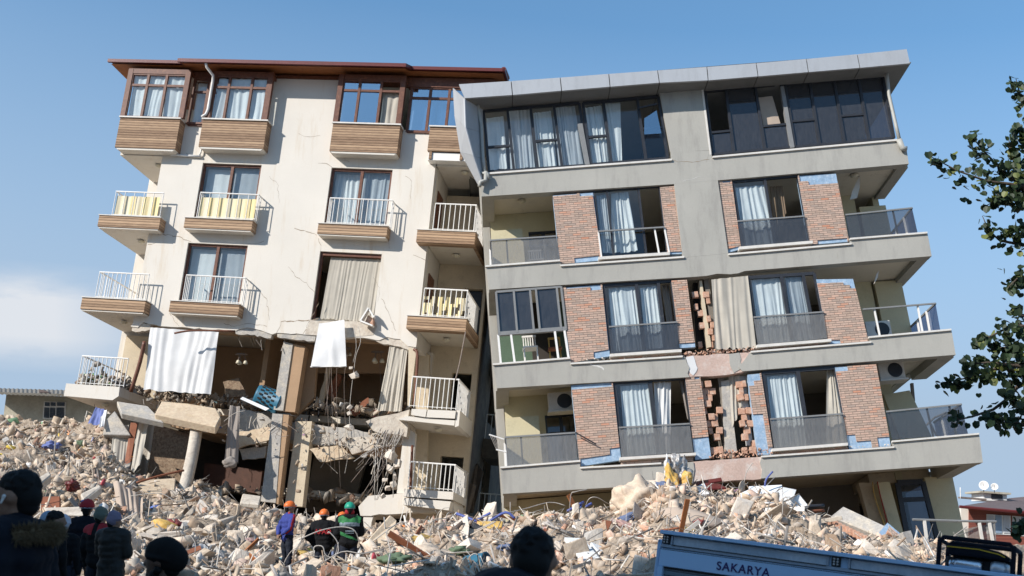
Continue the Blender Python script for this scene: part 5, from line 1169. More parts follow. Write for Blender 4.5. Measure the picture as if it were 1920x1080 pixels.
wire(wpx([(664, 612, 37.3), (668, 650, 37.2), (662, 680, 37.2)]), .008, 'wire', 'short cable beside the string of stones', 'cable', None, 'cable')
for k, (x, y, s, lab) in enumerate([(658, 690, .10, 'small upper stone'), (665, 704, .17, 'large stone'), (656, 764, .11, 'dark-banded stone'), (655, 775, .10, 'stone under the dark-banded one'), (656, 802, .18, 'lowest long stone')]):
    o = bpy.data.objects.new('hanging_block', BL[1][k % 5]); C.objects.link(o); o.location = at(x, y, 37.1); o.scale = (s*.85, s*.8, s*1.1); o.rotation_euler = (k*.6, k, 0)
    tag(o, lab+' strung on the cable in the open room', 'stone', 'stones strung on the cable')
for k in range(40):                                    # crushed reinforcement around the column heads
    x = r_.choice([r_.uniform(535, 580), r_.uniform(500, 545), r_.uniform(555, 590)]); y = r_.uniform(782, 815) if k % 2 else r_.uniform(946, 985)
    if k % 2 == 0: x = r_.uniform(488, 518)
    p = at(x, y, 37.4 if k % 2 else 37.6); q = p+Vector((r_.gauss(0, .3), r_.gauss(-.1, .2), r_.gauss(.0 if k % 2 else -.35, .2)))
    wire([p, (p+q)/2+Vector((r_.gauss(0, .08), 0, r_.gauss(0, .08))), q], .008, 'rust', 'thin bar splayed out of a broken column end', group='bars splayed from the broken columns')

# ---------------------------------------------------------------- single pieces lying on the heaps
def slabpx(px, Ys, th, mat, name, label, cat, bev=.01, fr=None, smooth=False, rag=0):
    """flat piece: corners seen at picture points with distances Ys, real thickness th"""
    P = [at(x, y, Y) for (x, y), Y in zip(px, Ys)]
    n = (P[1]-P[0]).cross(P[2]-P[0]).normalized()
    if n.y > 0: n = -n
    k = len(P); vs = P+[p-n*th for p in P]; c = sum(P, Vector())/k
    f = Fr((P[1]-P[0]), n.cross(P[1]-P[0]), n, c); m = MB(f); m.raw(vs, [tuple(range(k)), tuple(reversed(range(k, 2*k)))]+[(i, (i+1) % k, (i+1) % k+k, i+k) for i in range(k)])
    return m.build(name, M[mat], label=label, cat=cat, bevel=bev)
sp = slabpx
sp([(219, 752), (277, 761), (307, 792), (228, 775)], (37.6, 37.6, 37.0, 37.0), .22, 'concrete', 'broken_slab', 'grey tilted slab piece hanging at the broken left floor edge', 'concrete slab', .02)
sp([(290, 776), (303, 752), (352, 756), (405, 765), (414, 782), (405, 800)], (37.0, 37.9, 37.9, 37.9, 37.4, 36.8), .28, 'tan_slab', 'broken_slab', 'large sunlit tan slab tilted out of the broken floor edge', 'concrete slab', .03)
sp([(196, 790), (215, 770), (245, 816), (193, 815)], (37.8, 38, 37.6, 37.6), .2, 'concrete', 'broken_slab', 'triangular concrete flap below the lowest left balcony', 'concrete slab', .02)
sp([(732, 964), (745, 976), (736, 1020), (715, 1062), (664, 1068), (669, 1036)], (28.5, 28.5, 27.5, 26.6, 26.4, 27.2), .25, 'tan_slab', 'broken_slab', 'big pale slab leaning in front of the lowest right balcony', 'concrete slab', .03)
sp([(566, 1000), (558, 1018), (535, 1066), (528, 1060), (545, 1010)], (30, 30, 28.5, 28.5, 30), .08, 'pale_concrete', 'broken_slab', 'narrow leaning slab right of the rescuer in blue', 'concrete slab', .02)
sp([(263, 900), (330, 896), (328, 918), (300, 926), (258, 916)], (35.5, 36.2, 35.0, 34.4, 34.4), .2, 'tan_slab', 'broken_slab', 'flat tan slab on top of the heap under the cream building', 'concrete slab', .03)
sp([(455, 925), (490, 930), (486, 945), (450, 942)], (35.5, 35.5, 34.6, 34.6), .15, 'pale_concrete', 'broken_slab', 'flat slab piece left of the hanging column', 'concrete slab', .03)
sp([(80, 952), (150, 950), (175, 958), (172, 968), (90, 966)], (27, 27, 27, 26.7, 26.7), .2, 'pale_concrete', 'concrete_beam', 'long pale beam lying behind the helmeted group at the left', 'concrete beam', .03)
sp([(150, 925), (186, 908), (190, 912), (156, 938)], (29, 29.6, 29.4, 28.8), .2, 'pale_concrete', 'concrete_beam', 'short pale beam end above the crowd at the left', 'concrete beam', .03)
sp([(66, 898), (92, 882), (96, 890), (72, 910)], (31, 31.5, 31.3, 30.8), .25, 'pale_concrete', 'concrete_beam', 'sunlit squared beam end right of the dark haired head', 'concrete beam', .03)
sp([(75, 931), (112, 930), (112, 955), (77, 956)], (29, 29, 28.6, 28.6), .15, 'brownboard', 'wooden_board', 'reddish brown board standing in the left heap', 'board')
sp([(1131, 974), (1148, 977), (1135, 1006), (1117, 1001)], (27.6, 27.6, 27, 27), .03, 'brownboard', 'wooden_board', 'brown square board lying above the white louvred panels', 'board')
sp([(895, 977), (943, 977), (941, 987), (894, 993)], (27.6, 27.6, 27.2, 27.2), .05, 'yellowfoam', 'wooden_board', 'ochre board on the heap between the buildings', 'board')
sp([(1178, 1000), (1205, 1003), (1213, 1016), (1186, 1014)], (25, 25, 24.6, 24.6), .04, 'brownboard', 'wooden_board', 'brown board splinter left of the blue truck', 'board')
sp([(1058, 1007), (1094, 1009), (1141, 1066), (1104, 1070)], (22.6, 22.6, 21.6, 21.6), .08, 'slats', 'louvred_panel', 'white louvred panel lying right of the dark head', 'louvred panel', .005)
sp([(1108, 1016), (1151, 1033), (1150, 1062), (1140, 1060)], (22.8, 22.8, 22, 22), .08, 'slats', 'louvred_panel', 'smaller white louvred panel with dark slots', 'louvred panel', .005)
sp([(1154, 1040), (1170, 1060), (1190, 1082), (1148, 1082)], (21.6, 21.6, 21.2, 21.2), .08, 'slats', 'louvred_panel', 'white louvred panel at the lower edge beside the truck', 'louvred panel', .005)
sp([(1404, 912), (1466, 909), (1468, 962), (1402, 952)], (30.2, 30.2, 29.3, 29.3), .015, 'whitepanel', 'metal_sheet', 'white square sheet propped up below the grey building', 'sheet metal', 0)
sp([(1402, 953), (1468, 963), (1507, 1022), (1464, 1023), (1435, 994), (1436, 970)], (29.2, 29.2, 27.6, 27.6, 28.2, 28.6), .015, 'whitepanel', 'metal_sheet', 'long bent white sheet sliding down to the truck', 'sheet metal', 0)
sp([(1388, 925), (1404, 918), (1402, 950), (1392, 945)], (29.8, 29.8, 29.2, 29.2), .015, 'whitepanel', 'metal_sheet', 'narrow white sheet left of the square one', 'sheet metal', 0)
for k, (px, lab) in enumerate([([(1467, 916), (1492, 921), (1488, 934), (1468, 942)], 'upper folded white corrugated sheet'), ([(1474, 944), (1500, 930), (1516, 950), (1496, 956)], 'lower folded white corrugated sheet')]):
    P = [at(x, y, Y) for (x, y), Y in zip(px, (29.8, 29.8, 29.2, 29.2))]; m = MB(); vs = []; n_ = 14
    nrm = (P[1]-P[0]).cross(P[3]-P[0]).normalized()
    for i in range(n_+1):
        t = i/n_; off = nrm*(.045*(1 if i % 2 else -1)); vs += [P[0].lerp(P[3], t)+off, P[1].lerp(P[2], t)+off]
    m.raw(vs, [(2*i, 2*i+1, 2*i+3, 2*i+2) for i in range(n_)]); m.build('corrugated_sheet', M['whitepanel'], label=lab+' right of the white panels', cat='sheet metal', solid=.008)
sp([(1300, 903), (1352, 895), (1354, 900), (1304, 910)], (30.4, 30.4, 30.2, 30.2), .05, 'gutter', 'painted_board', 'dark red board edge beside the insulation tangle', 'board')
sp([(1322, 905), (1350, 907), (1362, 914), (1326, 916)], (30, 30, 29.6, 29.6), .05, 'gutter', 'painted_board', 'maroon board piece right of the dark red edge', 'board')
sp([(1300, 915), (1320, 905), (1330, 925), (1302, 932)], (29.9, 29.9, 29.5, 29.5), .06, 'whitepanel', 'painted_board', 'light grey board below the dark red edge', 'board')
# soft lumps: foam, insulation, mattress, cloths
def lump(c, sz, mat, name, label, cat, seed=0, amp=.3, fq=1.6, rot=0, sub=3):
    bm = bmesh.new(); bmesh.ops.create_icosphere(bm, subdivisions=sub+1, radius=1); m = MB(); vs = []
    R = Matrix.Rotation(rot, 3, 'Y')
    for v in bm.verts:
        d = v.co*(1+amp*noise.fractal(v.co*fq+Vector((seed*3.1, seed, 0)), 1.0, 2.0, 5)); d = Vector((d.x*sz[0], d.y*sz[1], d.z*sz[2])); vs.append(c+R@d)
    fs = [tuple(v.index for v in f.verts) for f in bm.faces]; bm.free(); m.raw(vs, fs)
    return m.build(name, M[mat], label=label, cat=cat, smooth=True, uv=False)
M['foil'] = surf('crumpled_silver_foil', (.55, .54, .52), .4, .35, 6, (.25, .22, .2), (.45, .6), 1, 12, .1, metal=.3)
lump(at(1270, 890, 29.9), (.28, .25, .42), 'foil', 'insulation_bundle', 'crumpled silver and yellow insulation standing on the heap crest', 'insulation', 1, .75, 2.2)
lump(at(1262, 905, 29.6), (.14, .15, .42), 'yellowfoam', 'foam_strip', 'yellow foam hanging in front of the silver insulation', 'foam', 2, .5, 2, -.35)
lump(at(1288, 898, 29.6), (.13, .2, .2), 'yellowfoam', 'foam_piece', 'yellow foam block right of the silver insulation', 'foam', 3, .3, 1.4)
lump(at(1251, 880, 29.8), (.07, .12, .30), 'sheet', 'plastic_sheet', 'thin white plastic left of the silver insulation', 'plastic sheet', 4, .5, 2)
lump(at(1238, 925, 29.4), (.2, .2, .2), 'sheet', 'plastic_sheet', 'white crumpled plastic below the insulation', 'plastic sheet', 5, .6, 2)
lump(at(1446, 1006, 26.6), (.28, .2, .15), 'yellowfoam', 'foam_piece', 'crumbly yellow foam beside the long white sheet', 'foam', 6, .6, 2.4)
lump(at(1310, 985, 27), (1.0, .7, .32), 'chunk_m' if 0 else 'beigecloth', 'mattress', 'dusty beige mattress half buried above the truck', 'mattress', 7, .22, .9, .22)
M['mud'] = surf('plaster_lump', (.62, .50, .38), .95, .15, 2, (.5, .38, .28), (.5, .7), .9, 8, .1)
lump(at(1198, 940, 29), (.55, .45, .5), 'mud', 'plaster_lump', 'big pale plaster lump left of the insulation', 'plaster lump', 8, .5, 1.3)
lump(at(1098, 985, 28.6), (.0 + .32, .3, .42), 'mud', 'plaster_lump', 'pale pointed plaster lump on the crest between the buildings', 'plaster lump', 9, .5, 1.3)
lump(at(1036, 985, 28.6), (.33, .3, .36), 'mud', 'plaster_lump', 'pinkish plaster lump right of the blue steel frame', 'plaster lump', 10, .5, 1.4)
lump(at(800, 1050, 22.6), (.5, .4, .28), 'mud', 'plaster_lump', 'rounded pale lump in front of the tilted slab', 'plaster lump', 11, .35, 1.2)
lump(at(313, 990, 29.6), (.42, .3, .17), 'yellowfoam', 'foam_piece', 'yellow foam block on the left heap above the bearded man', 'foam', 12, .2, 1.1, .4)
lump(at(136, 911, 30.6), (.16, .15, .15), 'maroon' if 0 else 'gutter', 'red_bundle', 'dark red crumpled bundle on the left heap', 'bundle', 13, .5, 1.6)
lump(at(98, 835, 37), (.25, .2, .12), 'bluecloth', 'cloth_bundle', 'blue grey cloth bundle half way up the left heap', 'bundle', 14, .5, 1.6)
# hanging cloths
W_ = WORLD
def hang(px, Ys, mat, label, folds=4, amp=.06, seed=0, rag=0, name='curtain', cat='curtain', twist=0):
    P = [at(x, y, Y) for (x, y), Y in zip(px, Ys)]; rg = random.Random(seed); nx_, ny_ = folds*8, 16; vs = []
    n = (P[1]-P[0]).cross(P[3]-P[0]).normalized(); n = -n if n.y > 0 else n
    for j in range(ny_+1):
        t = j/ny_
        for i in range(nx_+1):
            s = i/nx_; p = P[0].lerp(P[1], s).lerp(P[3].lerp(P[2], s), t)
            w = noise.noise(Vector((s*2.5, t*1.8, seed*3.3)))
            f1 = noise.noise(Vector((s*folds*1.2, t*.6, seed*1.9))); p = p+n*(amp*(.35*math.sin(6.283*(s*folds+1.2*noise.noise(Vector((s*2.2, seed, t*.5)))))+1.1*f1)*(.5+.5*t)+w*amp*1.5)
            if j == ny_ and rag: p.z += rag*noise.noise(Vector((s*6, seed, 0)))
            vs.append(p)
    m = MB(); m.raw(vs, [(j*(nx_+1)+i, j*(nx_+1)+i+1, (j+1)*(nx_+1)+i+1, (j+1)*(nx_+1)+i) for j in range(ny_) for i in range(nx_)])
    return m.build(name, M[mat], label=label, cat=cat, smooth=True, uv=False)
hang([(282, 614), (409, 622), (394, 739), (269, 731)], (38.6, 38.2, 38.0, 38.4), 'sheet', 'big white torn curtain hanging in the open third-storey room on the left', 8, .06, 1, .06)
hang([(598, 606), (646, 600), (649, 687), (583, 688)], (37.85, 37.7, 37.3, 37.4), 'sheet', 'white roller cloth dangling below the broken centre window', 2, .05, 2, name='hanging_cloth', cat='cloth')
wire(wpx([(582, 688, 37.4), (650, 687, 37.3)]), .018, 'wpaint', 'white bottom bar of the dangling roller cloth', 'curtain_rod', None, 'rod')
hang([(731, 645), (765, 648), (753, 772), (707, 770)], (37.8, 37.7, 37.6, 37.7), 'cur_cream', 'long gathered cream curtain in the open right room', 7, .05, 3)
hang([(431, 760), (450, 762), (446, 870), (420, 866)], (37.6, 37.6, 37.3, 37.3), 'cur_taupe', 'twisted pinkish curtain hanging below the broken floor', 3, .07, 4, .2)
lump(at(431, 868, 37.3), (.24, .15, .17), 'cur_taupe', 'curtain_knot', 'bulging lower end of the twisted pinkish curtain', 'curtain', 15, .3, 1.4)
hang([(216, 794), (241, 796), (237, 890), (202, 880)], (38.0, 38.0, 37.2, 37.2), 'cur_cream', 'sunlit cream curtain hanging from the wrecked left floor', 4, .05, 5, .04)
hang([(262, 786), (280, 790), (262, 872), (241, 898)], (37.8, 37.8, 36.8, 36.8), 'cur_cream', 'second cream curtain strip right of the brown panel', 2, .08, 6)
sp([(245, 792), (258, 793), (240, 890), (228, 905)], (37.9, 37.9, 37.2, 37.2), .05, 'brownboard', 'door_leaf', 'brown door leaf hanging between the two cream curtains', 'door', .005)
hang([(180, 763), (196, 768), (190, 798), (165, 796)], (38.4, 38.3, 37.6, 37.6), 'bluecloth', 'blue and white patterned cloth lying on the crest of the left heap', 3, .05, 7, .05, 'patterned_cloth', 'cloth')
hang([(190, 766), (200, 770), (196, 800), (186, 800)], (38.2, 38.2, 37.5, 37.5), 'sheet', 'white cloth strip beside the blue patterned cloth', 2, .05, 8, .05, 'white_cloth', 'cloth')
hang([(212, 905), (268, 930), (268, 985), (228, 985)], (32.6, 32.6, 31.2, 31.2), 'beigecloth', 'pale draped cloth hanging down the left heap', 4, .12, 9, .2, 'draped_cloth', 'cloth')
hang([(360, 1022), (390, 1020), (388, 1062), (366, 1066)], (26, 26, 25.4, 25.4), 'net', 'pale greenish rag on the heap right of the bearded man', 3, .1, 10, .2, 'rag', 'cloth')
# round mottled column stump, rods and frames
wood_ = wire(wpx([(367, 808, 37.3), (360, 850, 36.9), (349, 900, 36.4), (340, 928, 36.1)]), .21, 'pale_concrete', 'round mottled column stump leaning out of the wreck', 'round_column', None, 'column')
wire(wpx([(271, 640, 38.4), (262, 680, 38.4), (245, 735, 38.4)]), .07, 'wood_dark', 'broken brown window post at the left edge of the open room', 'window_post', None, 'post')
wire(wpx([(776, 655, 37.6), (783, 670, 37.5), (776, 760, 37.4)]), .05, 'wood_dark', 'brown window post left of the cracked balcony', 'window_post', None, 'post')
wire(wpx([(773, 835, 37.2), (769, 920, 37.1)]), .05, 'wood_dark', 'brown window post above the lowest right balcony', 'window_post', None, 'post')
wire(wpx([(873, 622, 36.7), (862, 680, 36.4), (854, 712, 36.3)]), .022, 'rust', 'thin rusty rod between two right corner balconies', 'rod', None, 'rod')
wire(wpx([(327, 625, 37.7), (362, 620, 37.7), (441, 621, 37.7)]), .035, 'wood_dark', 'dark bent curtain rail over the big white curtain', 'curtain_rail', None, 'rail')
wire(wpx([(256, 905, 34.2), (300, 892, 34.6), (345, 882, 35)]), .035, 'brownboard', 'thin brown pole lying on the heap below the curtains', 'pole', None, 'pole')
for k, l in enumerate([[(856, 963, 28), (895, 978, 27.8)], [(918, 977, 28), (948, 961, 28), (965, 972, 28)], [(895, 975, 28.2), (920, 962, 28.2)], [(1064, 958, 28.5), (1094, 941, 28.8)], [(1090, 945, 28.8), (1082, 975, 28.4)], [(1098, 950, 28.8), (1110, 944, 28.8)]]):
    wire(wpx(l), .035, 'bluemetal', ['blue steel bar at the left end of the crest', 'angled blue steel bar on the crest between the buildings', 'blue steel bar behind the ochre board', 'blue steel bar below the grey ground floor', 'upright blue steel bar below the grey ground floor', 'short blue steel bar at the crest'][k], 'steel_bar', 'blue steel bars on the crest', 'steel bar')
wire(wpx([(1434, 912, 29.9), (1437, 898, 29.9), (1449, 884, 29.9)]), .025, 'bluemetal', 'bent blue bar standing behind the white panel', 'steel_bar', None, 'steel bar')
wire(wpx([(1497, 951, 29.6), (1545, 948, 29.8)]), .05, 'anthracite', 'dark metal profile right of the folded sheets', 'metal_profile', None, 'profile')
wire(wpx([(1505, 960, 29.3), (1545, 957, 29.6)]), .04, 'brownboard', 'brown metal profile under the dark one', 'metal_profile', None, 'profile')
bk = thing('plastic_drum', at(888, 1062, 21.3), 'blue plastic drum lying on its side in the rubble', 'drum')
dax = Vector((.8, -.5, .15))
MB().lathe(at(893, 1056, 21.3)-dax*.22, [(.0, 0), (.155, .0), (.165, .03), (.165, .4), (.175, .42), (.175, .44), (.15, .44), (.15, .06), (0, .06)], dax, 20).build('drum_body', M['blueplastic'], bk, smooth=True)
# blue laundry tub in the wrecked room
tb = thing('laundry_basket', A.X(*A.P(495, 762, -.9), -.9), 'blue perforated laundry basket tipped over in the open room', 'basket'); ax = Vector((.9, .1, -.32)).normalized()
tc_ = at(480, 740, 38.6); m = MB()
m.lathe(tc_, [(0, 0), (.34, 0), (.37, .06), (.40, .8), (.44, .82), (.44, .86), (.38, .86), (.35, .1), (0, .08)], ax, 22); m.build('basket_body', M['blueplastic'], tb, smooth=True)
m = MB()
for i in range(16):
    for j in range(4):
        a = 6.283*i/16+.2*(j % 2); x = ax.cross(Vector((.3, .9, .1))).normalized(); y = ax.cross(x); c = tc_+ax*(.18+.15*j)+(x*math.cos(a)+y*math.sin(a))*.392; tn = (-x*math.sin(a)+y*math.cos(a)); nn = (x*math.cos(a)+y*math.sin(a))
        m.hexa([c-tn*.03-ax*.05-nn*.01, c+tn*.03-ax*.05-nn*.01, c+tn*.03-ax*.05+nn*.012, c-tn*.03-ax*.05+nn*.012, c-tn*.03+ax*.05-nn*.01, c+tn*.03+ax*.05-nn*.01, c+tn*.03+ax*.05+nn*.012, c-tn*.03+ax*.05+nn*.012])
o_ = m.build('basket_slots', M['dark'], tb)
sp([(450, 748), (455, 744), (505, 766), (498, 770)], (37.6, 37.6, 37.5, 37.5), .03, 'whitepanel', 'white_board', 'white board edge under the blue basket', 'board', .003)
# chandeliers of the open rooms
def chand(px, Y, label, s=1):
    c = at(*px, Y); r0 = thing('chandelier', c, label, 'chandelier'); u = Vector((0, 0, 1))
    MB().lathe(c, [(0, 0), (.2*s, 0), (.21*s, -.03), (0, -.04)], u).build('ceiling_plate', M['rust'], r0)
    m = MB()
    for k in range(3):
        a = 2.1*k; d = Vector((math.cos(a), math.sin(a), 0))*.15*s; m = MB(); m.tube([c+d*.6-u*.03, c+d-u*.22*s], .012, 5); m.build('arm', M['rust'], r0)
        MB().lathe(c+d-u*(.22*s), [(.02, 0), (.05, -.02), (.085*s, -.11*s), (.06*s, -.14*s), (0, -.145*s)], u, 12).build('lamp_shade', M['lampglass'], r0, smooth=True)
    return r0
chand((453, 664), 39.4, 'flowery ceiling chandelier in the left open room'); chand((708, 659), 39.0, 'three-armed chandelier in the right open room', 1.1); chand((650, 652), 39.2, 'chandelier half hidden behind the hanging cable', .8)
ch = thing('dark_chair', at(587, 785, 38.4), 'dark chair left standing beside the cracked partition', 'chair')
MB(A).pp([(579, 765), (600, 765), (599, 769), (578, 769)], -2.0, -2.5).build('seat', M['pebble'], ch); MB(A).pp([(582, 744), (603, 745), (600, 765), (580, 765)], -2.45, -2.5).build('backrest', M['pebble'], ch)
for x in (580, 597): MB(A).pp([(x, 769), (x+2.5, 769), (x-1, 792), (x-3, 792)], -2.02, -2.06).build('leg', M['pebble'], ch)
# fallen wall fragments at the right
f1 = sp([(1557, 968), (1581, 949), (1660, 986), (1646, 1004)], (30.2, 30.4, 29.4, 29.2), .25, 'concrete', 'wall_fragment', 'long fallen wall fragment with exposed tile edge at the right', 'wall fragment', .02)
f2 = thing('brick_fragment', at(1685, 1025, 28.9), 'fallen corner of brick facing with blue insulation', 'wall fragment')
P = [at(x, y, Y) for (x, y), Y in zip([(1664, 980), (1713, 1021), (1693, 1030), (1662, 1029), (1647, 1000)], (29, 28.7, 28.5, 28.5, 28.7))]
nrm = (P[1]-P[0]).cross(P[3]-P[0]).normalized(); nrm = -nrm if nrm.y > 0 else nrm
ff = Fr(P[1]-P[0], nrm.cross(P[1]-P[0]), nrm, P[0])
def fl(l, off, th, mat, nm, par):
    m = MB(ff); k = len(l); m.raw([p+nrm*off for p in l]+[p+nrm*(off-th) for p in l], [tuple(range(k)), tuple(reversed(range(k, 2*k)))]+[(i, (i+1) % k, (i+1) % k+k, i+k) for i in range(k)]); return m.build(nm, M[mat], par)
fl(P, 0, .06, 'foam', 'insulation_board', f2); c = sum(P, Vector())/5
fl([c+(p-c)*k for p, k in zip(P, (.75, .72, .3, .55, .6))], .03, .03, 'brick', 'brick_facing', f2)
for k in range(14):                                    # row of exposed tiles along the fragment
    a = at(1552, 975, 30.0).lerp(at(1640, 1018, 28.8), k/13); m = MB(); s = .085
    m.hexa([a+Vector(v)*s for v in ((-1, -.8, -1), (1, -.8, -1.4), (1, .8, -1.4), (-1, .8, -1), (-1, -.8, 1), (1, -.8, .6), (1, .8, .6), (-1, .8, 1))]); m.build('clay_tile', M['clay'], f1, bevel=.01)
sp([(874, 958), (886, 880), (897, 868), (906, 884), (888, 962)], (40.4, 40.6, 40.7, 40.2, 40.2), .2, 'gap_shade', 'broken_slab', 'slab fallen steeply into the dark gap between the buildings', 'concrete slab', .02)
sp([(862, 958), (880, 905), (888, 908), (874, 962)], (40, 40, 39.8, 39.8), .15, 'gap_shade', 'broken_slab', 'narrow plastered piece leaning left of the slab in the gap', 'concrete slab', .02)
# furniture and floor pieces crushed in the lower rooms
MB(A).pp([(384, 868), (492, 882), (486, 926), (380, 908)], -2.4, -3.2).build('cabinet', surf('dark_brown_veneer', (.09, .04, .025), .6, .3, 4), label='dark brown cabinet lying in the crushed second-storey room on the left', cat='cabinet')
for k, (px, w0, mt, lab) in enumerate([([(424, 815), (505, 800), (512, 822), (436, 842)], -.5, 'tan_slab', 'tan floor piece sagging under the twisted curtain'), ([(448, 842), (500, 836), (496, 858), (455, 862)], -.8, 'concrete', 'grey slab piece below the tan sagging one'), ([(580, 842), (640, 836), (664, 858), (600, 866)], -.6, 'tan_slab', 'tan slab piece hanging behind the pale column'),
    ([(640, 822), (700, 818), (716, 838), (660, 852)], -.4, 'pale_concrete', 'pale slab piece left of the hanging bundle of bars'), ([(418, 716), (448, 708), (462, 742), (424, 748)], -1.8, 'rug', 'brown torn partition piece in the left open room'), ([(612, 735), (632, 700), (640, 704), (626, 748)], -2.2, 'brownboard', 'reddish board leaning in the right open room'),
    ([(596, 760), (612, 690), (616, 691), (604, 764)], -1.6, 'cream_dark', 'tall narrow batten leaning in the right open room'), ([(655, 770), (690, 745), (696, 752), (664, 780)], -1.9, 'brownboard', 'brown plank tilted in the right open room')]):
    q = ragged(Q(A, px+[px[0]], w0), .03, .18, rng)[:-1]; MB(A).prism(q, w0, w0-.14).build('floor_fragment' if k < 4 else 'broken_board', M[mt], label=lab, cat='slab piece' if k < 4 else 'board')
RC = [('dusty blue', (.16, .20, .32)), ('faded red', (.34, .10, .09)), ('off-white', (.62, .58, .52)), ('mustard', (.48, .34, .12)), ('dark grey', (.08, .08, .085)), ('dusty green', (.16, .22, .14)), ('pale pink', (.52, .34, .31))]
for n_, c_ in RC: M['rag_'+n_] = cloth('rag_'+n_.replace(' ', '_'), c_, .15)
for k in range(34):
    px = r_.uniform(10, 1480); Y = r_.uniform(23, 40) if px < 230 else (r_.uniform(22, 34) if px < 700 else r_.uniform(21.5, 30.2)); X = (px-960)*Y*math.cos(PITCH)/FPX; n_, c_ = RC[k % 7]; s = r_.uniform(.09, .24)
    lump(Vector((X, Y, gz(X, Y)+.06)), (s*1.3, s, s*.5), 'rag_'+n_, 'rag', f'{n_} crumpled rag in the {zone(px, Y)}', 'rag', k+40, .75, 2.0, r_.uniform(-.6, .6), 2)['group'] = 'crumpled rags in the rubble'
for k in range(46):
    px = r_.uniform(0, 1600); Y = r_.uniform(22, 40) if px < 230 else (r_.uniform(22, 34.5) if px < 700 else r_.uniform(21.5, 30.4)); X = (px-960)*Y*math.cos(PITCH)/FPX; z = gz(X, Y); d = Vector((r_.gauss(0, 1), r_.gauss(0, .6), r_.gauss(.15, .35))).normalized()*r_.uniform(.25, .75); c = Vector((X, Y, z+.10)); mt = r_.choice(('brownboard', 'sill', 'pale_concrete', 'wood_dark', 'soffit_wood', 'greyprofile'))
    MB().bar(c-d, c+d, r_.uniform(.04, .14), r_.uniform(.02, .04), (r_.gauss(0, .5), -1, r_.gauss(0, .6))).build('plank', M[mt], label=f'{ {"brownboard": "reddish brown", "sill": "pale", "pale_concrete": "dusty", "wood_dark": "dark brown", "soffit_wood": "orange-brown", "greyprofile": "grey"}[mt]} plank or lath lying in the {zone(px, Y)}', cat='plank', group='planks and laths in the rubble')
# ground-floor balcony remains at the far right
gbx = thing('wrecked_balcony_rail', at(1790, 1040, 29), 'wrecked ground floor balcony rail at the right corner', 'railing')
MB().tube([at(1711, 974, 29), at(1800, 977, 29), at(1868, 978, 29)], .03, 6).build('handrail', M['greyprofile'], gbx)
for a, b_ in (((1733, 976), (1740, 1032)), ((1836, 980), (1842, 1015)), ((1855, 980), (1862, 1018))): MB().bar(at(*a, 29), at(*b_, 29), .07, .05).build('post', M['sill'], gbx)
m = MB(); m.raw([at(1808, 992, 29.3), at(1866, 980, 29), at(1868, 1018, 29), at(1815, 1012, 29.3)], [(0, 1, 2, 3)]); m.build('glass_panel', M['bal_dusty'], gbx, solid=.01)
sp([(1721, 1022), (1766, 1030), (1766, 1056), (1722, 1050)], (28.6, 28.6, 28.6, 28.6), .6, 'cream', 'ledge_wall', 'low beige ledge wall beside the generator', 'wall', .01)
# ================================================================ people
for n_, c_, r_q in (('skin', (.26, .15, .10), .65), ('skin_dark', (.13, .075, .05), .6), ('hair', (.004, .0035, .003), .75), ('navy', (.004, .005, .010), .9), ('black', (.004, .004, .005), .9), ('puffer', (.018, .017, .014), .6), ('redcloth', (.34, .02, .025), .8), ('bluejacket', (.035, .05, .22), .8), ('trouser', (.013, .016, .026), .85),
                    ('lilac', (.20, .17, .23), .9), ('camo', (.12, .14, .11), .9), ('orange', (.75, .16, .03), .4), ('green', (.02, .30, .19), .4), ('bgreen', (.035, .19, .06), .7), ('greyband', (.22, .27, .30), .6), ('lightblue', (.25, .33, .42), .9), ('beanie', (.007, .0065, .006), .95), ('fur', (.17, .12, .065), .95), ('white_cap', (.5, .5, .55), .8), ('glove', (.02, .16, .11), .8), ('boot', (.02, .018, .016), .7), ('steel', (.5, .5, .5), .3), ('bluewhite', (.16, .2, .42), .6)):
    M[n_] = surf(n_+'_m', c_, r_q, .18, 7, bump=.2, bscale=60, metal=.8 if n_ == 'steel' else 0)
TS = bpy.data.scenes.new('workbench')              # small side scene in which single figures are smoothed
def sph(bm, c, r, sc=(1, 1, 1), sub=2):
    g = bmesh.ops.create_icosphere(bm, subdivisions=sub, radius=1)
    for v in g['verts']: v.co = Vector((v.co.x*r*sc[0]+c[0], v.co.y*r*sc[1]+c[1], v.co.z*r*sc[2]+c[2]))
def chain(bm, pts):                                   # pts: (x, y, z, radius): a tapered run of overlapping balls
    for a, b in zip(pts[:-1], pts[1:]):
        A_, B_ = Vector(a[:3]), Vector(b[:3]); d = (B_-A_).length; n = max(1, int(d/(min(a[3], b[3])*.45)))
        for i in range(n+1): t = i/n; sph(bm, A_.lerp(B_, t), a[3]*(1-t)+b[3]*t, sub=1 if a[3] < .02 else 2)
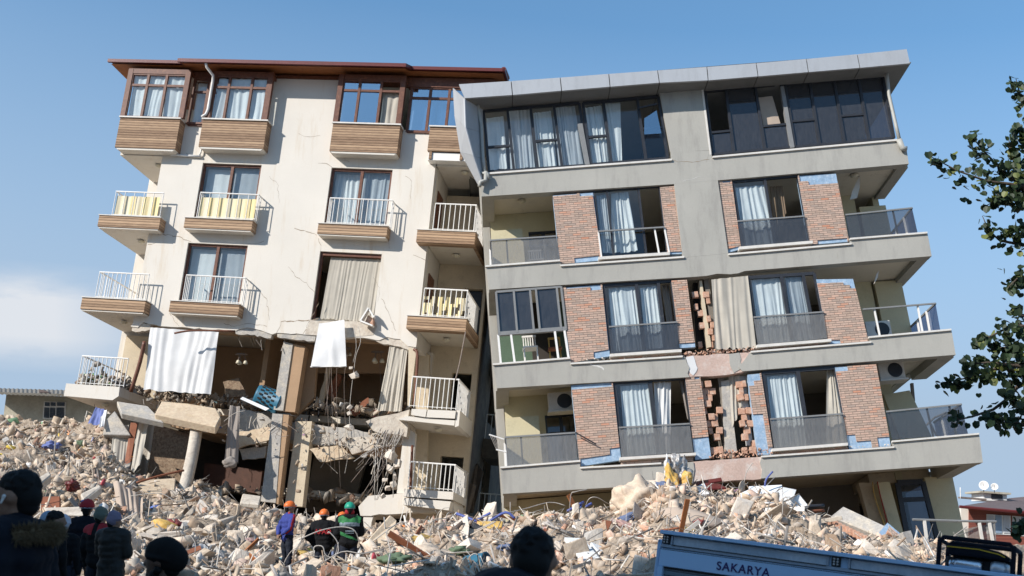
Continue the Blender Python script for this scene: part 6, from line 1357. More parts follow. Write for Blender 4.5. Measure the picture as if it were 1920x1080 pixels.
def remesh(name, bm, vox, mat, parent, Mx, smooth_it=4, inflate=0):
    me = bpy.data.meshes.new(name); bm.to_mesh(me); bm.free(); o = bpy.data.objects.new(name, me); TS.collection.objects.link(o)
    m = o.modifiers.new('r', 'REMESH'); m.mode = 'VOXEL'; m.voxel_size = vox; s = o.modifiers.new('s', 'SMOOTH'); s.factor = .5; s.iterations = smooth_it
    vl = TS.view_layers[0]; vl.update(); ev = o.evaluated_get(vl.depsgraph); nm = bpy.data.meshes.new_from_object(ev)
    bpy.data.objects.remove(o); nm.name = name
    if name in ('jacket', 'trousers'):                # folds of the cloth
        for v, n_ in zip(nm.vertices, [Vector(x.vector) for x in nm.vertex_normals]): v.co += n_*(.016*noise.noise(Vector((v.co.x*5, v.co.y*5, v.co.z*13)))+.006*noise.noise(v.co*24))
    nm.transform(Mx); nm.polygons.foreach_set('use_smooth', [True]*len(nm.polygons)); nm.materials.append(M[mat])
    q = bpy.data.objects.new(name, nm); C.objects.link(q); q.parent = parent; return q
def patch(mat, name, cond, src='jacket', off=.007):   # coloured panel of a garment, cut from the garment's own surface
    def f(root, Mx, T_, hr, J):
        j = [c for c in root.children if c.name.split('.')[0] == src][0]; inv = Mx.inverted(); me = j.data; bm = bmesh.new(); bm.from_mesh(me)
        dele = [g for g in bm.faces if not cond(*(inv @ g.calc_center_median()), (inv.to_3x3() @ g.normal).normalized())]; bmesh.ops.delete(bm, geom=dele, context='FACES')
        bm.normal_update()
        for v in bm.verts: v.co += v.normal*off
        if len(bm.faces) == 0: bm.free(); return
        nm = bpy.data.meshes.new(name); bm.to_mesh(nm); bm.free(); nm.polygons.foreach_set('use_smooth', [True]*len(nm.polygons)); nm.materials.clear(); nm.materials.append(M[mat]); o = bpy.data.objects.new(name, nm); C.objects.link(o); o.parent = root
    return f
def person(base, h, head, label, jacket='navy', trouser='trouser', skin='skin', headwear=None, hw='orange', lean=0, arms='down', hood=None, bend=0, vox=.014, hair=True, puff=0, group=None, bag=False, yaw=0, extra=None, longc=False, beard=False, gl=None):
    """standing figure: base under the feet, h height, head: direction faced in degrees (0 = away from the camera, 90 = to the left)"""
    k = h/1.75; Rz = Matrix.Rotation(math.radians(head), 4, 'Z')
    Mx = Rz @ Matrix.Scale(k, 4)
    # joints
    b_ = math.radians(bend)
    def T_(x, y, z):                                  # upper body bends forward at the hips
        dz = z-.95; return (x+lean*max(0, dz), y*math.cos(b_)+dz*math.sin(b_) if dz > 0 else y, .95+dz*math.cos(b_)-y*math.sin(b_)*0 if dz > 0 else z)
    J = lambda x, y, z, r: (*T_(x, y, z), r)
    if arms == 'down': el, wr = (.25, -.04, 1.14), (.26, .05, .90)
    elif arms == 'front': el, wr = (.26, .02, 1.13), (.13, .27, 1.10)
    elif arms == 'back': el, wr = (.27, -.10, 1.16), (.10, -.19, 1.02)
    elif arms == 'hips': el, wr = (.33, -.06, 1.16), (.19, .06, .99)
    elif arms == 'phone': el, wr = (.25, .10, 1.15), (.16, .30, 1.42)
    def armset(bm, add=0, to_hand=False):
        for s in (-1, 1):
            e, w = el, wr
            if arms == 'phone' and s > 0: e, w = (.25, .02, 1.13), (.13, .27, 1.10)
            chain(bm, [J(s*.15, 0, 1.42, .062+add), J(s*.20, 0, 1.40, .060+add), J(s*e[0], e[1], e[2], .046+add), J(s*w[0], w[1], w[2], .031+add*(.8 if not to_hand else 0))])
    hx = [J(-.085, 0, .93, .10), J(.085, 0, .93, .10)]
    def legset(bm, add=0):
        for s in (-1, 1): chain(bm, [(s*.09, 0, .92, .088+add), (s*.105, .01, .72, .078+add), (s*.11, .02, .50, .056+add), (s*.115, -.01, .32, .052+add), (s*.12, -.02, .10, .038+add)])
    def torso(bm, add=0, low=.93):
        for z, w, d in ((low, .135, .10), (1.02, .125, .095), (1.12, .13, .10), (1.22, .145, .108), (1.32, .155, .112), (1.40, .145, .095)):
            c = T_(0, 0, z)
            for s in (-1, -.5, 0, .5, 1): sph(bm, (c[0]+s*w*.45, c[1], c[2]), d+add, (w*.8/d if 0 else 1, 1, .95))
    bm = bmesh.new()
    torso(bm); legset(bm)
    for s in (-1, 1): chain(bm, [(s*.12, -.03, .05, .042), (s*.13, .08, .04, .042), (s*.135, .15, .03, .032)])
    hd = T_(0, .01, 1.63); nk = T_(0, -.01, 1.47)
    ya = math.radians(yaw); hr = lambda x, y, z: (hd[0]+x*math.cos(ya)-y*math.sin(ya), hd[1]+x*math.sin(ya)+y*math.cos(ya), hd[2]+z)
    chain(bm, [(nk[0], nk[1], nk[2]-.06, .06), (hd[0], hd[1]-.015, hd[2]-.08, .056)])
    for q, r in ((hr(0, -.012, .02), .094), (hr(0, .02, .01), .088), (hr(0, -.03, .03), .088), (hr(0, .035, -.04), .066), (hr(0, .05, -.075), .046), (hr(0, .015, -.05), .072)): sph(bm, q, r, (.86, 1, 1.06), 3)
    chain(bm, [(*hr(0, .10, .02), .012), (*hr(0, .118, -.018), .018)]); chain(bm, [(*hr(-.02, .098, -.058), .009), (*hr(.02, .098, -.058), .009)])
    for s in (-1, 1): sph(bm, hr(s*.082, -.01, -.005), .030, (.4, .75, 1.1)); chain(bm, [(*hr(s*.018, .094, .035), .012), (*hr(s*.05, .082, .038), .011)])
    armset(bm, 0, True)
    for s in (-1, 1):                                 # palms with four fingers and a thumb
        w = Vector(wr); e = Vector(el)
        if arms == 'phone' and s > 0: w = Vector((.13, .27, 1.10)); e = Vector((.25, .02, 1.13))
        w = Vector((s*w.x, w.y, w.z)); e = Vector((s*e.x, e.y, e.z)); w = Vector(T_(*w)); e = Vector(T_(*e)); d = (w-e).normalized(); sd = d.cross(Vector((0, 0, 1) if abs(d.z) < .7 else (1, 0, 0))).normalized(); up_ = sd.cross(d)
        for t in (-.024, -.008, .008, .024): chain(bm, [(*(w+sd*t*.6), .018), (*(w+d*.075+sd*t), .015)])
        for i, (t, l_) in enumerate(((-.03, .055), (-.010, .072), (.010, .066), (.030, .05))): p0 = w+d*.075+sd*t; p1 = p0+d*l_*.5-up_*.006; p2 = p1+d*l_*.4-up_*.022; chain(bm, [(*p0, .010), (*p1, .0095), (*p2, .0085)])
        p0 = w+d*.02-sd*.03; chain(bm, [(*p0, .012), (*(p0+d*.03-sd*.022), .011), (*(p0+d*.055-sd*.026-up_*.01), .010)])
    root = bpy.data.objects.new('person', None)
    me = bpy.data.meshes.new('person'); tmp = remesh('tmp', bm, min(vox, .011), skin, None, Mx); root = bpy.data.objects.new('person', tmp.data); bpy.data.objects.remove(tmp); C.objects.link(root); root.location = base
    tag(root, label, 'person', group)
    bm = bmesh.new(); a = .022+puff; torso(bm, a, .80 if longc else .93); armset(bm, a*.9)
    if longc: legs_hi = [chain(bm, [(s*.08, 0, .93, .12+puff), (s*.09, 0, .70, .115+puff)]) for s in (-1, 1)]
    chain(bm, [(nk[0], nk[1]-.02, nk[2]-.05, .075+a*.5), (nk[0], nk[1]-.012, nk[2]+.0, .062+a*.6)])
    for s in (-1, 1):
        if puff:
            pass
    if hood: [sph(bm, (nk[0]+x, nk[1]-.075, nk[2]-.015+abs(x)*.2), .062, (1.1, .8, .8)) for x in (-.08, -.04, 0, .04, .08)]
    remesh('jacket', bm, vox, jacket, root, Mx)
    bm = bmesh.new(); legset(bm, .017); chain(bm, [(-.07, 0, .95, .118), (.07, 0, .95, .118)]); remesh('trousers', bm, vox, trouser, root, Mx)
    for s in (-1, 1):
        bm = bmesh.new(); chain(bm, [(s*.12, -.02, .14, .052), (s*.12, -.03, .05, .052), (s*.13, .09, .045, .050), (s*.135, .17, .035, .040)]); remesh('boot', bm, vox, 'boot', root, Mx, 2)
    if hair:
        bm = bmesh.new()
        for q, r in ((hr(0, -.025, .038), .092), (hr(0, .014, .052), .080), (hr(0, -.055, 0), .078), (hr(0, -.06, -.045), .060)): sph(bm, q, r, (.92, 1, 1.02), 3)
        for i in range(120):
            u_ = random.Random(i*7+int(base[0]*10)); d = Vector((u_.gauss(0, 1), u_.gauss(-.4, .8), abs(u_.gauss(0, 1)))).normalized(); q = hr(d.x*.09, -.025+d.y*.1, .04+d.z*.1); sph(bm, q, .0065, (1, 1, 1), 1)
        remesh('hair', bm, .009, 'hair', root, Mx, 1)
    if beard:
        bm = bmesh.new(); [sph(bm, hr(x, y, z), r) for x, y, z, r in ((0, .062, -.10, .045), (.04, .03, -.085, .040), (-.04, .03, -.085, .040), (.065, 0, -.05, .03), (-.065, 0, -.05, .03), (0, .07, -.125, .032), (0, .085, -.075, .024))]; remesh('beard', bm, .009, 'hair', root, Mx, 2)
    if headwear == 'helmet':
        bm = bmesh.new(); g = bmesh.ops.create_icosphere(bm, subdivisions=4, radius=1)
        for v in g['verts']: v.co = Vector(hr(v.co.x*.118, v.co.y*.14-.012, max(v.co.z, -.12)*.125+.045))
        for q in (-.06, 0, .06): chain(bm, [(*hr(q, y_, .045+.125*math.sqrt(max(0, 1-(y_/.14)**2-(q/.118)**2))), .010) for y_ in (-.10, -.05, 0, .05, .10)])
        chain(bm, [(*hr(-.07, .12, .03), .012), (*hr(0, .15, .03), .012), (*hr(.07, .12, .03), .012)])
        remesh('helmet', bm, .010, hw, root, Mx, 2)
        bm = bmesh.new(); ring = [(*hr(.117*math.cos(t), .14*math.sin(t)-.012, .022), .009) for t in [6.283*i/20 for i in range(21)]]; chain(bm, ring); sph(bm, hr(0, .142, .06), .026); remesh('head_strap', bm, .010, 'white_cap' if hw != 'green' else 'greyband', root, Mx, 0)
    if headwear == 'beanie':
        bm = bmesh.new()
        for q, r in ((hr(0, -.015, .05), .106), (hr(0, -.035, .02), .104), (hr(0, -.03, .085), .09), (hr(0, .02, .06), .098)): sph(bm, q, r, (.93, 1, 1), 3)
        chain(bm, [(*hr(.098*math.cos(t), .115*math.sin(t)-.012, .03+.0*t), .014) for t in [6.283*i/20 for i in range(21)]]); remesh('beanie', bm, .011, hw, root, Mx, 1)
    if headwear == 'slouch':
        bm = bmesh.new()
        for q, r in ((hr(0, -.015, .05), .106), (hr(0, -.04, .035), .106), (hr(0, -.075, .015), .092), (hr(0, .02, .055), .094)): sph(bm, q, r, (.93, 1, 1), 3)
        chain(bm, [(*hr(.098*math.cos(t), .115*math.sin(t)-.012, .02+.02*math.sin(t)), .015) for t in [6.283*i/20 for i in range(21)]]); remesh('beanie', bm, .009, hw, root, Mx, 1)
    if headwear == 'hood':
        bm = bmesh.new()
        for q, r in ((hr(0, -.03, .03), .125), (hr(0, -.05, -.04), .115), (hr(0, -.05, -.11), .10)): sph(bm, q, r, (.95, 1, 1.02), 3)
        remesh('hood', bm, vox, hw, root, Mx, 2)
    root['_'] = 0; del root['_']
    if extra: extra(root, Mx, T_, hr, J)
    return root
def put(px, py, Y, h, bend=0, head=0):                # base point so that the top of a figure of height h is seen at (px, py)
    k = h/1.75; b = math.radians(bend); a = math.radians(head); f = .8*math.sin(b)*k
    p = at(px, py, Y); return Vector((p.x+f*math.sin(a), p.y-f*math.cos(a), p.z-(.95+.8*math.cos(b))*k))
def text(par, s, size, loc, right, up, mat, bold=.0, name='lettering', ext=.003, spacing=1.0):
    cu = bpy.data.curves.new(name, 'FONT'); cu.body = s; cu.size = size; cu.extrude = ext; cu.offset = bold; cu.align_x = 'CENTER'; cu.align_y = 'CENTER'; cu.space_character = spacing
    o = bpy.data.objects.new(name, cu); C.objects.link(o); bpy.context.view_layer.update(); me = bpy.data.meshes.new_from_object(o.evaluated_get(bpy.context.evaluated_depsgraph_get())); bpy.data.objects.remove(o); bpy.data.curves.remove(cu)
    r = Vector(right).normalized(); u = Vector(up).normalized(); n = r.cross(u); u = n.cross(r)
    mt = Matrix((r, u, n)).transposed().to_4x4(); mt.translation = Vector(loc)-wloc(par); me.transform(mt); me.materials.append(M[mat]); q = bpy.data.objects.new(name, me); C.objects.link(q); q.parent = par; return q
def loc_part(mat, name, fn, vox=.012):                # an extra worn piece modelled in the figure's own space
    def f(root, Mx, T_, hr, J):
        bm = bmesh.new(); fn(bm, T_, hr, J); remesh(name, bm, vox, mat, root, Mx, 1)
    return f
def ex(*fs):
    def f(*a):
        for q in fs: q(*a)
    return f
def fur(root, Mx, T_, hr, J):                         # fur edge of the hood lying round the shoulders, made of tufts
    r0 = random.Random(4); m = bmesh.new(); nk = T_(0, -.01, 1.47)
    for i in range(5200):
        t = r0.uniform(-.25, math.pi+.25); R_ = .155; c = Vector((nk[0]+R_*1.12*math.cos(t), nk[1]-.02-R_*1.0*math.sin(t), nk[2]-.045+.03*math.sin(t)))
        d = Vector((r0.gauss(0, 1), r0.gauss(0, 1), r0.gauss(.15, 1))).normalized(); p = c+d*.034; q = p+(d+Vector((math.cos(t)*.4, -math.sin(t)*.4, -.25))).normalized()*r0.uniform(.02, .045); s = d.cross(Vector((r0.random(), r0.random(), r0.random()))).normalized()*.0022; s2 = s.cross(d)
        v = [m.verts.new(p+s), m.verts.new(p-s*.5+s2), m.verts.new(p-s*.5-s2), m.verts.new(q)]; m.faces.new((v[0], v[1], v[3])); m.faces.new((v[1], v[2], v[3])); m.faces.new((v[2], v[0], v[3]))
    for i in range(40): t = -.25+(math.pi+.5)*i/39; sph(m, (nk[0]+.155*1.12*math.cos(t), nk[1]-.02-.155*math.sin(t), nk[2]-.045+.03*math.sin(t)), .036)
    me = bpy.data.meshes.new('fur_trim'); m.to_mesh(me); m.free(); me.transform(Mx); me.materials.append(M['fur']); o = bpy.data.objects.new('fur_trim', me); C.objects.link(o); o.parent = root
def earbud(side):
    def f(root, Mx, T_, hr, J):
        bm = bmesh.new(); chain(bm, [(*hr(side*.096, .012, -.004), .010), (*hr(side*.100, .022, -.034), .005)]); sph(bm, hr(side*.097, .010, 0), .0105); remesh('earbud', bm, .0035, 'wpaint', root, Mx, 0)
    return f
def phone(root, Mx, T_, hr, J):
    bm = bmesh.new(); w = T_(-.16, .30, 1.42); bmesh.ops.create_cube(bm, size=1)
    for v in bm.verts: v.co = Vector((w[0]+v.co.x*.075, w[1]+.02+v.co.y*.012, w[2]+.10+v.co.z*.15))
    me = bpy.data.meshes.new('phone'); bm.to_mesh(me); bm.free(); me.transform(Mx); me.materials.append(M['lightblue']); o = bpy.data.objects.new('phone', me); C.objects.link(o); o.parent = root
def stripe(side, mat='redcloth'):
    def fn(bm, T_, hr, J):
        e = (.33, -.06, 1.16) if True else 0
        chain(bm, [J(side*.205, -.02, 1.455, .030), J(side*.245, -.03, 1.38, .030), J(side*.36, -.07, 1.16, .026), J(side*.26, .0, 1.05, .024)])
    return fn
# --- foreground, cropped by the lower edge
base = put(38, 886, 6.2, 1.86)
person(base, 1.86, 84, 'man with short black hair, white earbud and fur-edged hood in the left foreground', 'navy', hair=True, vox=.013, puff=.03, longc=True, extra=ex(fur, earbud(-1), earbud(1)), hood=True)
MB().box(base.x-.45, base.x+.45, .354, base.z, -base.y-.45, -base.y+.45).build('concrete_step', M['concrete'], label='concrete step under the man with the earbud', cat='step')
person(put(310, 1016, 7.5, 1.76), 1.76, 82, 'bearded man in a slouchy dark knitted beanie seen in profile', 'black', skin='skin_dark', headwear='slouch', hw='beanie', beard=True, vox=.012)
person(put(1026, 1004, 4.9, 1.80, 34, -72), 1.80, -72, 'dark silhouette of a person in a navy hooded coat, low in front of the rubble', 'navy', hair=True, hood=True, puff=.06, vox=.013, bend=34, longc=True, yaw=62)
# --- group at the foot of the left heap
G_ = 'onlookers and helpers at the foot of the left heap'
person(put(92, 962, 15.5, 1.62), 1.62, 5, 'person in a pale blue-grey hood, mostly hidden behind the fur-hooded man', 'black', headwear='hood', hw='lightblue', hair=False, group=G_, vox=.018)
person(put(110, 960, 13.5, 1.66, 14, -60), 1.66, -60, 'bare headed dark haired man bending his head down', 'black', hair=True, group=G_, vox=.016, bend=14, hood=True)
person(put(121, 970, 17, 1.6), 1.6, 0, 'person wearing a white cap behind the bare headed man', 'black', headwear='beanie', hw='white_cap', group=G_, vox=.018)
person(put(164, 941, 19.5, 1.84), 1.84, 10, 'tall rescuer in navy with a red and blue helmet', 'navy', headwear='helmet', hw='redcloth', group=G_, puff=.02, vox=.018,
       extra=ex(loc_part('bluewhite', 'helmet_shell_patch', lambda bm, T_, hr, J: [sph(bm, hr(x, -.03, .125), .055, (1, 1.2, .6)) for x in (-.05, -.01)]), loc_part('bluewhite', 'arm_patch', lambda bm, T_, hr, J: sph(bm, J(-.245, -.03, 1.36, 0)[:3], .05, (.6, .8, .7)))))
def vest(bm, T_, hr, J):
    for i in range(13): x = -.2+.4*i/12; sph(bm, T_(x, -.04+.3*x*x, 1.425-abs(x)*.2), .088, (1, 1, .6))
person(put(190, 955, 18.6, 1.72), 1.72, -18, 'man in a grey-green knitted cap and black jacket with red shoulders', 'black', headwear='beanie', hw='camo', group=G_, vox=.018, puff=.02, extra=patch('redcloth', 'red_yoke', lambda x, y, z, n: z > 1.33+abs(x)*.25 and y < .06 and abs(x) > .05))
person(put(215, 963, 17.6, 1.64), 1.64, -8, 'woman in lilac knitted hat and dark quilted coat, holding up a phone', 'puffer', headwear='beanie', hw='lilac', group=G_, vox=.018, puff=.03, arms='phone', hood=True, longc=True, extra=phone, yaw=-35)
# --- rescuers in the hollow between the buildings
def hstripe(root, Mx, T_, hr, J): pass
def rbase(px, py, Y, h): return put(px, py, Y, h)
person(rbase(541, 943, 26.8, 1.68), 1.68, -50, 'rescuer in a blue jacket with red sleeve stripe and orange helmet, hands behind the back', 'bluejacket', headwear='helmet', hw='orange', arms='back', vox=.016, yaw=-15, bend=3,
       extra=ex(patch('redcloth', 'sleeve_stripe', lambda x, y, z, n: abs(n.y) < .42 and abs(x) > .19 and n.x*x > 0 and 1.0 < z < 1.47), loc_part('redcloth', 'collar', lambda bm, T_, hr, J: chain(bm, [J(-.06, -.02, 1.49, .045), J(.06, -.02, 1.49, .045)]))))
def afad(root, Mx, T_, hr, J):
    p = root.location+(Mx @ Vector(T_(0, -.185, 1.27))); text(root, 'AFAD', .15, p, (1, .03, 0), (0, .05, 1), 'redcloth', .004)
def gyoke(bm, T_, hr, J):
    for i in range(15): x = -.19+.38*i/14; sph(bm, T_(x, -.05+.25*x*x, 1.415-abs(x)*.12), .092, (1, 1, .6))
def gband(bm, T_, hr, J):
    for i in range(13): x = -.17+.34*i/12; sph(bm, T_(x, -.062+.3*x*x, 1.32), .104, (1, 1, .34))
def swoosh(bm, T_, hr, J): chain(bm, [(*T_(-.13, -.10, 1.12), .052), (*T_(-.04, -.125, 1.03), .042), (*T_(.06, -.13, .97), .028), (*T_(.12, -.12, .94), .016)])
def backmarks(root, Mx, T_, hr, J):                   # two short worn lines of pale lettering, too small to read
    m = MB()
    for r_i, (z, w_, h_) in enumerate(((1.17, .022, .026), (1.125, .016, .018))):
        for i in range(7):
            p = root.location+(Mx @ Vector(T_(-.075+i*.026, -.152, z))); m.hexa([p+Vector(v) for v in ((-w_/2, -.012, -h_/2), (w_/2, -.012, -h_/2), (w_/2, .01, -h_/2), (-w_/2, .01, -h_/2), (-w_/2, -.012, h_/2), (w_/2*.6, -.012, h_/2), (w_/2*.6, .01, h_/2), (-w_/2, .01, h_/2))])
    m.build('back_print', M['greyband'], root)
person(rbase(608, 958, 27.0, 1.72), 1.72, 3, 'broad rescuer in black with red lettering on the back and an orange helmet', 'black', headwear='helmet', hw='orange', arms='hips', vox=.016, puff=.045, extra=ex(afad, loc_part('glove', 'glove', lambda bm, T_, hr, J: [sph(bm, T_(s*.19, .08, .96), .06) for s in (-1,)])))
person(rbase(642, 963, 27.9, 1.66), 1.66, 10, 'rescuer in an orange helmet half hidden behind the green helmeted one', 'black', headwear='helmet', hw='orange', arms='front', vox=.018)
person(rbase(656, 945, 26.6, 1.82), 1.82, 12, 'rescuer in a green helmet, red neck scarf and black jacket with green and grey bands', 'black', headwear='helmet', hw='green', arms='front', vox=.016, puff=.03, hood=True,
       extra=ex(loc_part('redcloth', 'scarf', lambda bm, T_, hr, J: [sph(bm, hr(x, -.035, -.055), .072) for x in (-.04, 0, .04)]), patch('bgreen', 'green_yoke', lambda x, y, z, n: 1.345 < z+.0*x < 1.50-abs(abs(x)-.16)*.5 and abs(x) < .24 and y < .06), patch('greyband', 'grey_band', lambda x, y, z, n: 1.275 < z <= 1.345 and y < .0 and abs(x) < .215), patch('bgreen', 'green_swoosh', lambda x, y, z, n: y < -.03 and -.19 < x < .17 and abs(z-(1.045-.42*x)) < .034-.12*max(0, x+.02)), backmarks))
bpy.data.scenes.remove(TS)
# ================================================================ blue service truck with roller shutters
M['truck'] = surf('steel_blue_paint', (.38, .55, .74), .4, .05, 1, (.33, .49, .67), (.55, .8), .02, 30, .01, spec=.5)
M['truck_dark'] = surf('dark_rubber_seal', (.02, .022, .025), .6, .2, 3)
M['trim_alu'] = surf('brushed_trim', (.30, .36, .43), .35, .08, 2, metal=.3)
M['reflector'] = surf('recessed_light_cover', (.34, .42, .50), .15, .12, 1.2, (.46, .52, .58), (.45, .62), .0, spec=.7)
M['shutter'] = stripes('roller_shutter_slats', (.12, .17, .20), (.16, .21, .25), .045, 'Y', .2)
M['lettering'] = surf('dark_purple_lettering', (.035, .02, .10), .5, .1, 5)
o0, o1 = at(1242, 994, 11), at(1920, 1080, 9.4)
U_ = (o1-o0).normalized(); V_ = Vector((-.02, .16, 1)); V_ = (V_-U_*V_.dot(U_)).normalized(); Wt = U_.cross(V_)
if Wt.y > 0: Wt = -Wt
K = Fr(U_, V_, Wt, o0)
tr = thing('service_truck', K.X(2.2, -2.2, -1), 'steel-blue rescue service truck body with roller shutters and a place name on its side', 'truck')
def kb(u0, u1, v0, v1, w0, w1, nm, mt, bevel=.004): return MB(K).box(u0, u1, v0, v1, w0, w1).build(nm, M[mt], tr, bevel=bevel)
kb(0, 5.2, -2.3, -.02, -2.2, -.06, 'body', 'truck')
kb(-.01, 5.2, -.035, 0, -2.2, .03, 'roof_edge', 'truck')
kb(0, 5.2, -.155, -.125, -.058, .0, 'lower_trim', 'trim_alu')
kb(0, 5.2, -.158, -.037, -.058, -.03, 'light_channel', 'truck')
ends = [(.115, 1.555), (1.76, 3.4)]
for a, b_ in ends:
    kb(a, b_, -.122, -.042, -.028, -.018, 'light_cover', 'reflector'); kb(a-.02, a-.002, -.124, -.037, -.028, .0, 'trim_end', 'trim_alu'); kb(b_+.002, b_+.02, -.124, -.037, -.028, .0, 'trim_end', 'trim_alu')
    kb(a, b_, -.128, -.1235, -.028, .008, 'seal', 'truck_dark', 0)
for a in (.012, 1.60):
    q = kb(a, a+.075, -.122, -.040, -.028, .004, 'lamp_cluster', 'truck_dark')
    m = MB(K)
    for i in range(2):
        for j in range(3): MB(K).lathe(K.X(a+.022+i*.03, -.058-j*.023, .004), [(.009, 0), (.009, .003), (0, .004)], K.W, 10).build('lamp', M['steel'], q)
kb(0, 5.2, -.325, -.160, -.058, -.012, 'name_board', 'truck'); kb(0, 5.2, -.172, -.168, -.0118, -.009, 'groove', 'truck_dark', 0)
text(tr, 'SAKARYA', .105, K.X(.815, -.255, -.010), K.U, K.V, 'lettering', .0015, spacing=1.14)
kb(.05, 5.2, -2.2, -.345, -.056, -.04, 'roller_shutter', 'shutter', 0); kb(0, .048, -2.3, -.327, -.058, -.0, 'shutter_guide', 'truck'); kb(.05, 5.2, -.342, -.327, -.058, -.03, 'seal', 'truck_dark', 0)
for u in (-.12, -.045): MB(K).box(u, u+.035, -2.2, -.07 if u < -.1 else -.09, -.3, -.2).build('side_rail', M['truck'], tr, bevel=.006)
MB(K).box(-.12, -.01, -.105, -.072, -.3, -.2).build('side_rail', M['truck'], tr, bevel=.006)
for u in (.8, 4.2):
    wq = MB(K).lathe(K.X(u, -1.95, -.30), [(0, 0), (.2, .0), (.24, .02), (.3, .03), (.42, .05), (.44, .15), (.44, .2), (.40, .25), (0, .25)], K.W, 28).build('wheel', M['truck_dark'], tr, smooth=True)
# generator on the roof
gn = thing('generator', K.X(2.95, .0, -.5), 'portable generator in a dark tube frame with yellow striped tank and chrome silencer', 'generator')
g0, g1 = K.P(1768, 1012, -.25), K.P(1906, 1024, -.25)
gu0, gu1, gv1 = g0[0], g1[0], .245
m = MB(K); r = .020
for w in (-.12, -.50):
    m = MB(K); m.tube([K.X(gu0, .0, w), K.X(gu0, gv1-.03, w), K.X(gu0+.03, gv1, w), K.X(gu1-.03, gv1, w), K.X(gu1, gv1-.03, w), K.X(gu1, .0, w)], r, 8); m.build('tube_frame', M['navy'], gn, smooth=True)
for u in (gu0, gu1): MB(K).tube([K.X(u, gv1-.02, -.12), K.X(u, gv1-.02, -.5)], r*.9, 8).build('tube_frame', M['navy'], gn)
MB(K).prism([(gu0+.05, .12), (gu1-.03, .12), (gu1-.04, .15), (gu1-.12, .185), (gu0+.30, .205), (gu0+.05, .20)], -.17, -.47).build('fuel_tank', M['navy'], gn, bevel=.015)
MB(K).prism([(gu0+.05, .183), (gu0+.30, .186), (gu1-.12, .166), (gu1-.07, .145), (gu1-.07, .137), (gu1-.12, .157), (gu0+.30, .178), (gu0+.05, .174)], -.166, -.172).build('yellow_stripe', surf('yellow_paint', (.65, .40, .03), .4, .1, 4), gn)
MB(K).lathe(K.X(gu0+.07, .045, -.22), [(0, 0), (.03, 0), (.034, .02), (.036, .03), (.052, .05), (.055, .08), (.055, .24), (.05, .26), (0, .26)], K.U, 18).build('silencer', surf('chrome', (.6, .62, .65), .15, .1, 4, metal=.95), gn, smooth=True)
MB(K).lathe(K.X(gu0+.40, .045, -.2), [(0, 0), (.05, 0), (.06, .03), (.06, .1), (.04, .14), (0, .14)], K.U, 16).build('engine_cover', M['steel'], gn, smooth=True)
MB(K).box(gu0+.03, gu1-.03, -.0, .11, -.45, -.28).build('engine_block', M['truck_dark'], gn, bevel=.01)
# ================================================================ neighbouring houses
lh = thing('far_left_house', at(100, 800, 62), 'low weathered house with a corrugated roof edge beyond the left heap', 'house')
def fq(px, Y, th, mat, name, par, dy=None):
    P = [at(x, y, Y if dy is None else dy[i]) for i, (x, y) in enumerate(px)]; m = MB(); k = len(P); t = Vector((0, th, 0))
    m.raw(P+[p+t for p in P], [tuple(range(k)), tuple(reversed(range(k, 2*k)))]+[(i, (i+1) % k, (i+1) % k+k, i+k) for i in range(k)]); return m.build(name, M[mat], par)
M['oldwall'] = surf('weathered_wall', (.46, .42, .33), .95, .15, .8, (.30, .26, .20), (.45, .7), .3, 10, .08)
w = fq([(12, 738), (218, 748), (218, 860), (-4, 860)], 62, 5, 'oldwall', 'wall', lh)
rf_ = MB(); n_ = 60; vs = []
a0, a1, b0, b1 = at(-20, 735.5, 60.3), at(225, 743, 60.3), at(-20, 728, 72), at(225, 735, 72)
for i in range(n_+1): t = i/n_; z = Vector((0, 0, .05*math.sin(i*3.1416))); z = Vector((0, 0, .05*(i % 2))); vs += [a0.lerp(a1, t)+z, b0.lerp(b1, t)+z]
rf_.raw(vs, [(2*i, 2*i+2, 2*i+3, 2*i+1) for i in range(n_)]); rf_.build('roof', surf('grey_fibre_cement', (.20, .18, .15), .95, .2, 1), lh, solid=.12)
fq([(73, 731), (80, 731), (92, 736), (73, 736)], 61, 1.5, 'redroof', 'chimney', lh)
wn = fq([(82, 752), (124, 754), (122, 786), (80, 785)], 61.95, .04, 'sill', 'window', lh)
for x in (84, 95, 107): 
    fq([(x, 754), (x+9 if x < 100 else x+14, 754.5), (x+9 if x < 100 else x+14, 761.5), (x, 761)], 61.92, .02, 'pane_dark', 'pane', wn); fq([(x-1, 764), (x+8.5 if x < 100 else x+13, 764.5), (x+8 if x < 100 else x+13, 784), (x-2, 783)], 61.92, .02, 'pane_dark', 'pane', wn)
rh = thing('red_clad_house', at(1870, 1060, 70), 'red-brown clad house with a low roof beyond the generator', 'house')
fq([(1817, 954), (1925, 964), (2100, 980), (2100, 1110), (1817, 1110)], 70, 6, 'brownbrick_far', 'wall', rh)
fq([(1802, 952), (1816.5, 953), (1816.5, 1110), (1802, 1110)], 70.1, 5, 'cream', 'side_wall', rh)
m = MB(); P = [at(1800, 949, 69), at(2110, 977, 69), at(2110, 945, 80), at(1990, 925, 80), at(1892, 934, 78)]
m.raw(P, [(0, 1, 2, 3, 4)]); m.build('roof', M['redroof'], rh, solid=.1)
m = MB(); m.tube([at(1799, 950, 68.9), at(2110, 978, 68.9)], .09, 6); m.build('gutter', M['gutter'], rh)
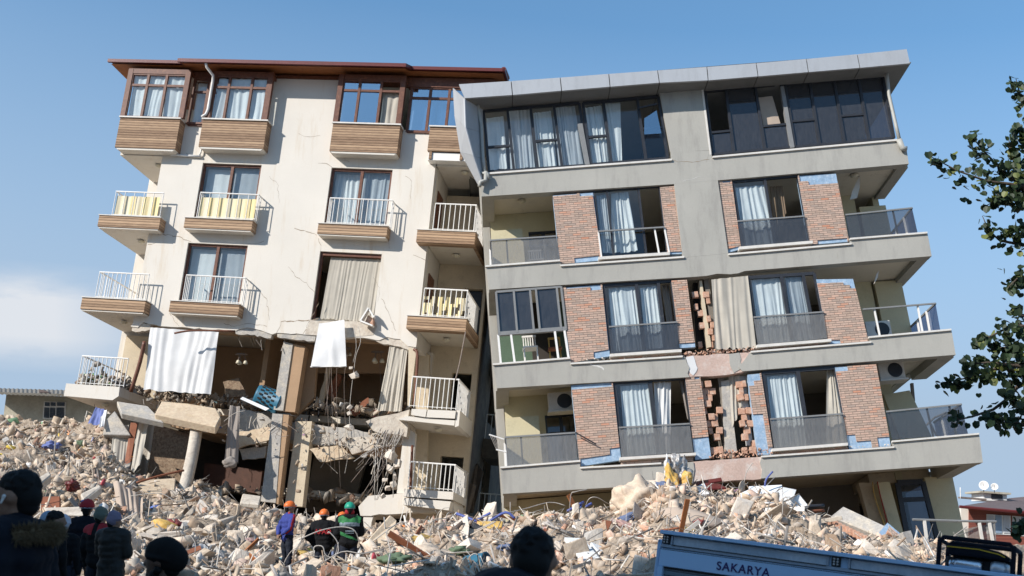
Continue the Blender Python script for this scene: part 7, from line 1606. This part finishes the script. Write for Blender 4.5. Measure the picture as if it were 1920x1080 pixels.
for (x0, x1, y0, y1) in ((1850, 1895, 964, 1001), (1898, 1930, 967, 1004)):
    q = fq([(x0, y0), (x1, y0+3), (x1, y1+2), (x0, y1)], 69.95, .04, 'wpaint', 'window', rh); n3 = 3 if x0 < 1890 else 2
    for i in range(n3):
        a = x0+1.5+(x1-x0)*i/n3; b_ = a+(x1-x0)/n3-3; fq([(a, y0+2), (b_, y0+3), (b_, y1-1), (a, y1-1.5)], 69.9, .02, 'lightblue' if i % 2 else 'net', 'pane', q)
q = fq([(1903, 1032), (1960, 1038), (1960, 1062), (1904, 1057)], 69.95, .04, 'wpaint', 'window', rh); fq([(1905, 1034), (1958, 1040), (1958, 1060), (1906, 1055)], 69.9, .02, 'net', 'pane', q)
cq = fq([(1844, 924), (1888, 927), (1888, 940), (1844, 938)], 76, 2, 'wpaint', 'chimney', rh); fq([(1859, 926), (1880, 928), (1880, 936), (1859, 935)], 75.95, .04, 'anthracite', 'chimney_opening', cq); fq([(1838, 920), (1896, 924), (1896, 927.5), (1838, 923.5)], 75.7, 2.6, 'oldwall', 'cap', cq)
fq([(1802, 931), (1850, 935), (1850, 938), (1802, 934)], 74, .5, 'rust', 'roof_frame', rh)
for k, (x, y, s) in enumerate(((1844.5, 911, .30), (1864.5, 913.5, .23))):
    c = at(x, y, 75); d = thing('satellite_dish', at(x, y+9, 75), ['larger white satellite dish on the far chimney', 'smaller white satellite dish on the far chimney'][k], 'satellite dish', 'satellite dishes on the far roof'); ax = Vector((-.35, -1, .25)); s *= 1.0
    MB().lathe(c, [(0, -.02), (s*.5, .02), (s*.85, .08), (s*1.0, .13), (s*1.0, .14), (s*.84, .10), (0, 0)], ax, 22).build('dish', M['wpaint'], d, smooth=True)
    MB().tube([c, at(x, y+11, 75.1)], .03, 5).build('mast', M['greyprofile'], d); MB().tube([c-Vector((0, 0, s*.8)), c+ax.normalized()*.45], .015, 5).build('feed_arm', M['greyprofile'], d)
wire([at(1800.5, 914, 74), at(1801, 935, 74)], .03, 'wpaint', 'thin antenna mast at the left end of the far red roof', 'antenna', None, 'antenna')
# tall blocks behind the photographer: they throw the shade that lies over the crowd and the truck
M['facade_b'] = surf('street_facade', (.55, .53, .50), .9, .1, .4)
bb_ = thing('opposite_building', Vector((-37, -13, .35)), 'tall grey block behind the camera on the left side of the street', 'building')
m = MB(); m.box(-60, -14, .35, 22.2, -3, 30); m.build('wall', M['facade_b'], bb_)
for f_ in range(6):
    for i in range(9):
        z = 2+f_*3.2; y_ = -2.6+i*3.4
        MB().hexa([Vector((-13.99, -y_, z)), Vector((-13.9, -y_, z)), Vector((-13.9, -y_-1.6, z)), Vector((-13.99, -y_-1.6, z)), Vector((-13.99, -y_, z+1.5)), Vector((-13.9, -y_, z+1.5)), Vector((-13.9, -y_-1.6, z+1.5)), Vector((-13.99, -y_-1.6, z+1.5))]).build('window', M['pane_dark'], bb_)
# ================================================================ tree at the right edge
M['leaf'] = None
def leafmat():
    m, n, b = newmat('leaf_green'); a = N(n, 'Attribute', attribute_name='col'); n.links.new(a.outputs['Color'], b.inputs['Base Color']); b.inputs['Roughness'].default_value = .55
    tr_ = N(n, 'BsdfTranslucent'); n.links.new(a.outputs['Color'], tr_.inputs[0]); mx = N(n, 'MixShader'); mx.inputs[0].default_value = .25; o = n.nodes['Material Output']
    n.links.new(b.outputs[0], mx.inputs[1]); n.links.new(tr_.outputs[0], mx.inputs[2]); n.links.new(mx.outputs[0], o.inputs[0]); return m
M['leaf'] = leafmat(); M['bark'] = surf('tree_bark', (.10, .075, .055), .95, .3, 8, bump=.6, bscale=20)
TY = 17.5
tree = thing('tree', Vector((9.6, TY, .35)), 'tree with rounded leaves reaching in from the right edge', 'tree')
BR = [[(1742, 292), (1797, 321), (1852, 340), (1894, 345), (1960, 360), (2060, 400)], [(1818, 250), (1843, 282), (1875, 315), (1901, 337), (1960, 360)], [(1891, 260), (1897, 292), (1910, 325), (1960, 360)], [(1842, 405), (1855, 434), (1875, 451), (1920, 460), (2000, 470), (2060, 520)],
      [(1890, 432), (1915, 428), (1960, 440), (2000, 470)], [(1905, 148), (1912, 175), (1925, 195), (1980, 260), (2050, 360)], [(1762, 720), (1807, 710), (1846, 697), (1894, 684), (1960, 680), (2060, 700)], [(1825, 645), (1855, 632), (1894, 612), (1960, 610), (2060, 640)],
      [(1806, 683), (1850, 680), (1894, 684)], [(1889, 540), (1910, 520), (1950, 520), (2050, 560)], [(1778, 768), (1797, 787), (1823, 781), (1862, 768), (1888, 749), (1907, 726), (1960, 700)], [(1846, 775), (1880, 785), (1925, 798), (1990, 760), (2060, 720)], [(1858, 655), (1895, 650), (1940, 650), (2050, 680)], [(1870, 365), (1910, 375), (1960, 372)], [(1880, 735), (1910, 760), (1950, 765)], [(1898, 990), (1915, 985), (1960, 960), (2060, 850)], [(1850, 385), (1885, 368), (1920, 352), (1960, 360)], [(1895, 575), (1915, 590), (1950, 600)], [(1905, 235), (1920, 250), (1960, 300)]]
rt_ = random.Random(8); lv = []; lf = []; lc = []
M_tr = MB(); M_tr.tube([Vector((9.6, TY, .35)), Vector((9.55, TY, 2.5)), Vector((9.5, TY-.05, 4.2)), Vector((9.4, TY, 6.2)), Vector((9.3, TY, 8.2))], .17, 10, .07); M_tr.build('trunk', M['bark'], tree, smooth=True)
for bi, br in enumerate(BR):
    dY = rt_.uniform(-.5, .5); P = [at(x, y, TY+dY*(1-i/len(br))) for i, (x, y) in enumerate(br)]; n0 = P[0]
    P2 = P+[Vector((9.45, TY, min(8, max(2.5, P[-1].z-.25))))]
    MB().tube(P2, .006, 6, .045).build('branch', M['bark'], tree, smooth=True)
    cum = 0
    for a, b_ in zip(P2[:-1], P2[1:]):
        L_ = (b_-a).length; n = int(L_*(105 if bi not in (0, 3, 10) else 60)); cum += L_
        for i in range(n):
            t = rt_.random(); p = a.lerp(b_, t); dd = min(1, (cum-L_*(1-t))/1.1); sp_ = .045+.17*dd
            if bi == 10 and .32 < dd < .9 and rt_.random() < .8: continue
            off = Vector((rt_.gauss(0, sp_*.8), rt_.gauss(0, sp_*1.2), rt_.gauss(-.03, sp_*.8))); p = p+off; s = rt_.uniform(.040, .070)
            nn = Vector((rt_.gauss(0, .6), rt_.gauss(-.5, .6), rt_.gauss(.5, .5))).normalized(); x = nn.cross(Vector((rt_.gauss(0, .4), rt_.gauss(0, .4), -1))).normalized(); y = x.cross(nn).normalized()
            if y.z > 0: y = -y
            k = len(lv); ctr = p+nn*.0; lv += [p-y*s*.75]+[p+x*s*c1+y*s*c2+nn*s*c3 for c1, c2, c3 in ((.62, -.85, .12), (1.0, -.2, .22), (.78, .55, .12), (0, 1.05, -.1), (-.78, .55, .12), (-1.0, -.2, .22), (-.62, -.85, .12))]
            lf += [(k, k+1, k+2, k+3, k+4), (k, k+4, k+5, k+6, k+7)]
            g = rt_.random(); c = (.022, .040, .014) if g < .6 else ((.035, .058, .018) if g < .88 else (.16, .18, .045)); lc += [c]*8
me = bpy.data.meshes.new('crown'); me.from_pydata([v-tree.location for v in lv], [], lf); ca_ = me.color_attributes.new('col', 'FLOAT_COLOR', 'POINT'); ca_.data.foreach_set('color', np.array([(c[0], c[1], c[2], 1) for c in lc], dtype=np.float32).ravel()); me.materials.append(M['leaf'])
o = bpy.data.objects.new('crown', me); C.objects.link(o); o.parent = tree
# ---------------------------------------------------------------- balcony furniture and other small things
def chairpl(fr, u, v, w, label, mat='wpaint', s=1):
    c = thing('plastic_chair', fr.X(u, v, w), label, 'chair'); bx = lambda a, b_, c_, d, e, f, n_: MB(fr).box(u+a*s, u+b_*s, v+c_*s, v+d*s, w+e*s, w+f*s).build(n_, M[mat], c)
    bx(-.22, .22, .40, .44, -.22, .22, 'seat'); q = bx(-.21, .21, .84, .90, -.24, -.20, 'backrest')
    for i in range(6): MB(fr).box(u+(-.19+i*.07)*s, u+(-.16+i*.07)*s, v+.44*s, v+.84*s, w-.235*s, w-.21*s).build('slat', M[mat], q)
    for a in (-.2, .18):
        for e in (-.22, .19): bx(a, a+.03, 0, .40, e, e+.03, 'leg')
    return c
chairpl(B, B.P(995, 672, -1)[0], B.P(1000, 676, -.8)[1]-.05, -.8, 'white slatted plastic chair on the glazed middle left balcony')
chairpl(B, -3.0, .35, -1.0, 'white plastic chair behind the dusty glass of the upper left balcony', 'greyprofile')
wc = thing('wooden_stool', B.X(*B.P(1043, 672, -.9), -.9), 'small wooden stool frame on the glazed middle left balcony', 'stool'); su, sv = B.P(1042, 672, -.9)
for a in (-.16, .16):
    MB(B).box(su+a-.02, su+a+.02, sv-.05, sv+.65, -.92, -.88).build('leg', M['yellowfoam'], wc)
MB(B).box(su-.16, su+.16, sv+.60, sv+.65, -.93, -.87).build('top_rail', M['yellowfoam'], wc); MB(B).box(su-.2, su+.2, sv+.25, sv+.30, -1.0, -.7).build('seat', M['brownboard'], wc)
def acunit(px, w, label):
    u, v = B.P(*px, w); c = thing('air_conditioner', B.X(u, v, w), label, 'air conditioner'); MB(B).box(u-.38, u+.38, v-.26, v+.28, w-.28, w).build('casing', M['sill'], c, bevel=.015)
    MB(B).lathe(B.X(u+.1, v, w), [(.22, 0), (.22, .012), (.17, .014), (.05, .006), (0, .006)], B.W, 20).build('fan_grille', M['anthracite'], c); MB(B).box(u-.42, u+.42, v-.33, v-.28, w-.35, w+.1).build('bracket', M['sill'], c); return c
acunit((1052, 752), -1.2, 'air conditioner on a bracket in the lowest left corner balcony'); acunit((1672, 694), -.9, 'air conditioner hanging under the ceiling of the right corner balcony'); acunit((1648, 618), -1.2, 'air conditioner standing on the floor of the right corner balcony')
rk = thing('drying_rack', B.X(*B.P(940, 835, .0), 0), 'white drying rack pushed out past the lowest left corner balcony', 'drying rack')
for a, b_ in (((917, 815), (945, 824)), ((930, 843), (950, 848))): MB(B).tube([B.X(*B.P(*a, -.1), -.1), B.X(*B.P(*b_, -.1), -.1)], .022, 6).build('rail', M['wpaint'], rk)
for i in range(7): MB(B).tube([B.X(*B.P(919+i*3.6, 816+i*1.3, -.1), -.1), B.X(*B.P(931+i*2.4, 843+i*.8, -.1), -.1)], .006, 4).build('wire_line', M['wire'], rk)
rk = thing('metal_rod', B.X(*B.P(1079, 812, .12), .12), 'dark rod of a drying rack lying against the lowest left brick panel', 'rod')
MB(B).tube([B.X(*B.P(1079, 811, .1), .1), B.X(*B.P(1118, 833, .05), .05)], .02, 6).build('rod', M['anthracite'], rk)
# loose lamp shade, swinging sheet and hanging cables on the right balconies
m = MB(B); q = Q(B, [(1613, 326), (1612, 352), (1607, 371), (1594, 374), (1598, 358)], -.9); m.prism(q, -.9, -.94); m.build('broken_board', M['cream'], label='pale broken panel dangling in the top right corner balcony', cat='board')
m = MB(B); q = Q(B, [(1648, 507), (1646, 520), (1639, 532), (1643, 515)], -.5); m.prism(q, -.5, -.54); m.build('broken_board', M['cream'], label='small pale fragment dangling over the right balcony with the bare rail', cat='board')
for k, (l, mt) in enumerate([([(1636, 903), (1640, 930), (1655, 975), (1672, 1012)], 'yellowfoam'), ([(1645, 903), (1652, 935), (1662, 975), (1668, 1008)], 'redcloth')]):
    wire([B.X(*B.P(x, y, -1.6), -1.6) for x, y in l], .015, mt, ['yellow cable hanging from the lowest soffit at the right', 'red cable hanging beside the yellow one'][k], 'cable', 'cables hanging under the grey building', 'cable')
for k in range(9):
    x = r_.uniform(600, 740); wire([at(x, 650+r_.uniform(0, 10), 38.5), at(x+r_.uniform(-8, 8), 690+r_.uniform(0, 60), 38.3), at(x+r_.uniform(-16, 16), 740+r_.uniform(0, 200), 38.0)], .006, 'rust', 'thin dark cable dangling inside the open rooms', 'cable', 'cables dangling inside the open rooms', 'cable')
# corner of smashed brickwork still stuck to the facade beside the open window
tf = thing('facade_fragment', A.X(*A.P(690, 600, .2), .2), 'triangular framed fragment with bricks sticking out of the cream facade', 'wall fragment')
m = MB(A); m.bar(A.X(*A.P(692, 579, .30), .30), A.X(*A.P(677, 603, .30), .30), .05, .25); m.bar(A.X(*A.P(677, 603, .30), .30), A.X(*A.P(700, 612, .3), .3), .05, .25); m.bar(A.X(*A.P(692, 579, .30), .30), A.X(*A.P(702, 596, .30), .30), .05, .2); m.build('frame', M['wpaint'], tf)
MB(A).pp([(690, 590), (700, 598), (700, 609), (684, 604)], .24, .05).build('brick_core', M['clay'], tf, bevel=.02)
